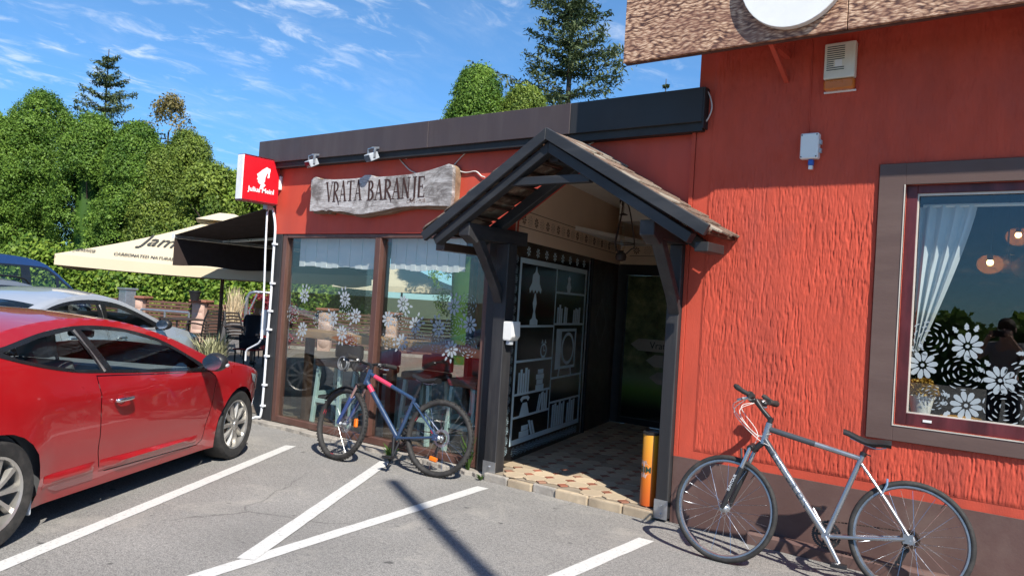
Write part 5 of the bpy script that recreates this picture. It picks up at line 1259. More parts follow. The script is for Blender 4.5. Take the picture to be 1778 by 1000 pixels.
    for i in range(n - 1):
        for j in range(nv - 1): kinds.setdefault(cellkind(i, j), []).append((i, j))
    for nm, cells in kinds.items():
        mb = MB(); idx = {}
        for i, j in cells:
            f = []
            for a, b in ((i, j), (i, j + 1), (i + 1, j + 1), (i + 1, j)):
                if (a, b) not in idx: idx[(a, b)] = len(mb.v); mb.v.append(g_[a][b])
                f.append(idx[(a, b)])
            mb.f.append(tuple(f))
        if nm in ('body', 'pillar'): body.add(mb.v, mb.f)
        else: finish(nm, mb, t, TINT if nm != 'grille' else TRIM)
    me = finish('body', body, t, paint)
    names = P.get('doornames', ['door'] * 9)
    for k, mb in enumerate(doors):
        for half in (1, -1):
            h = MB(); use = {}
            for f in mb.f:
                if mb.v[f[0]][1] * half > 0:
                    h.f.append(tuple(use.setdefault(i, len(use)) for i in f))
            h.v = [mb.v[i] for i in sorted(use, key=use.get)]
            if h.v:
                o = finish('door', h, t, paint)
                hs_, hz = P['handles'][k]; y = yy(hs_, hz) * half
                hd = MB().tube(curve([(hs_ - .085, y + half * .004, hz - .004), (hs_ - .07, y + half * .035, hz), (hs_ + .06, y + half * .035, hz + .004), (hs_ + .085, y + half * .006, hz + .002)], 4), [.009] + [.014] * 11 + [.009], 8)
                obj('handle', hd, P.get('handlemat', MAT['chrome']), o, smooth=50)
                obj('handle_cup', MB().ball((hs_ - .01, y - half * .004, hz), (.05, .012, .032), 14, 8), TRIM if P.get('darkcup') else paint, o, smooth=60)
    # glass and black window trim
    vo2, fo2 = cdt([dlo] + glasses, .08)
    for half in (1, -1):
        tr = MB(); gl = [MB() for _ in glasses]
        sel = {-1: [], **{k: [] for k in range(len(glasses))}}
        for f in fo2:
            c = (sum(vo2[i][0] for i in f) / 3, sum(vo2[i][1] for i in f) / 3)
            if not inpoly(c, dlo): continue
            sel[next((k for k, q in enumerate(glasses) if inpoly(c, q)), -1)].append(f)
        for k, fs in sel.items():
            mb = tr if k < 0 else gl[k]; use = {}
            for f in fs: mb.f.append(tuple(use.setdefault(i, len(use)) for i in (f if half > 0 else f[::-1])))
            off = .003 if k < 0 else -.004
            mb.v = [(vo2[i][0], half * (yy(*vo2[i]) + off), vo2[i][1]) for i in sorted(use, key=use.get)]
        finish('window_trim', tr, t, TRIM)
        for k, mb in enumerate(gl): finish('side_window', mb, t, TINT)
        if P.get('chrome_strip'):
            obj('window_strip', MB().tube([(a, half * (yy(a, b) + .006), b) for a, b in P['chrome_strip']], .009, 6), MAT['alu'], t, smooth=60)
        # mirror
        ms, mz = P['mirror']; y = yy(ms, mz); m_ = MB()
        m_.ball((ms + .02, half * (y + .14), mz + .03), (.075, .105, .078), 16, 12); m_.tube([(ms + .03, half * (y - .01), mz - .04), (ms + .02, half * (y + .09), mz + .0)], .022, 8)
        mo = obj('door_mirror', m_, P.get('mirrormat', MAT['black_plastic']), t, smooth=60)
        obj('mirror_glass', MB().prism([(.085 * math.cos(k * .3927), .062 * math.sin(k * .3927)) for k in range(16)], lambda u, v, d_: (ms - .052 - d_, half * (y + .145) + u, mz + .03 + v), 0, .004), MAT['chrome'], mo)
        if P.get('blinker'): obj('side_blinker', MB().ball((ms + .03, half * (y + .235), mz + .01), (.03, .02, .018), 8, 6), LAMP, mo, smooth=60)
        # lamps
        for nm, poly, mt in (('headlight', P['head'], LAMP), ('tail_light', P['tail'], TAIL)):
            pl = dense(poly, .04); v3, f3 = cdt([pl], .05); mb = MB(); use = {}
            for f in f3:
                c = (sum(v3[i][0] for i in f) / 3, sum(v3[i][1] for i in f) / 3)
                if inpoly(c, pl): mb.f.append(tuple(use.setdefault(i, len(use)) for i in (f if half > 0 else f[::-1])))
            mb.v = [(v3[i][0], half * (yy(*v3[i]) + .007), v3[i][1]) for i in sorted(use, key=use.get)]
            finish(nm, mb, t, mt)
    # tail lamps and plate seen from behind are part of the top skin; floor, liners, seats
    obj('underbody', MB().box(-wb - .55, .55, -Hw * .84, Hw * .84, zb + .01, zb + .05), LINER, t)
    ln = MB()
    for c in (0, -wb):
        for half in (1, -1):
            pr = [(c + (AR + .004) * math.cos(R(200 - 220 * i / 18)), .31 + (AR + .004) * math.sin(R(200 - 220 * i / 18))) for i in range(19)]
            y0_, y1_ = half * (Hw * .90), half * (Hw - .36); b = len(ln.v)
            ln.add([(p[0], min(abs(y0_), yy(*p) - .004) * half, p[1]) for p in pr] + [(p[0], y1_, p[1]) for p in pr] + [(c, y1_, .31)], [(i, i + 1, 20 + i, 19 + i) for i in range(18)] + [(19 + i, 20 + i, 38) for i in range(18)])
    obj('wheel_arch_liner', ln, LINER, t)
    sm = MB()
    for sx in (P.get('seat', -1.55), P.get('seat', -1.55) - .85):
        for yq in (-.38, .38):
            sm.box(sx - .25, sx + .25, yq - .24, yq + .24, .38, .52); sm.box(-.07, .07, yq - .24, yq + .24, 0, .56, Matrix.Translation((sx - .28, 0, .46)) @ Matrix.Rotation(R(-16), 4, 'Y')); sm.box(-.05, .05, yq - .13, yq + .13, .58, .76, Matrix.Translation((sx - .29, 0, .46)) @ Matrix.Rotation(R(-14), 4, 'Y'))
    obj('seats', sm, P.get('seatmat', SEATM), t, bevel=.04, seg=2)
    dsh = MB().box(-.95, -.42, -Hw * .78, Hw * .78, .50, P.get('dash', .86)); obj('dashboard', dsh, SEATM, t, bevel=.05)
    obj('steering_wheel', MB().tube([(-1.0 + .06 * math.sin(a), .38 + .18 * math.cos(a), .84 + .17 * math.sin(a)) for a in [i * .3927 for i in range(16)]], .015, 6, closed=True), MAT['black_plastic'], t, smooth=60)
    ip = MB()
    for half in (1, -1):
        y = half * (Hw - .11); ip.box(-wb + .1, -.4, min(y, y - half * .02), max(y, y - half * .02), zb + .05, P['mirror'][1] - .06)
    obj('door_lining', ip, SEATM, t)
    # wheels
    def cwheel(c, half):
        y = half * (Hw - .015); w = obj('wheel', MB().lathe([(wr * .70, -.10), (wr * .69, -.06), (wr * .64, .04), (wr * .655, .09), (wr * .70, .098), (wr * .715, .092), (wr * .70, .08), (wr * .68, .05), (wr * .70, -.09)], (0, 0, 0), (0, half, 0), 40, closed=True), RIMM, t, smooth=40)
        w.location = (c, y - half * .10, wr)
        tyre = [(wr * .70, -.098), (wr * .80, -.106), (wr * .93, -.104), (wr * .985, -.09), (wr, -.07), (wr, .07), (wr * .985, .09), (wr * .93, .106), (wr * .80, .108), (wr * .715, .099)]
        ty = MB().lathe(tyre, (0, 0, 0), (0, half, 0), 48, closed=True)
        obj('tyre', ty, MAT['rubber'], w, smooth=35)
        sp = MB()
        for k in range(P.get('spokes', 10)):
            a = 2 * math.pi * k / P.get('spokes', 10); ca, sa = math.cos(a), math.sin(a); r0_, r1_ = .05, wr * .68; q = []
            for rr, ww, hh_ in ((r0_, .020, .085), (r1_ * .55, .018, .088), (r1_, .027, .078)):
                for u, v in ((-ww, hh_ - .03), (-ww * .6, hh_), (ww * .6, hh_), (ww, hh_ - .03)): q.append((rr * ca - u * sa, half * v, rr * sa + u * ca))
            sp.add(q, [(i * 4 + j, i * 4 + j + 1, i * 4 + j + 5, i * 4 + j + 4) for i in range(2) for j in range(3)])
        sp.lathe([(0, .098), (.03, .097), (.034, .09), (.058, .085), (.062, .05)], (0, 0, 0), (0, half, 0), 20)
        obj('spokes', sp, RIMM, w, smooth=40)
        obj('brake_disc', MB().lathe([(0, .0), (wr * .5, .0), (wr * .5, .012), (0, .012)], (0, 0, 0), (0, half, 0), 24), MAT['iron'], w)
        obj('wheel_bowl', MB().lathe([(0, -.05), (wr * .66, -.05), (wr * .66, -.045), (0, -.045)], (0, 0, 0), (0, half, 0), 24), LINER, w)
    for c in (0, -wb):
        for half in (1, -1): cwheel(c, half)
    for ex in P.get('extra', ()): ex(t, yy)
    return t
def finish(name, mb, parent, mat):
    me = bpy.data.meshes.new(name); me.from_pydata(mb.v, [], mb.f); bm = bmesh.new(); bm.from_mesh(me)
    bmesh.ops.remove_doubles(bm, verts=bm.verts, dist=.0015); bmesh.ops.recalc_face_normals(bm, faces=bm.faces) if name == 'body' else None
    for f in bm.faces: f.smooth = True
    bm.to_mesh(me); bm.free(); me.materials.append(mat); me.set_sharp_from_angle(angle=R(70))
    o = bpy.data.objects.new(name, me); link(o, parent); return o
hd = Vector((-.487, .874, 0)); sd_ = Vector((-.874, -.487, 0)); CF0 = Vector((-6.36, 4.21, 0))
def at(s, l): return CF0 + hd * s + sd_ * l
coupe = dict(wb=2.80, Hw=.895, zs=.74, zb=.16, tum=(.06, .66), wr=.318, ar=.358,
    prof=[(-3.56, .24), (-3.64, .40), (-3.64, .62), (-3.57, .84), (-3.42, .99), (-3.06, 1.115), (-2.65, 1.235), (-2.25, 1.292), (-1.85, 1.305), (-1.48, 1.268), (-1.12, 1.180), (-.78, 1.064), (-.46, .948), (-.20, .900), (.08, .862), (.32, .808), (.52, .735), (.68, .640), (.77, .53), (.80, .40), (.78, .27), (.70, .19)],
    W=[(-3.66, .70), (-3.55, .82), (-3.3, .91), (-2.95, .965), (-2.5, 1.0), (-.3, 1.0), (.1, .985), (.35, .95), (.55, .87), (.70, .76), (.78, .66), (.82, .58)],
    camber=[(-3.5, .10), (-3.2, .07), (-2.6, .045), (-1.6, .04), (-1.0, .09), (-.5, .10), (0, .07), (.5, .075), (.8, .12)],
    dlo=[(-.56, .862), (-.86, 1.015), (-1.18, 1.148), (-1.54, 1.228), (-1.85, 1.256), (-2.12, 1.250), (-2.40, 1.214), (-2.66, 1.155), (-2.80, 1.125), (-2.66, 1.072), (-2.42, 1.012), (-2.15, .966), (-1.85, .940), (-1.45, .912), (-1.0, .886)],
    glass=[[(-.66, .885), (-.90, 1.008), (-1.20, 1.128), (-1.54, 1.205), (-1.84, 1.232), (-1.985, 1.231), (-1.80, .958), (-1.42, .932), (-1.0, .906)], [(-2.085, 1.227), (-2.38, 1.192), (-2.60, 1.142), (-2.70, 1.118), (-2.60, 1.076), (-2.40, 1.028), (-2.14, .984), (-1.925, .966)]],
    doors=[[(-1.965, .925), (-1.945, .74), (-1.905, .45), (-1.86, .30), (-1.79, .262), (-.60, .232), (-.535, .262), (-.515, .38), (-.47, .64), (-.465, .80), (-.55, .845), (-1.0, .868), (-1.45, .893), (-1.75, .912)]],
    handles=[(-1.73, .752)], screens=[('windscreen', -1.16, -.50, .90), ('rear_window', -3.2, -2.70, .84)], mirror=(-.70, .915), blinker=True,
    chrome_strip=[(-1.885, .955), (-2.055, 1.232)], head=[(.22, .775), (.40, .735), (.58, .655), (.66, .585), (.60, .565), (.45, .62), (.28, .70)], tail=[(-3.50, .90), (-3.34, .93), (-3.22, .88), (-3.28, .80), (-3.48, .74)],
    paint=carpaint('deep_red_car_paint', (0.36, 0.007, 0.010), .05), seat=-1.5)
def coupe_extra(t, yy):
    m_ = MB()
    pts = [(-2.44, .335), (-1.92, .335), (-1.91, .265), (-2.37, .255)]
    for a, b in ((-2.40, -1.915), (-1.86, -.62)):
        n = 8; v = []
        for i in range(n + 1):
            s = a + (b - a) * i / n; z1, z0 = .345 - .03 * (i / n if a > -1.9 else 0), .262 - .01 * (i / n if a > -1.9 else 0)
            e = .0 if i in (0, n) else 1
            v += [(s, -yy(s, z1) - .001, z1), (s, -yy(s, .30) - .028 * e, .305), (s, -yy(s, z0) - .001, z0)]
        m_.add(v, [(i * 3 + j, i * 3 + j + 1, i * 3 + j + 4, i * 3 + j + 3) for i in range(n) for j in range(2)])
    finish('side_moulding', m_, t, coupe['paint'])
    obj('mud_flap', MB().box(-2.505, -2.485, -.87, -.70, .13, .40), MAT['grey_plastic'], t, bevel=.01)
    obj('inner_mirror', MB().box(-1.02, -.99, -.12, .12, 1.10, 1.17), MAT['black_plastic'], t, bevel=.015)
coupe['extra'] = (coupe_extra,)
car('red_car', 'red two door coupe parked nose in beside the white parking line', coupe, at(0, .815), hd)
sedan = dict(wb=2.75, Hw=.92, zs=.78, zb=.17, wr=.325, ar=.365, tum=(.06, .55), paint=carpaint('silver_car_paint', (0.45, 0.47, 0.50), .3), mirrormat=MAT['black_plastic'],
    prof=[(-3.70, .26), (-3.80, .45), (-3.80, .70), (-3.74, .92), (-3.58, 1.02), (-3.30, 1.08), (-2.95, 1.22), (-2.55, 1.33), (-2.1, 1.395), (-1.7, 1.405), (-1.35, 1.355), (-1.0, 1.24), (-.62, 1.09), (-.40, 1.01), (0, .925), (.3, .85), (.55, .76), (.78, .64), (.90, .50), (.92, .36), (.84, .22)],
    W=[(-3.82, .74), (-3.7, .84), (-3.4, .92), (-3.0, .97), (-2.5, 1), (-.3, 1), (.2, .98), (.5, .91), (.75, .80), (.92, .64)], camber=[(-3.8, .10), (-2.2, .05), (-1.0, .10), (-.4, .09), (.3, .07), (.9, .14)],
    dlo=[(-.62, .995), (-.98, 1.17), (-1.36, 1.298), (-1.75, 1.345), (-2.15, 1.335), (-2.55, 1.285), (-2.90, 1.19), (-3.08, 1.10), (-2.8, 1.055), (-2.2, 1.02), (-1.3, .99)],
    glass=[[(-.74, .995), (-1.0, 1.112), (-1.36, 1.232), (-1.62, 1.275), (-1.70, 1.01), (-1.3, 1.005)], [(-1.80, 1.29), (-2.15, 1.30), (-2.50, 1.262), (-2.66, 1.215), (-2.52, 1.045), (-2.2, 1.035), (-1.84, 1.02)], [(-2.72, 1.205), (-2.88, 1.165), (-3.0, 1.11), (-2.8, 1.07), (-2.58, 1.055)]],
    doors=[[(-1.70, .97), (-1.66, .60), (-1.62, .26), (-.55, .24), (-.46, .60), (-.50, .93), (-1.1, .955)], [(-2.66, 1.01), (-2.62, .80), (-2.42, .60), (-2.22, .28), (-1.66, .262), (-1.70, .60), (-1.735, .97)]],
    handles=[(-1.48, .86), (-2.42, .88)], screens=[('windscreen', -1.32, -.55, .90), ('rear_window', -3.40, -2.85, .86)], zscreen=.95, mirror=(-.72, 1.0), head=[(.25, .83), (.5, .76), (.74, .66), (.62, .62), (.40, .70)],
    tail=[(-3.72, .96), (-3.45, .99), (-3.22, .93), (-3.42, .84), (-3.72, .80)], seat=-1.7)
_sq = lambda q: (q[0] if q[0] > -2.0 else -2.0 + (q[0] + 2.0) * .83, q[1])
for k_ in ('prof', 'W', 'camber', 'dlo', 'tail', 'handles'): sedan[k_] = [_sq(q) for q in sedan[k_]]
for k_ in ('glass', 'doors'): sedan[k_] = [[_sq(q) for q in l] for l in sedan[k_]]
sedan['wb'] = 2.62; sedan['screens'] = [('windscreen', -1.32, -.55, .90), ('rear_window', -3.16, -2.70, .86)]
sedan['chrome_strip'] = [(-1.745, 1.0), (-1.72, 1.29)]
car('silver_car', 'silver saloon car parked between the red coupe and the parasol', sedan, at(3.85, 3.70), hd).scale = (1, 1, .965)
wagon = dict(sedan); wagon.update(wb=2.75, doors=[[(-1.70, .97), (-1.66, .60), (-1.62, .26), (-.55, .24), (-.46, .60), (-.50, .93), (-1.1, .955)], [(-2.66, 1.01), (-2.62, .80), (-2.42, .60), (-2.22, .28), (-1.66, .262), (-1.70, .60), (-1.735, .97)]], W=[(-3.9, .74), (-3.7, .84), (-3.4, .92), (-3.0, .97), (-2.5, 1), (-.3, 1), (.2, .98), (.5, .91), (.75, .80), (.92, .64)], paint=carpaint('grey_wagon_paint', (0.30, 0.32, 0.34), .55),
    prof=[(-3.75, .26), (-3.84, .45), (-3.85, .75), (-3.80, 1.0), (-3.66, 1.20), (-3.42, 1.40), (-3.0, 1.47), (-2.4, 1.50), (-1.9, 1.49), (-1.5, 1.42), (-1.1, 1.27), (-.62, 1.08), (-.40, 1.0), (0, .94), (.3, .86), (.55, .77), (.78, .65), (.90, .50), (.92, .36), (.84, .22)],
    dlo=[(-.66, 1.02), (-1.02, 1.19), (-1.40, 1.34), (-1.8, 1.41), (-2.4, 1.42), (-3.0, 1.39), (-3.40, 1.30), (-3.50, 1.12), (-3.0, 1.07), (-2.2, 1.05), (-1.3, 1.03)],
    glass=[[(-.78, 1.035), (-1.05, 1.17), (-1.40, 1.315), (-1.66, 1.365), (-1.74, 1.05), (-1.3, 1.045)], [(-1.82, 1.385), (-2.4, 1.40), (-2.62, 1.39), (-2.56, 1.07), (-1.86, 1.06)], [(-2.70, 1.385), (-3.0, 1.37), (-3.34, 1.29), (-3.42, 1.13), (-3.0, 1.085), (-2.64, 1.075)]], screens=[('windscreen', -1.45, -.55, .90), ('rear_window', -3.8, -3.55, .84)])
wagon['handles'] = [(-1.48, .90), (-2.42, .92)]
def rails(t, yy):
    for half in (1, -1): obj('roof_rail', MB().tube(curve([(-3.35, half * .60, 1.45), (-3.2, half * .60, 1.53), (-2.4, half * .62, 1.575), (-1.7, half * .61, 1.55), (-1.5, half * .60, 1.46)], 4), .016, 8), MAT['black_plastic'], t, smooth=60)
wagon['extra'] = (rails,)
car('grey_wagon', 'grey estate car with black roof rails between silver saloon and blue van', wagon, at(6.05, 6.55), hd).scale = (1, 1, .965)
van = dict(wb=3.0, Hw=.95, zs=.95, zb=.22, wr=.33, ar=.38, tum=(.05, .16), cat='van', crease=.5, paint=carpaint('dark_blue_van_paint', (0.016, 0.050, 0.165), .2),
    prof=[(-3.95, .30), (-4.02, .6), (-4.02, 1.2), (-3.98, 1.65), (-3.86, 1.82), (-3.5, 1.875), (-2.5, 1.90), (-1.6, 1.89), (-1.05, 1.83), (-.70, 1.70), (-.30, 1.43), (.08, 1.17), (.25, 1.09), (.55, .97), (.76, .82), (.86, .60), (.86, .40), (.78, .26)],
    W=[(-4.05, .90), (-3.8, .96), (-3.3, 1), (-.3, 1), (.3, .97), (.6, .88), (.86, .72)], camber=[(-4, .03), (-3.6, .05), (-1.2, .06), (-.4, .12), (.2, .10), (.86, .13)],
    dlo=[(-.02, 1.16), (-.36, 1.41), (-.72, 1.64), (-1.0, 1.715), (-2.2, 1.73), (-3.5, 1.72), (-3.62, 1.60), (-3.62, 1.20), (-3.5, 1.13), (-2.2, 1.11), (-1.0, 1.10)],
    glass=[[(-.10, 1.17), (-.36, 1.36), (-.52, 1.46), (-.55, 1.15)], [(-.62, 1.52), (-.78, 1.62), (-1.02, 1.68), (-1.30, 1.69), (-1.30, 1.14), (-.62, 1.14)], [(-1.55, 1.69), (-2.4, 1.69), (-2.4, 1.15), (-1.55, 1.15)], [(-2.55, 1.69), (-3.48, 1.68), (-3.55, 1.58), (-3.55, 1.22), (-3.46, 1.16), (-2.55, 1.15)]],
    doors=[[(-1.40, 1.07), (-1.40, .36), (-.52, .34), (-.42, .8), (-.42, 1.07)], [(-2.46, 1.07), (-2.46, .5), (-2.40, .36), (-1.44, .36), (-1.44, 1.07)]], handles=[(-1.27, .98), (-1.58, .98)], handlemat=MAT['black_plastic'],
    screens=[('windscreen', -.78, .06, .90), ('rear_window', -4.1, -3.96, .8)], zscreen=1.15, mirror=(-.22, 1.18), dash=1.1, head=[(.30, 1.0), (.55, .90), (.72, .76), (.60, .74), (.40, .84)], tail=[(-3.98, 1.3), (-3.84, 1.3), (-3.84, .9), (-3.98, .9)], seat=-1.2, spokes=7)
car('blue_van', 'dark blue passenger van parked farthest along the row by the hedge', van, at(8.6, 9.1), hd)
# ------------------------------------------------------------------ vegetation
def leaf_mesh(name, C_, N_, size, mat, aspect=.55, jitter=.7, tint=None, fold=True):
    """many leaf-sized faces: C_ centres, N_ rough outward directions, size array"""
    n = len(C_); N_ = N_ + nrg.normal(0, jitter, (n, 3)); N_ /= np.linalg.norm(N_, axis=1)[:, None] + 1e-9
    A_ = nrg.normal(0, 1, (n, 3)); A_[:, 2] += .6; A_ -= N_ * np.sum(A_ * N_, 1)[:, None]; A_ /= np.linalg.norm(A_, axis=1)[:, None] + 1e-9
    B_ = np.cross(N_, A_); s = np.asarray(size)[:, None] * np.ones((n, 1))
    v = np.empty((n, 4, 3)); v[:, 0] = C_ - A_ * s * .5; v[:, 1] = C_ + B_ * s * aspect * .5 + N_ * s * .08; v[:, 2] = C_ + A_ * s * .5; v[:, 3] = C_ - B_ * s * aspect * .5 + N_ * s * .08
    me = bpy.data.meshes.new(name); me.vertices.add(n * 4); me.vertices.foreach_set('co', v.astype(np.float32).ravel())
    me.loops.add(n * 4); me.loops.foreach_set('vertex_index', np.arange(n * 4, dtype=np.int32)); me.polygons.add(n); me.polygons.foreach_set('loop_start', np.arange(n, dtype=np.int32) * 4)
    me.update(calc_edges=True)
    at_ = me.attributes.new('tint', 'FLOAT', 'FACE'); tv = nrg.random(n) if tint is None else np.clip(tint + nrg.normal(0, .16, n), 0, 1); at_.data.foreach_set('value', tv.astype(np.float32))
    me.materials.append(mat); return me
def surf_points(n, w, h, seed, lump=.22, squash=1.0, zpow=.75):
    """points spread over a lumpy tall egg: foot at 0, height h, half width w"""
    g = np.random.default_rng(seed); z = g.random(n) ** zpow; a = g.random(n) * 2 * np.pi
    prof = np.where(z < .5, .80 + .40 * z - .0 * z, 1.0) * np.sqrt(np.clip(1 - np.clip((z - .45) / .55, 0, 1) ** 2.2, 0, 1)); prof = np.maximum(prof, .02)
    k = [(g.random() * 6.28, g.integers(2, 6), g.uniform(2, 7), g.uniform(.3, 1)) for _ in range(6)]; l = sum(q * np.sin(m * a + p + f * z * 2) for p, m, f, q in k) / 3
    r = w * prof * (1 + lump * l); p = np.stack([r * np.cos(a), r * np.sin(a) * squash, z * h], 1)
    nr = np.stack([np.cos(a), np.sin(a), np.clip((z - .55) * 1.8, -.15, 1.2)], 1); return p, nr / np.linalg.norm(nr, axis=1)[:, None]
def bushy(name, label, base, w, h, mats, lobes, lr, per, leaf, seed, lump=.2, group=None, cat='tree', trunk=True, core=True, aspect=.5, zpow=.62):
    """a crown of many lobes; each lobe is clothed in leaf sprays on its outer side, so that dark creases stay between the lobes"""
    t = thing(name, label, cat, base, 0, group); p, nr = surf_points(lobes, w - lr * .55, h - lr * .8, seed, lump, zpow=zpow); p = np.concatenate([p, np.array([[0, 0, h - lr * 1.0], [.2 * w, .1 * w, h - lr * 1.5], [-.2 * w, -.1 * w, h - lr * 1.6], [0, -.3 * w, h - lr * 2.1], [.1 * w, .3 * w, h - lr * 2.1]])]); nr = np.concatenate([nr, np.array([[0, 0, 1.]] * 5)]); lobes += 5; g = np.random.default_rng(seed + 1)
    R_ = lr * (.55 + .75 * g.random(lobes)); tn0 = np.clip(g.normal(.45, .22, lobes), 0, 1); ids = np.repeat(np.arange(lobes), (per * (R_ / lr) ** 2).astype(int))
    m = len(ids) // 7; k7 = np.sort(g.choice(len(ids), m, replace=False)); li = ids[k7]
    d = g.normal(0, 1, (m, 3)); d /= np.linalg.norm(d, axis=1)[:, None]; d = d + nr[li] * .75 + np.array([0, 0, .15]); d /= np.linalg.norm(d, axis=1)[:, None]
    bump_ = .80 + .28 * g.random((m, 1)); tw = p[li] + d * R_[li][:, None] * bump_ * np.array([1, 1, 1.15])
    C_ = np.repeat(tw, 7, 0); D_ = np.repeat(d, 7, 0); up_ = D_ * .7 + np.array([0, 0, .55]); off = g.normal(0, 1, C_.shape) * leaf * .75; C_ = C_ + off + up_ * (g.random((len(C_), 1)) * leaf * 1.2)
    C_[:, 2] = np.maximum(C_[:, 2], .03); tn = np.repeat(np.clip(tn0[li] + (bump_[:, 0] - .94) * 1.6, 0, 1), 7)  # inner sprays lean to the first leaf colour, outer ones to the second
    o = bpy.data.objects.new('crown', leaf_mesh('crown', C_, D_, leaf * (.6 + .8 * g.random(len(C_))), mats[0], aspect, .55, tint=tn)); link(o, t)
    if core:  # solid shell added inside the crown to fill gaps and block light
        cm = MB(); nz, na = 9, 14
        pc = lambda z, a: (lambda r_: (r_ * math.cos(a), r_ * math.sin(a), z * h))(max(.05, w - lr * .9) * (.80 + .4 * min(z, .5)) * max(0.02, 1 - max(0, (z - .40) / .60) ** 1.9) ** .62 * (.52 + .06 * math.sin(3 * a + 5 * z + seed)) + .01)
        cm.v = [pc(i / nz * .92, 6.283 * j / na) for i in range(nz + 1) for j in range(na)]; cm.f = [(i * na + j, i * na + (j + 1) % na, (i + 1) * na + (j + 1) % na, (i + 1) * na + j) for i in range(nz) for j in range(na)]
        obj('filler_core', cm, mats[0], t, smooth=60)
    if trunk:
        mb = MB(); mb.tube(curve([(0, 0, -.05), (.03 * w, .02, h * .3), (-.03 * w, .03, h * .6), (0, 0, h * .86)]), [max(.03, w * .12 * (1 - i / 19)) for i in range(19)], 8)
        for k in range(6):
            a = k * 1.1 + seed; zz_ = h * (.25 + .09 * k); mb.tube(curve([(0, 0, zz_), (.35 * w * math.cos(a), .35 * w * math.sin(a), zz_ + .10 * h), (.7 * w * math.cos(a), .7 * w * math.sin(a), zz_ + .16 * h)], 3), [.03 * w * (1 - i / 8) + .01 for i in range(7)], 6)
        obj('trunk', mb, mats[1], t, smooth=60)
    return t
BARK_ = M('tree_bark', (.075, .055, .042), .9, var=.3, bump=.6, bscale=25)
THUJA = M_leaf('thuja_leaf', (.050, .120, .016), (.195, .315, .045), .30)
THUJA2 = M_leaf('thuja_yellow_leaf', (.080, .140, .022), (.260, .330, .055), .30)
DRY = M_leaf('dry_leaf', (.130, .115, .035), (.300, .240, .095), .3)
NEEDLE = M_leaf('spruce_needle', (.042, .070, .032), (.150, .185, .078), .15)
VINE = M_leaf('vine_leaf', (.070, .150, .016), (.270, .370, .050), .35)
MIDHEDGE = M_leaf('roadside_hedge_leaf', (.085, .165, .022), (.220, .330, .055), .4)
DARKHEDGE = M_leaf('dark_hedge_leaf', (.020, .045, .010), (.060, .105, .022), .25)
def ground_far(x, dist):
    q = far(x, 520, dist); return (q.x, q.y, 0)
def ztop(x, y, dist): return far(x, y, dist).z
thu = [(-5, 215, 25.2, .95, 'thuja crown at the left edge in front of the largest thuja', THUJA), (265, 270, 24.3, .78, 'yellowish thuja in front of the dry brown tree', THUJA2), (50, 163, 26, 1.30, 'rounded thuja tree at the left end, largest of the row', THUJA), (140, 205, 25, .98, 'thuja tree with lumpy dark green crown below the spruce', THUJA), (222, 222, 24.5, .95, 'thuja tree between the lumpy thuja and dry brown tree', THUJA), (312, 238, 25, .92, 'short rounded thuja right of the dry brown tree', THUJA2), (-60, 190, 27, 1.5, 'thuja tree cut off by the left edge of the photo', THUJA)]
for i, (x, y, d_, w_, lb, mt) in enumerate(thu):
    bushy('thuja_tree', lb, ground_far(x, d_), w_, ztop(x, y, d_), (mt, BARK_), 190, .30, 400, .076, 100 + i, .16, 'thuja trees along the fence')
bushy('dry_tree', 'tall thin tree with sparse yellow brown foliage above the hedge', ground_far(272, 26.5), .85, ztop(272, 172, 26.5), (DRY, BARK_), 60, .22, 90, .11, 140, .35, core=False)
low = [(352, 292, 23, .85, 'bright green bush right of the rounded thuja behind the parasol', THUJA2), (398, 308, 23.5, .95, 'green bush left of the red coffee sign behind parasol', VINE), (440, 345, 24.5, 1.0, 'yellow green bush just below the red coffee sign', THUJA2), (500, 330, 26, 1.2, 'bush seen behind the building corner', VINE)]
for i, (x, y, d_, w_, lb, mt) in enumerate(low):
    bushy('garden_bush', lb, ground_far(x, d_), w_, ztop(x, y, d_), (mt, BARK_), 60, .30, 300, .095, 170 + i, .25, 'bushes behind the fence', cat='bush', aspect=.65)
# vine hedge that hangs over the fence
def hedge_run(name, label, p0, p1, h, thick, mat, n, leaf, seed, cat='hedge'):
    g = np.random.default_rng(seed); p0, p1 = np.array(p0), np.array(p1); L_ = np.linalg.norm(p1 - p0); d_ = (p1 - p0) / L_; nn = np.array([d_[1], -d_[0], 0])
    m = n // 40; u = g.random(m) * L_; z = g.random(m) ** .8; bulge = np.sqrt(np.clip(1 - z ** 3, 0, 1)); hh_ = h * (.86 + .14 * np.sin(u * 1.3 + seed) * np.sin(u * .47) + .06 * np.sin(u * 3.7)); side = np.where(g.random(m) < .75, 1, -1)
    c = p0 + d_ * u[:, None] + nn * (side * thick * bulge * (.55 + .5 * np.sin(u * 2.1 + z * 5) * .4))[:, None]; c[:, 2] = z * hh_
    N0 = nn * side[:, None] + np.array([0, 0, 1]) * z[:, None]; C_ = np.repeat(c, 40, 0) + g.normal(0, .15, (m * 40, 3)); C_[:, 2] = np.maximum(C_[:, 2], .02)
    t = thing(name, label, cat, tuple((p0 + p1) / 2)); C_ -= (p0 + p1) / 2
    o = bpy.data.objects.new('foliage', leaf_mesh('foliage', C_, np.repeat(N0, 40, 0), leaf * (.6 + .8 * g.random(m * 40)), mat, .7, tint=np.repeat(g.random(m), 40))); link(o, t)
    mb = MB()
    for k in range(int(L_ / .9)):
        q = d_ * (-L_ / 2 + .45 + k * .9); mb.tube([(q[0], q[1], 0), (q[0] + .05, q[1], h * .4), (q[0] - .04, q[1], h * .75)], [.03, .02, .01], 6)
    obj('stems', mb, BARK_, t); return t
fa, fb = far(-80, 520, 22.6), far(640, 560, 21.8)
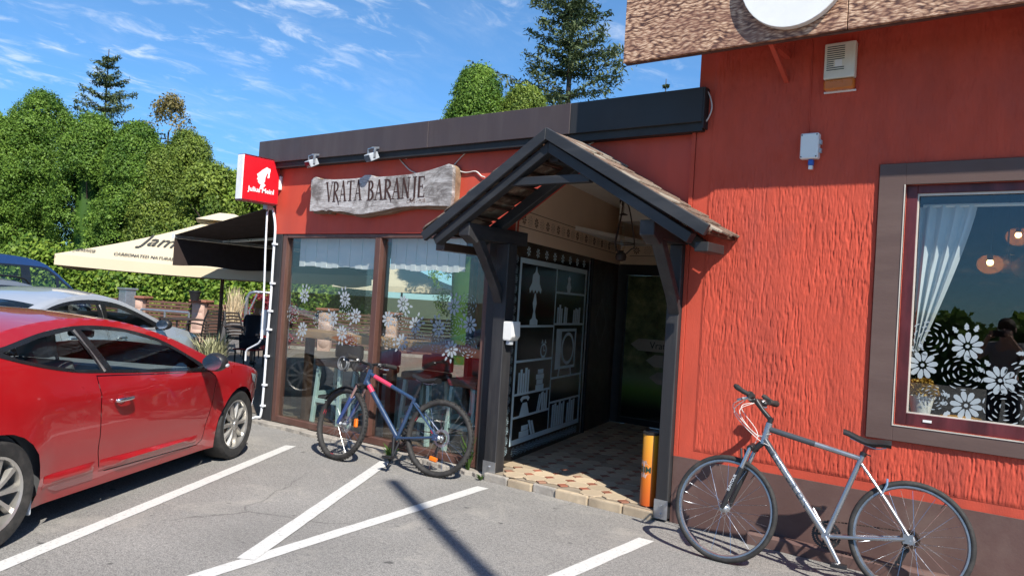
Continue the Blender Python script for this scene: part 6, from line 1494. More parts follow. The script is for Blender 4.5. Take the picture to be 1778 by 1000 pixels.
hedge_run('vine_hedge', 'leafy vine hedge growing over the brown slat fence', (fa.x, fa.y, 0), (fb.x, fb.y, 0), 2.35, .55, VINE, 46000, .12, 61)
# spruces
def spruce(label, base, h, rmax, seed, z_lo=.06, cones=False, spread=1.0, droop=.25, gapz=0.0):
    t = thing('spruce_tree', label, 'tree', base); g = np.random.default_rng(seed); C_, N_, S_ = [], [], []; mb = MB(); tr = [(0, 0, 0), (.05, .03, h * .4), (0, 0, h)]
    mb.tube(curve(tr), [max(.015, h * .017 * (1 - i / 13)) for i in range(13)], 8); zz_ = h * z_lo
    while zz_ < h * .985:
        f = 1 - zz_ / h; nb_ = 5 + int(3 * g.random()); a0 = g.random() * 6.28
        for k in range(nb_):
            a = a0 + k * 6.283 / nb_ + g.normal(0, .22); L_ = rmax * (f ** .8) * (.55 + .6 * g.random()); L_ *= (1.0 if g.random() > .12 else 1.3); up_ = .35 * (1 - f) + .12 + g.normal(0, .08)
            d_ = np.array([math.cos(a), math.sin(a), 0]); m = max(6, int(L_ * 16)); u = np.linspace(.08, 1, m)
            pts = d_ * (u * L_)[:, None] + np.array([0, 0, 1]) * (zz_ + L_ * (up_ * u - droop * 2 * f * u ** 2 + droop * 1.3 * f * u ** 3))[:, None]
            mb.tube([tuple(pts[0]), tuple(pts[m // 2]), tuple(pts[-1])], [.022 * f + .008, .013 * f + .005, .004], 5)
            per = 10; w_ = .27 * L_ * np.sqrt(np.clip(u * (1.12 - u), 0, 1)) + .05
            P_ = np.repeat(pts, per, 0); W_ = np.repeat(w_, per); sd = np.array([-d_[1], d_[0], 0]); lat = g.normal(0, .6, len(P_)) * W_; P_ = P_ + sd * lat[:, None] + d_ * (np.abs(lat) * .5)[:, None]
            P_[:, 2] -= np.abs(g.normal(0, 1, len(P_))) * (.10 + .16 * np.repeat(u, per)) * (.3 + f) * .9 - .05; C_.append(P_); q = np.tile([0, 0, 1.0], (len(P_), 1)) + g.normal(0, .5, (len(P_), 3)); N_.append(q)
        zz_ += h * (.022 + .050 * g.random()) * (.6 + .6 * f)
    C_, N_ = np.concatenate(C_), np.concatenate(N_)
    o = bpy.data.objects.new('crown', leaf_mesh('crown', C_, N_, .155 * (.6 + .8 * g.random(len(C_))), NEEDLE, .30, .6)); link(o, t); obj('trunk', mb, BARK_, t, smooth=60); return t
spruce('dark pointed spruce rising behind the left thuja trees', ground_far(158, 31), ztop(158, 82, 31), 3.7, 11, .35, droop=.06)
spruce('tall spruce with drooping branches behind the dark roof edge', ground_far(962, 21), ztop(962, -120, 21), 3.8, 23, .30, droop=.28)
spruce('tip of a distant spruce just above the dark roof edge', ground_far(1134, 40), ztop(1134, 134, 40), 2.2, 31, .4)
bushy('thuja_tree', 'bright green thuja tree above the roof, left of the tall spruce', ground_far(806, 19), .82, ztop(806, 121, 19), (THUJA, BARK_), 260, .21, 330, .062, 201, .12, zpow=.22)
bushy('thuja_tree', 'low thuja top over the roof edge, nearest the tall spruce', ground_far(888, 19), .80, ztop(888, 158, 19), (THUJA2, BARK_), 260, .21, 330, .062, 203, .12, zpow=.22)
# what stands across the road behind the photographer (mirrored in the panes)
hedge_run('roadside_hedge', 'dark clipped hedge across the road mirrored in the window', (14, -15.5, 0), (-16, -15.5, 0), 2.25, .8, MIDHEDGE, 46000, .26, 71)
for i, (x, y, h, w_) in enumerate(((4.5, -19, 3.4, .9), (7.0, -20, 3.9, 1.1), (-9, -23, 5.0, 1.6))):
    bushy('roadside_tree', ['small round tree beyond the roadside hedge', 'taller broad tree beyond the roadside hedge', 'broad tree beyond the far end of roadside hedge'][i], (x, y, 0), w_, h, (MIDHEDGE, BARK_), 60, .4, 160, .26, 300 + i, .3)
# unseen utility pole behind the photographer: its shadow lies across the parking lot
sh0, sh1 = Vector((-5.21, 4.97)), Vector((-2.62, 3.455)); dsh = (sh1 - sh0).normalized()
lp_ = sh0 + dsh * 9.4
lp = thing('utility_pole', 'bare grey steel pole at the edge of the parking lot', 'pole', (lp_.x, lp_.y, 0))
obj('pole', MB().tube([(0, 0, 0), (0, 0, 9.2)], [.095, .06], 14), MAT['galv'], lp, smooth=60); obj('base', MB().box(-.18, .18, -.18, .18, 0, .05), MAT['concrete'], lp, bevel=.01)
obj('cap', MB().lathe([(.065, 9.2), (.065, 9.26), (.02, 9.30)], n=14), MAT['grey_plastic'], lp)

# ------------------------------------------------------------------ fence
fen = thing('slat_fence', 'brown horizontal slat fence between pink concrete pillars', 'fence', (0, 0, 0))
f0, f1 = far(150, 520, 21.2), far(620, 560, 20.4); f0.z = f1.z = 0; fd = (f1 - f0).normalized(); fn_ = Vector((fd.y, -fd.x, 0)); fen.location = f0; fen.rotation_euler = (0, 0, math.atan2(fd.y, fd.x))
SL = M('brown_fence_slat', (.125, .060, .042), .7, var=.25, vscale=3, stretch=(.2, 1, 4)); PIL = M('pink_concrete_pillar', (.50, .33, .26), .85, var=.1, bump=.2); CAPM = M('terracotta_cap', (.27, .11, .07), .8)
pxs = [(f0 - far(x, 540, 20.8)).length for x in (233, 352)]; step = abs(pxs[1] - pxs[0]); start = min((far(233, 540, 20.8) - f0).dot(fd), 99)
Lf = (f1 - f0).length; k0 = start - step * math.ceil(start / step); xp = k0
while xp < Lf + step:
    if xp > -.3:
        pl_ = obj('pillar', MB().box(xp - .17, xp + .17, -.17, .17, 0, 1.06), PIL, fen, bevel=.01)
        obj('pillar_cap', MB().box(xp - .24, xp + .24, -.24, .24, 1.062, 1.13), CAPM, pl_, bevel=.015)
        for q in range(4): obj('scallop', MB().lathe([(.0, -.03), (.12, -.02), (.15, 0)], (xp, -.172, .24 + .22 * q), (0, 1, 0), 14), PIL, pl_, smooth=60)
    sm_ = mesh_of('slat', MB().box(0, step - .36, -.012, .012, 0, .062), SL)
    for q in range(11):
        inst('slat', sm_, fen, (xp + .18, rnd.uniform(-.004, .004), .09 + q * .088), (0, rnd.uniform(-.003, .003), 0))
    for u in (.33, .67): obj('slat_post', MB().box(xp + .18 + (step - .36) * u - .025, xp + .18 + (step - .36) * u + .025, .014, .05, .05, 1.05), SL, fen)
    obj('fence_foot', MB().box(xp + .172, xp + step - .172, -.10, .10, 0, .085), MAT['concrete'], fen)
    xp += step
# ------------------------------------------------------------------ parasols
PAR = M('cream_parasol_cloth', (.56, .475, .33), .8, var=.03, vscale=1.2); PAR.node_tree.nodes['Principled BSDF'].inputs['Transmission Weight'].default_value = 0
def parasol(label, base, half, ze, zp, rz, text):
    t = thing('parasol', label, 'parasol', base, rz, 'cream parasols on the terrace'); q = MB(); n = 10; apex = Vector((0, 0, zp)); vs = []; cor = [Vector((sx * half, sy * half, ze)) for sx, sy in ((-1, -1), (1, -1), (1, 1), (-1, 1))]
    for s in range(4):
        a, b = cor[s], cor[(s + 1) % 4]; b0 = len(q.v)
        for i in range(n + 1):
            for j in range(n + 1):
                e = a.lerp(b, j / n); p = e.lerp(apex, i / n * .93); p.z -= .05 * math.sin(math.pi * j / n) * (1 - i / n) + .05 * math.sin(math.pi * i / n); q.v.append(tuple(p))
        q.f += [(b0 + i * (n + 1) + j, b0 + i * (n + 1) + j + 1, b0 + (i + 1) * (n + 1) + j + 1, b0 + (i + 1) * (n + 1) + j) for i in range(n) for j in range(n)]
    obj('canopy', q, PAR, t, smooth=50)
    v = MB()
    for s in range(4):
        a, b = cor[s], cor[(s + 1) % 4]; out = (a + b) / 2; out.z = 0; out.normalize(); b0 = len(v.v)
        for j in range(n + 1):
            e = a.lerp(b, j / n); e.z -= .05 * math.sin(math.pi * j / n); w_ = .012 * math.sin(j * 2.4)
            v.v += [tuple(e + out * .004), tuple(e + out * (.012 + w_) - Vector((0, 0, .15)))]
        v.f += [(b0 + 2 * j, b0 + 2 * j + 1, b0 + 2 * j + 3, b0 + 2 * j + 2) for j in range(n)]
    obj('valance', v, PAR, t, smooth=60)
    vt = MB(); k = half * .22
    for s in range(4):
        a, b = [(-k, -k), (k, -k), (k, k), (-k, k)][s], [(-k, -k), (k, -k), (k, k), (-k, k)][(s + 1) % 4]; vt.add([(a[0], a[1], zp - .10), (b[0], b[1], zp - .10), (b[0] * .25, b[1] * .25, zp + .06), (a[0] * .25, a[1] * .25, zp + .06)], [(0, 1, 2, 3)])
    vt.add([(-k * .25, -k * .25, zp + .06), (k * .25, -k * .25, zp + .06), (k * .25, k * .25, zp + .06), (-k * .25, k * .25, zp + .06)], [(0, 1, 2, 3)]); obj('vent_cap', vt, PAR, t)
    DW = M('brown_parasol_pole', (.085, .045, .028), .5) if 'brown_parasol_pole' not in bpy.data.materials else bpy.data.materials['brown_parasol_pole']
    obj('pole', MB().cyl((0, 0, 0), (0, 0, zp - .05), .032, n=12), DW, t, smooth=60); obj('base', MB().box(-.4, .4, -.4, .4, 0, .07), MAT['concrete'], t, bevel=.02)
    for c in cor:
        obj('rib', MB().bar((0, 0, zp - .16), c - Vector((0, 0, .05)), .025, .035), DW, t); obj('strut', MB().bar((0, 0, ze - .1), Vector((c.x * .5, c.y * .5, (ze + zp) / 2 - .16)), .02, .03), DW, t)
    if text:
        ink = M('dark_parasol_print', (.05, .045, .035), .7); mid = (cor[0] + cor[1]) / 2; ux = (cor[1] - cor[0]).normalized(); up_ = (apex - mid).normalized(); nrm = ux.cross(up_)
        tm = MB(); L_ = half * 2
        for body, sz, vs_, fx, fy, kw in (('CARBONATED NATURAL MINERAL WATER', .070, 2.7, .315, .075, dict(shear=.12)), ('Jamnica', .085, 2.7, .075, .085, dict(shear=.45)), ('1828', .06, 2.0, .085, .215, dict(shear=.2)), ('Jamnica', .32, 2.3, .335, .34, dict(shear=.5))):
            vs, fs = text_geo(body, sz, 0, bold=.0012, **kw); pts_ = []
            for v_ in vs:
                u = fx + v_.x / L_ + 0; fyy = fy + v_.y * vs_ / (apex - mid).length; i_ = fyy; u2 = .5 + (u - .5) / max(.2, 1 - fyy * .93); e = cor[0].lerp(cor[1], min(max(u2, 0), 1)); p = e.lerp(apex, fyy * .93)
                p.z -= .05 * math.sin(math.pi * u2) * (1 - i_) + .05 * math.sin(math.pi * min(max(i_, 0), 1)); pts_.append(p + nrm * .02)
            obj('canopy_lettering', MB().add(pts_, fs), ink, t)
    return t
pb_ = far(384, 520, 13.6); e0 = far(106, 446, 13.0)
parasol('big cream parasol with brand lettering over the silver saloon', (pb_.x, pb_.y, 0), 2.20, 1.87, 2.76, R(57.7), True)
q_ = far(697, 520, 22); parasol('second cream parasol farther along the terrace behind the shop window', (q_.x, q_.y, 0), 1.5, 1.86, 2.5, R(30), False)
# ------------------------------------------------------------------ awning on the end wall
aw = thing('folding_awning', 'dark brown folding arm awning on the end wall of the cafe', 'awning', (-7.84, 6.6, 2.5))
AWM = M('dark_brown_awning_cloth', (.030, .018, .015), .8, var=.1)
Wq = lambda n, mb, mt, **k: obj(n, mb, mt, aw, world=True, **k)
ya, yb, xw, xf, zw, zf = 5.62, 9.6, -7.87, -10.05, 2.56, 2.22
Wq('cloth', MB().add([(xw, ya, zw), (xw, yb, zw), (xf, yb, zf), (xf, ya, zf), (xw, ya, zw + .006), (xw, yb, zw + .006), (xf, yb, zf + .006), (xf, ya, zf + .006)], [(0, 1, 2, 3), (7, 6, 5, 4), (0, 3, 7, 4), (1, 5, 6, 2)]), AWM)
Wq('front_bar', MB().box(xf - .05, xf, ya - .01, yb, zf - .045, zf + .012), MAT['galv'], bevel=.008); Wq('bar_cap', MB().box(xf - .055, xf + .005, ya - .022, ya - .011, zf - .05, zf + .017), MAT['white_plastic'])
vl = MB(); k = 40
for i in range(k + 1): vl.v += [(xf - .02, ya + (yb - ya) * i / k, zf - .046), (xf - .02 + .01 * math.sin(i * 1.1), ya + (yb - ya) * i / k, zf - .40 - .012 * math.cos(i * .6))]
vl.f = [(2 * i, 2 * i + 1, 2 * i + 3, 2 * i + 2) for i in range(k)]; Wq('valance', vl, AWM, smooth=60)
for y in (6.3, 8.9): Wq('folding_arm', MB().bar((xw, y, 2.40), (-9.0, y + .45, 2.30), .05, .04).bar((-9.0, y + .45, 2.30), (xf, y + .05, 2.20), .05, .04), MAT['alu'], bevel=.006)
Wq('cassette', MB().box(-7.95, -7.835, ya, yb, 2.57, 2.68), MAT['grey_plastic'], bevel=.01)
kn = [px(x, y, 1, 5.50) for x, y in ((464, 368), (461, 430), (458, 520), (454, 588))]
crk = thing('awning_crank', 'white hanging crank rod of the awning beside conduit pipe', 'crank rod', (kn[0].x, 5.5, kn[0].z)); rod = kn[:]
rod += [px(449, 596, 1, 5.50), px(430, 606, 1, 5.47), px(427, 611, 1, 5.47), px(426, 626, 1, 5.47)]
obj('rod', MB().tube(rod, .011, 8), MAT['white_pipe'], crk, world=True, smooth=40); obj('hook', MB().tube([kn[0] + Vector((.02 * math.cos(a), 0, .02 + .025 * math.sin(a))) for a in [i * .6 - 1.5 for i in range(9)]], .006, 6), MAT['galv'], crk, world=True); obj('gearbox', MB().box(kn[0].x - .05, kn[0].x + .03, 5.47, 5.56, kn[0].z + .03, kn[0].z + .09), MAT['grey_plastic'], crk, world=True, bevel=.006)
obj('handle_sleeve', MB().tube([kn[3] + Vector((0, 0, .10)), kn[3]], .016, 8), MAT['white_pipe'], crk, world=True)
# ------------------------------------------------------------------ terrace furniture
WICK = M('dark_brown_wicker', (.040, .026, .020), .7, var=.3, bump=.5, bscale=60)
def wicker_chair(label, base, rz):
    t = thing('wicker_chair', label, 'chair', base, rz, 'terrace chairs'); s = MB().box(-.26, .26, -.25, .25, .40, .45); obj('seat', s, WICK, t, bevel=.02)
    for k in range(8):
        u = k / 7; z = .47 + u * .48; x = -.24 - .10 * u - .05 * u * u; obj('back_slat', MB().tube(curve([(x + .03, -.24 + .03 * u, z), (x - .02, 0, z + .01), (x + .03, .24 - .03 * u, z)], 3), .022, 6), WICK, t, smooth=60)
    for s_ in (-1, 1):
        obj('back_post', MB().tube(curve([(-.23, s_ * .25, .40), (-.30, s_ * .245, .75), (-.37, s_ * .21, .98)], 4), .018, 7), MAT['black_plastic'], t, smooth=60)
        obj('armrest', MB().tube(curve([(-.30, s_ * .26, .66), (0, s_ * .29, .68), (.24, s_ * .28, .64), (.25, s_ * .26, .42)], 4), .02, 7), WICK, t, smooth=60)
        for x in (-.22, .22): obj('leg', MB().tube([(x, s_ * .23, .40), (x * 1.12, s_ * .25, 0)], [.018, .014], 7), MAT['black_plastic'], t, smooth=60)
    return t
q = far(356, 560, 17.4); wicker_chair('dark wicker armchair on the terrace left of parasol pole', (q.x, q.y, .012), R(-175))
q = far(424, 560, 17.0); wicker_chair('dark wicker armchair between the tall planter and seated person', (q.x, q.y, .012), R(15))
q = far(318, 560, 18.0); tb = thing('terrace_table', 'small dark terrace table beside the wicker armchair', 'table', (q.x, q.y, .012))
obj('top', MB().box(-.4, .4, -.4, .4, .70, .73), WICK, tb, bevel=.01)
for sx in (-1, 1):
    for sy in (-1, 1): obj('leg', MB().cyl((sx * .34, sy * .34, 0), (sx * .36, sy * .36, .70), .02, n=8), MAT['black_plastic'], tb)
def grasspot(label, base, w, h, gh, mat, n=160, spread=.28):
    t = thing('planter', label, 'planter', base); obj('pot', MB().add([(sx * w * f, sy * w * f, z) for z, f in ((0, .8), (h, 1), (h, .86), (h * .9, .85)) for sx, sy in ((-1, -1), (1, -1), (1, 1), (-1, 1))], [(0, 3, 2, 1)] + [(i * 4 + j, i * 4 + (j + 1) % 4, i * 4 + 4 + (j + 1) % 4, i * 4 + 4 + j) for i in range(3) for j in range(4)] + [(12, 13, 14, 15)]), M('grey_planter', (.20, .19, .185), .6), t, bevel=.01)
    g = MB()
    for k in range(n):
        a, l = rnd.uniform(0, 6.28), rnd.uniform(.5, 1) * gh; sp_ = rnd.uniform(.1, 1) * spread; b = Vector((rnd.uniform(-.5, .5) * w, rnd.uniform(-.5, .5) * w, h * .9)); e = b + Vector((sp_ * math.cos(a), sp_ * math.sin(a), l)); m_ = b.lerp(e, .6) + Vector((0, 0, .06)); wv = Vector((-math.sin(a), math.cos(a), 0)) * .008
        g.add([b - wv, b + wv, m_ + wv, m_ - wv, e], [(0, 1, 2, 3), (3, 2, 4)])
    obj('grass', g, mat, t)
    return t
PAMP = M('dry_pampas_grass', (.55, .44, .28), .8, var=.15)
q = far(405, 560, 18.2); grasspot('tall grey planter with dry pampas grass by the parasol pole', (q.x, q.y, .012), .24, .72, .95, PAMP)
q = far(372, 560, 11.2); gp = grasspot('low planter with pale ornamental grass behind the red car bonnet', (q.x, q.y, .012), .22, .46, .52, M('pale_green_grass', (.36, .36, .20), .8), 130, .42)
q = far(338, 520, 20.3); fp_ = thing('flower_pot', 'dark flower pot standing on the pink fence pillar', 'pot', (q.x, q.y, 1.12)); obj('pot', MB().lathe([(.10, 0), (.15, .22), (.165, .22), (.165, .25), (.14, .25), (.13, .2)], n=16), MAT['black_plastic'], fp_, smooth=40)
rl = thing('steel_railing', 'galvanised tube railing in front of the slat fence', 'railing', (0, 0, 0)); a_, b_ = far(245, 545, 18.9), far(328, 548, 18.6)
obj('rail', MB().tube([(a_.x, a_.y, .86), (b_.x, b_.y, .86)], .028, 8), MAT['galv'], rl); obj('rail', MB().tube([(a_.x, a_.y, .45), (b_.x, b_.y, .45)], .02, 8), MAT['galv'], rl)
for u in (0, .5, 1):
    c = a_.lerp(b_, u); obj('upright', MB().tube([(c.x, c.y, 0), (c.x, c.y, .86)], .028, 8), MAT['galv'], rl)
    for s in (-1, 1): obj('brace', MB().tube([(c.x, c.y, .50), (c.x + s * .22, c.y, .012)], .018, 6), MAT['galv'], rl)
ar = thing('steel_arch', 'bent galvanised tube frame behind the awning crank rod', 'frame', (0, 0, 0)); a_ = far(426, 560, 18.5); b_ = far(500, 560, 18.8)
ah = far(426, 506, 18.5).z
obj('tube', MB().tube([(a_.x, a_.y, 0), (a_.x, a_.y, ah - .15), (a_.x + .05, a_.y + .05, ah - .03), (a_.x + .16, a_.y + .1, ah), (b_.x, b_.y, ah), (b_.x, b_.y, 0)], .04, 8), MAT['galv'], ar, smooth=60); obj('tube', MB().tube([(a_.x + .25, a_.y + .1, ah - .05), (a_.x + .12, a_.y, 1.0), (a_.x + .4, a_.y, .2)], .022, 6), MAT['galv'], ar, smooth=60)
q = far(234, 520, 20.6); mbx = single('meter_box', MB().box(q.x - .6, q.x - .22, q.y - .14, q.y + .14, .3, 1.28).box(q.x - .64, q.x - .18, q.y - .18, q.y + .18, 1.282, 1.33), MAT['galv'], 'grey metal meter box beside the fence pillar', 'meter box', bevel=.01)
q = far(470, 560, 20.0); bushy('red_shrub', 'small red leaved shrub beside the fence', (q.x, q.y, 0), .55, 1.35, (M_leaf('red_leaf', (.16, .02, .03), (.34, .05, .06), .3), BARK_), 24, .16, 90, .09, 401, .3, cat='shrub')
# seated guest under the awning
def skin(name, joints, bones, radii, mat, par, sub=2):
    me = bpy.data.meshes.new(name); me.from_pydata([joints[k] for k in joints], [(list(joints).index(a), list(joints).index(c)) for a, c in bones], []); o = bpy.data.objects.new(name, me); link(o)
    o.modifiers.new('s', 'SKIN').use_smooth_shade = True; sv = me.skin_vertices[0].data
    for i, k in enumerate(joints): sv[i].radius = (radii[k],) * 2 if not isinstance(radii[k], tuple) else radii[k]; sv[i].use_root = (i == 0)
    m_ = o.modifiers.new('d', 'SUBSURF'); m_.levels = sub; m_.render_levels = sub; me2 = bpy.data.meshes.new_from_object(o.evaluated_get(bpy.context.evaluated_depsgraph_get())); COL.objects.unlink(o); bpy.data.objects.remove(o)
    me2.materials.clear(); me2.materials.append(mat); r_ = bpy.data.objects.new(name, me2); link(r_, par)
    for p in me2.polygons: p.use_smooth = True
    return r_
def guest():
    b = far(437, 560, 15.2); b.z = .012; t = thing('person', 'person in dark navy clothes sitting on a red stool under the awning', 'person', b, R(120))
    J_ = dict(pel=(0, 0, .50), waist=(.04, 0, .66), chest=(.13, 0, .86), neck=(.20, 0, 1.02), head0=(.25, 0, 1.10), head=(.29, 0, 1.20))
    for s, n in ((1, 'l'), (-1, 'r')):
        J_.update({'sh' + n: (.15, s * .17, .95), 'el' + n: (.26, s * .25, .70), 'wr' + n: (.46, s * .17, .62), 'ha' + n: (.53, s * .15, .60), 'hp' + n: (.02, s * .10, .48), 'kn' + n: (.44, s * .15, .50), 'an' + n: (.40, s * .15, .10), 'to' + n: (.56, s * .17, .05)})
    B_ = [('pel', 'waist'), ('waist', 'chest'), ('chest', 'neck'), ('neck', 'head0'), ('head0', 'head')]
    for n in 'lr': B_ += [('chest', 'sh' + n), ('sh' + n, 'el' + n), ('el' + n, 'wr' + n), ('wr' + n, 'ha' + n), ('pel', 'hp' + n), ('hp' + n, 'kn' + n), ('kn' + n, 'an' + n), ('an' + n, 'to' + n)]
    Rr = dict(pel=.13, waist=.12, chest=.135, neck=.055, head0=.085, head=.09)
    for n in 'lr': Rr.update({'sh' + n: .062, 'el' + n: .042, 'wr' + n: .028, 'ha' + n: .032, 'hp' + n: .085, 'kn' + n: .06, 'an' + n: .038, 'to' + n: .034})
    SK = M('skin_tone', (.50, .29, .20), .5, var=.05); NAVY = M('navy_cloth', (.018, .022, .035), .85, var=.15)
    skin('body', J_, B_, Rr, SK, t)
    Jc = {k: J_[k] for k in ('pel', 'waist', 'chest')}; Bc = [('pel', 'waist'), ('waist', 'chest')]; Rc = dict(pel=.145, waist=.135, chest=.15); Jc['col'] = (.185, 0, .99); Bc.append(('chest', 'col')); Rc['col'] = .075
    for s, n in ((1, 'l'), (-1, 'r')): Jc['sh' + n] = J_['sh' + n]; Jc['ml' + n] = tuple(a + (c - a) * .75 for a, c in zip(J_['sh' + n], J_['el' + n])); Bc += [('chest', 'sh' + n), ('sh' + n, 'ml' + n)]; Rc.update({'sh' + n: .078, 'ml' + n: .06})
    skin('shirt', Jc, Bc, Rc, NAVY, t)
    Js = {'pel': (0, 0, .49)}; Bs = []; Rs = {'pel': .15}
    for n in 'lr': Js['hp' + n] = J_['hp' + n]; Js['kk' + n] = tuple(a + (c - a) * 1.0 for a, c in zip(J_['hp' + n], J_['kn' + n])); Bs += [('pel', 'hp' + n), ('hp' + n, 'kk' + n)]; Rs.update({'hp' + n: .10, 'kk' + n: .078})
    skin('shorts', Js, Bs, Rs, NAVY, t)
    hm = MB().ball((.275, 0, 1.205), (.105, .095, .105), 16, 12); hm.v = [(x, y, max(z, 1.17 + (x - .275) * .9)) for x, y, z in hm.v]; obj('hair', hm, M('blond_hair', (.42, .29, .10), .7, var=.2, bump=.5), t, smooth=60)
    fc = MB(); fc.ball((.385, 0, 1.17), (.02, .014, .022), 8, 6)
    for s in (-1, 1): fc.ball((.26, s * .098, 1.17), (.022, .012, .032), 8, 6)
    obj('face_details', fc, SK, t, smooth=60)
    ey = MB()
    for s in (-1, 1): ey.ball((.365, s * .035, 1.20), (.010, .012, .008), 8, 6)
    obj('eyes', ey, MAT['black'], t)
    for n, s in (('l', 1), ('r', -1)):
        h = Vector(J_['ha' + n]); fg = MB()
        for k in range(4): fg.tube([h + Vector((.0, (k - 1.5) * .016, 0)), h + Vector((.05, (k - 1.5) * .018, -.012)), h + Vector((.075 - .008 * abs(k - 1), (k - 1.5) * .018, -.04))], [.0095, .0085, .007], 6)
        fg.tube([h + Vector((-.02, -s * .025, 0)), h + Vector((.015, -s * .05, -.008)), h + Vector((.035, -s * .048, -.025))], [.011, .009, .007], 6); obj('hand', fg, SK, t, smooth=60)
        a = J_['an' + n]; obj('shoe', MB().ball((a[0] + .09, a[1], .045), (.14, .048, .045), 12, 8), MAT['black_plastic'], t, smooth=60)
    st_ = thing('stool', 'low red seated stool under the person in navy', 'stool', b, R(120)); obj('seat', MB().box(-.24, .22, -.24, .24, .335, .36), M('red_cushion', (.32, .02, .02), .7), st_, bevel=.01)
    for x in (-.2, .18):
        for y in (-.2, .2): obj('leg', MB().cyl((x, y, 0), (x, y, .335), .016, n=8), MAT['black_plastic'], st_)
guest()
def photographer():
    t = thing('person', 'person in grey shirt raising both hands to take a picture, mirrored in the right window', 'person', (-.93, -.28, 0), R(98)); SK = bpy.data.materials['skin_tone']
    J_ = dict(pel=(0, 0, .95), waist=(.0, 0, 1.12), chest=(.01, 0, 1.34), neck=(.01, 0, 1.49), head0=(.03, 0, 1.57), head=(.04, 0, 1.66)); B_ = [('pel', 'waist'), ('waist', 'chest'), ('chest', 'neck'), ('neck', 'head0'), ('head0', 'head')]
    Rr = dict(pel=.13, waist=.12, chest=.135, neck=.055, head0=.08, head=.092)
    for s_, n in ((1, 'l'), (-1, 'r')):
        J_.update({'sh' + n: (.0, s_ * .18, 1.42), 'el' + n: (.20, s_ * .27, 1.27), 'wr' + n: (.335, s_ * .13, 1.51), 'ha' + n: (.355, s_ * .10, 1.565), 'hp' + n: (0, s_ * .10, .90), 'kn' + n: (.02, s_ * .11, .49), 'an' + n: (-.02, s_ * .12, .09), 'to' + n: (.13, s_ * .14, .04)})
        B_ += [('chest', 'sh' + n), ('sh' + n, 'el' + n), ('el' + n, 'wr' + n), ('wr' + n, 'ha' + n), ('pel', 'hp' + n), ('hp' + n, 'kn' + n), ('kn' + n, 'an' + n), ('an' + n, 'to' + n)]
        Rr.update({'sh' + n: .06, 'el' + n: .042, 'wr' + n: .028, 'ha' + n: .033, 'hp' + n: .09, 'kn' + n: .06, 'an' + n: .04, 'to' + n: .035})
    skin('body', J_, B_, Rr, SK, t)
    Jc = {k: J_[k] for k in ('pel', 'waist', 'chest')}; Bc = [('pel', 'waist'), ('waist', 'chest')]; Rc = dict(pel=.15, waist=.14, chest=.15)
    Jp = {'pel': (0, 0, .93)}; Bp = []; Rp = {'pel': .14}
    for n in 'lr':
        Jc['sh' + n] = J_['sh' + n]; Jc['ml' + n] = tuple(a + (c - a) * .8 for a, c in zip(J_['sh' + n], J_['el' + n])); Bc += [('chest', 'sh' + n), ('sh' + n, 'ml' + n)]; Rc.update({'sh' + n: .075, 'ml' + n: .06})
        Jp.update({'hp' + n: J_['hp' + n], 'kn' + n: J_['kn' + n], 'an' + n: J_['an' + n]}); Bp += [('pel', 'hp' + n), ('hp' + n, 'kn' + n), ('kn' + n, 'an' + n)]; Rp.update({'hp' + n: .105, 'kn' + n: .075, 'an' + n: .06})
    skin('shirt', Jc, Bc, Rc, M('grey_shirt', (.30, .29, .28), .85), t); skin('trousers', Jp, Bp, Rp, M('dark_trousers', (.03, .03, .04), .85), t)
    h_ = MB().ball((.025, 0, 1.69), (.108, .098, .10), 16, 12); h_.v = [(x, y, max(z, 1.64 + max(0, x - .03) * 1.0)) for x, y, z in h_.v]; obj('hair', h_, M('brown_hair', (.05, .03, .02), .7), t, smooth=60)
    fc = MB().ball((.138, 0, 1.635), (.02, .014, .022), 8, 6)
    for s_ in (-1, 1): fc.ball((.02, s_ * .098, 1.64), (.022, .012, .032), 8, 6)
    obj('face_details', fc, SK, t, smooth=60)
    for n, s_ in (('l', 1), ('r', -1)):
        h = Vector(J_['ha' + n]); fg = MB()
        for k in range(4): fg.tube([h + Vector((.01, 0, -.01 + k * .016)), h + Vector((.035, -s_ * .008, k * .016)), h + Vector((.034, -s_ * .045 + s_ * .006 * abs(k - 1), .004 + k * .014))], [.0095, .0085, .007], 6)
        fg.tube([h + Vector((-.01, 0, -.02)), h + Vector((-.008, -s_ * .03, -.03)), h + Vector((.0, -s_ * .05, -.022))], [.011, .009, .007], 6); obj('hand', fg, SK, t, smooth=60)
    tag(obj('phone', MB().box(-.004, .004, -.078, .078, -.037, .037), MAT['black_plastic'], None, bevel=.003), 'black phone held up in both hands of the photographer', 'phone')
    bpy.data.objects['phone'].location = t.matrix_basis @ Vector((.372, 0, 1.585)); bpy.data.objects['phone'].rotation_euler = (0, 0, R(98))
photographer()
q = px(462, 556, 1, 6.3); single('paper_dispenser', MB().box(q.x - .06, q.x + .05, q.y - .05, q.y + .05, q.z - .20, q.z + .14), MAT['white_plastic'], 'white rounded box hanging beside the conduit pipe', 'dispenser', bevel=.03, seg=3)
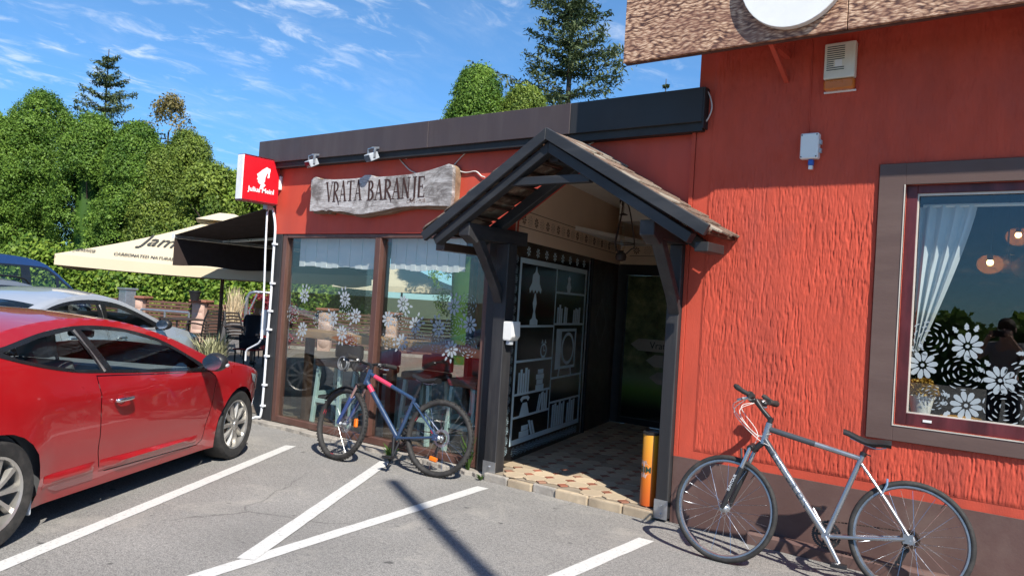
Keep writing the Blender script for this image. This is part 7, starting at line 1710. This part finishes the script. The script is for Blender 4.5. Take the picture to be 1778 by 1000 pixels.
# ------------------------------------------------------------------ inside the cafe
def bar_stool(label, x, y, rz):
    t = thing('bar_stool', label, 'bar stool', (x, y, .042), rz, 'mint bar stools along the window counter')
    for sx in (-1, 1):
        for sy in (-1, 1): obj('leg', MB().bar((sx * .20, sy * .18, 0), (sx * .16, sy * .15, .66), .045, .045, (0, 1, 0)), MAT['mint'], t, bevel=.004)
    for sy in (-1, 1): obj('rung', MB().box(-.17, .17, sy * .165 - .018, sy * .165 + .018, .24, .285), MAT['mint'], t)
    for sx in (-1, 1): obj('rung', MB().box(sx * .18 - .018, sx * .18 + .018, -.15, .15, .32, .365), MAT['mint'], t)
    obj('seat', MB().box(-.21, .21, -.19, .19, .665, .75), MAT['leather'], t, bevel=.03, seg=2); obj('backrest', MB().box(-.21, .21, -.20, -.15, .75, .92), MAT['leather'], t, bevel=.025, seg=2)
for i, (x, rz) in enumerate(((-7.18, 8), (-6.55, -6), (-5.75, 4), (-5.08, -5))):
    bar_stool(['mint bar stool nearest the outer corner of the shop window', 'second mint bar stool from the outer corner, left of mullion', 'mint bar stool behind the frame of the blue bicycle', 'mint bar stool behind the rear wheel of the blue bicycle'][i], x, 6.16, R(rz + 180))
AMB = M('amber_globe_glass', (.55, .33, .12), .2); AMB.node_tree.nodes['Principled BSDF'].inputs['Alpha'].default_value = .45; BULB = M_emit('warm_bulb', (1, .55, .18), 14)
def pendant(x, y, Y, r, label, lit=True):
    c = px(x, y, 1, Y); t = thing('pendant_lamp', label, 'pendant lamp', c, 0, 'glass globe pendant lamps'); obj('globe', MB().ball((0, 0, 0), (r, r, r * .82), 20, 14), AMB, t, smooth=60)
    obj('cord', MB().cyl((0, 0, r * .8), (0, 0, 2.9 - c.z), .006, n=6), MAT['black'], t); obj('socket', MB().cyl((0, 0, r * .35), (0, 0, r * .85), .022, n=10), MAT['iron'], t); obj('bulb', MB().ball((0, 0, .015), .026, 12, 8), BULB if lit else MAT['white_plastic'], t, smooth=60)
pendant(1719, 459, 7.6, .10, 'lit amber globe lamp, left of the hanging pair'); pendant(1749, 458, 7.8, .10, 'dim smoked globe lamp touching the lit amber one', False); pendant(1768, 411, 8.3, .10, 'upper lit globe lamp near the ceiling'); pendant(1785, 465, 7.7, .12, 'globe lamp cut by the right edge of photo', False)
cu_ = MB(); n = 26; ny = 14
for j in range(ny + 1):
    v = j / ny; z = 2.40 - v * 1.0
    for i in range(n + 1):
        u = i / n; wd = .33 - .29 * min(1, v * 1.0) ** 1.2; cu_.v.append((-.99 + u * wd, 5.74 + .022 * math.sin(u * 26 + v * 1.2), z + .05 * u * v))
cu_.f = [(j * (n + 1) + i, j * (n + 1) + i + 1, (j + 1) * (n + 1) + i + 1, (j + 1) * (n + 1) + i) for j in range(ny) for i in range(n)]
cu_.v += [(x, y + .004, z) for x, y, z in cu_.v[:]]; m_ = (n + 1) * (ny + 1); cu_.f += [tuple(k + m_ for k in reversed(f)) for f in cu_.f[:]]
single('window_curtain', cu_, MAT['curtain'], 'white gathered curtain tied at the left of the right window', 'curtain', smooth=60)
single('curtain_rail', MB().tube([(-.97, 5.74, 2.405), (.70, 5.74, 2.405)], .012, 8), MAT['white_plastic'], 'pale rail across the top inside the right window', 'curtain rail')
c = px(1598, 705, 1, 5.80); fp2 = thing('potted_flowers', 'yellow chrysanthemums in a white pot behind the right window', 'potted plant', (c.x, 5.82, WZ0 + .045))
obj('pot', MB().lathe([(.052, 0), (.075, .12), (.08, .12), (.08, .135), (.07, .135), (.066, .11)], n=20), MAT['white_plastic'], fp2, smooth=40)
g = np.random.default_rng(5); P_ = g.normal(0, 1, (520, 3)); P_ /= np.linalg.norm(P_, axis=1)[:, None]; P_[:, 2] = np.abs(P_[:, 2]); P_ = P_ * .105 * (.75 + .25 * g.random((520, 1))) + np.array([0, 0, .15])
o = bpy.data.objects.new('blossoms', leaf_mesh('blossoms', P_, P_ - np.array([0, 0, .1]), .026 * np.ones(520), M_leaf('chrysanthemum_petal', (.30, .14, .02), (.55, .34, .05), .2), .9)); link(o, fp2)
c = px(1668, 722, 1, 5.85); single('yellow_tray', MB().lathe([(.0, 0), (.10, 0), (.12, .02), (.11, .02), (0, .008)], (c.x, 5.86, WZ0 + .046), n=20), M('amber_dish_glaze', (.55, .26, .03), .3), 'small amber dish on the ledge behind the right window', 'dish')
# weeds in the joint between kerb and asphalt
WEED = M_leaf('weed_leaf', (.07, .13, .03), (.20, .27, .07), .35)
def weed(label, x, y, n, h, w_, seed):
    q = px(x, y, 2, .0); t = thing('weed', label, 'weed', q, 0, 'weeds along the kerb'); g = random.Random(seed); mb = MB()
    for k in range(n):
        a = g.uniform(0, 6.28); l = h * g.uniform(.5, 1); r_ = w_ * g.uniform(.3, 1); b = Vector((g.uniform(-.01, .01), g.uniform(-.01, .01), 0)); m_ = b + Vector((r_ * .4 * math.cos(a), r_ * .4 * math.sin(a), l * .7)); e = b + Vector((r_ * math.cos(a), r_ * math.sin(a), l)); s_ = Vector((-math.sin(a), math.cos(a), 0)) * g.uniform(.006, .014)
        mb.add([b, m_ - s_, m_ + s_, e], [(0, 1, 3, 2)])
    obj('leaves', mb, WEED, t)
weed('tuft of green weeds under the pedals of the blue bicycle', 676, 800, 34, .17, .13, 1); weed('leafy green weed by the jamb behind the rear bicycle wheel', 812, 822, 26, .38, .16, 2); weed('tiny weed by the foot of the left porch post', 834, 834, 10, .06, .06, 3)
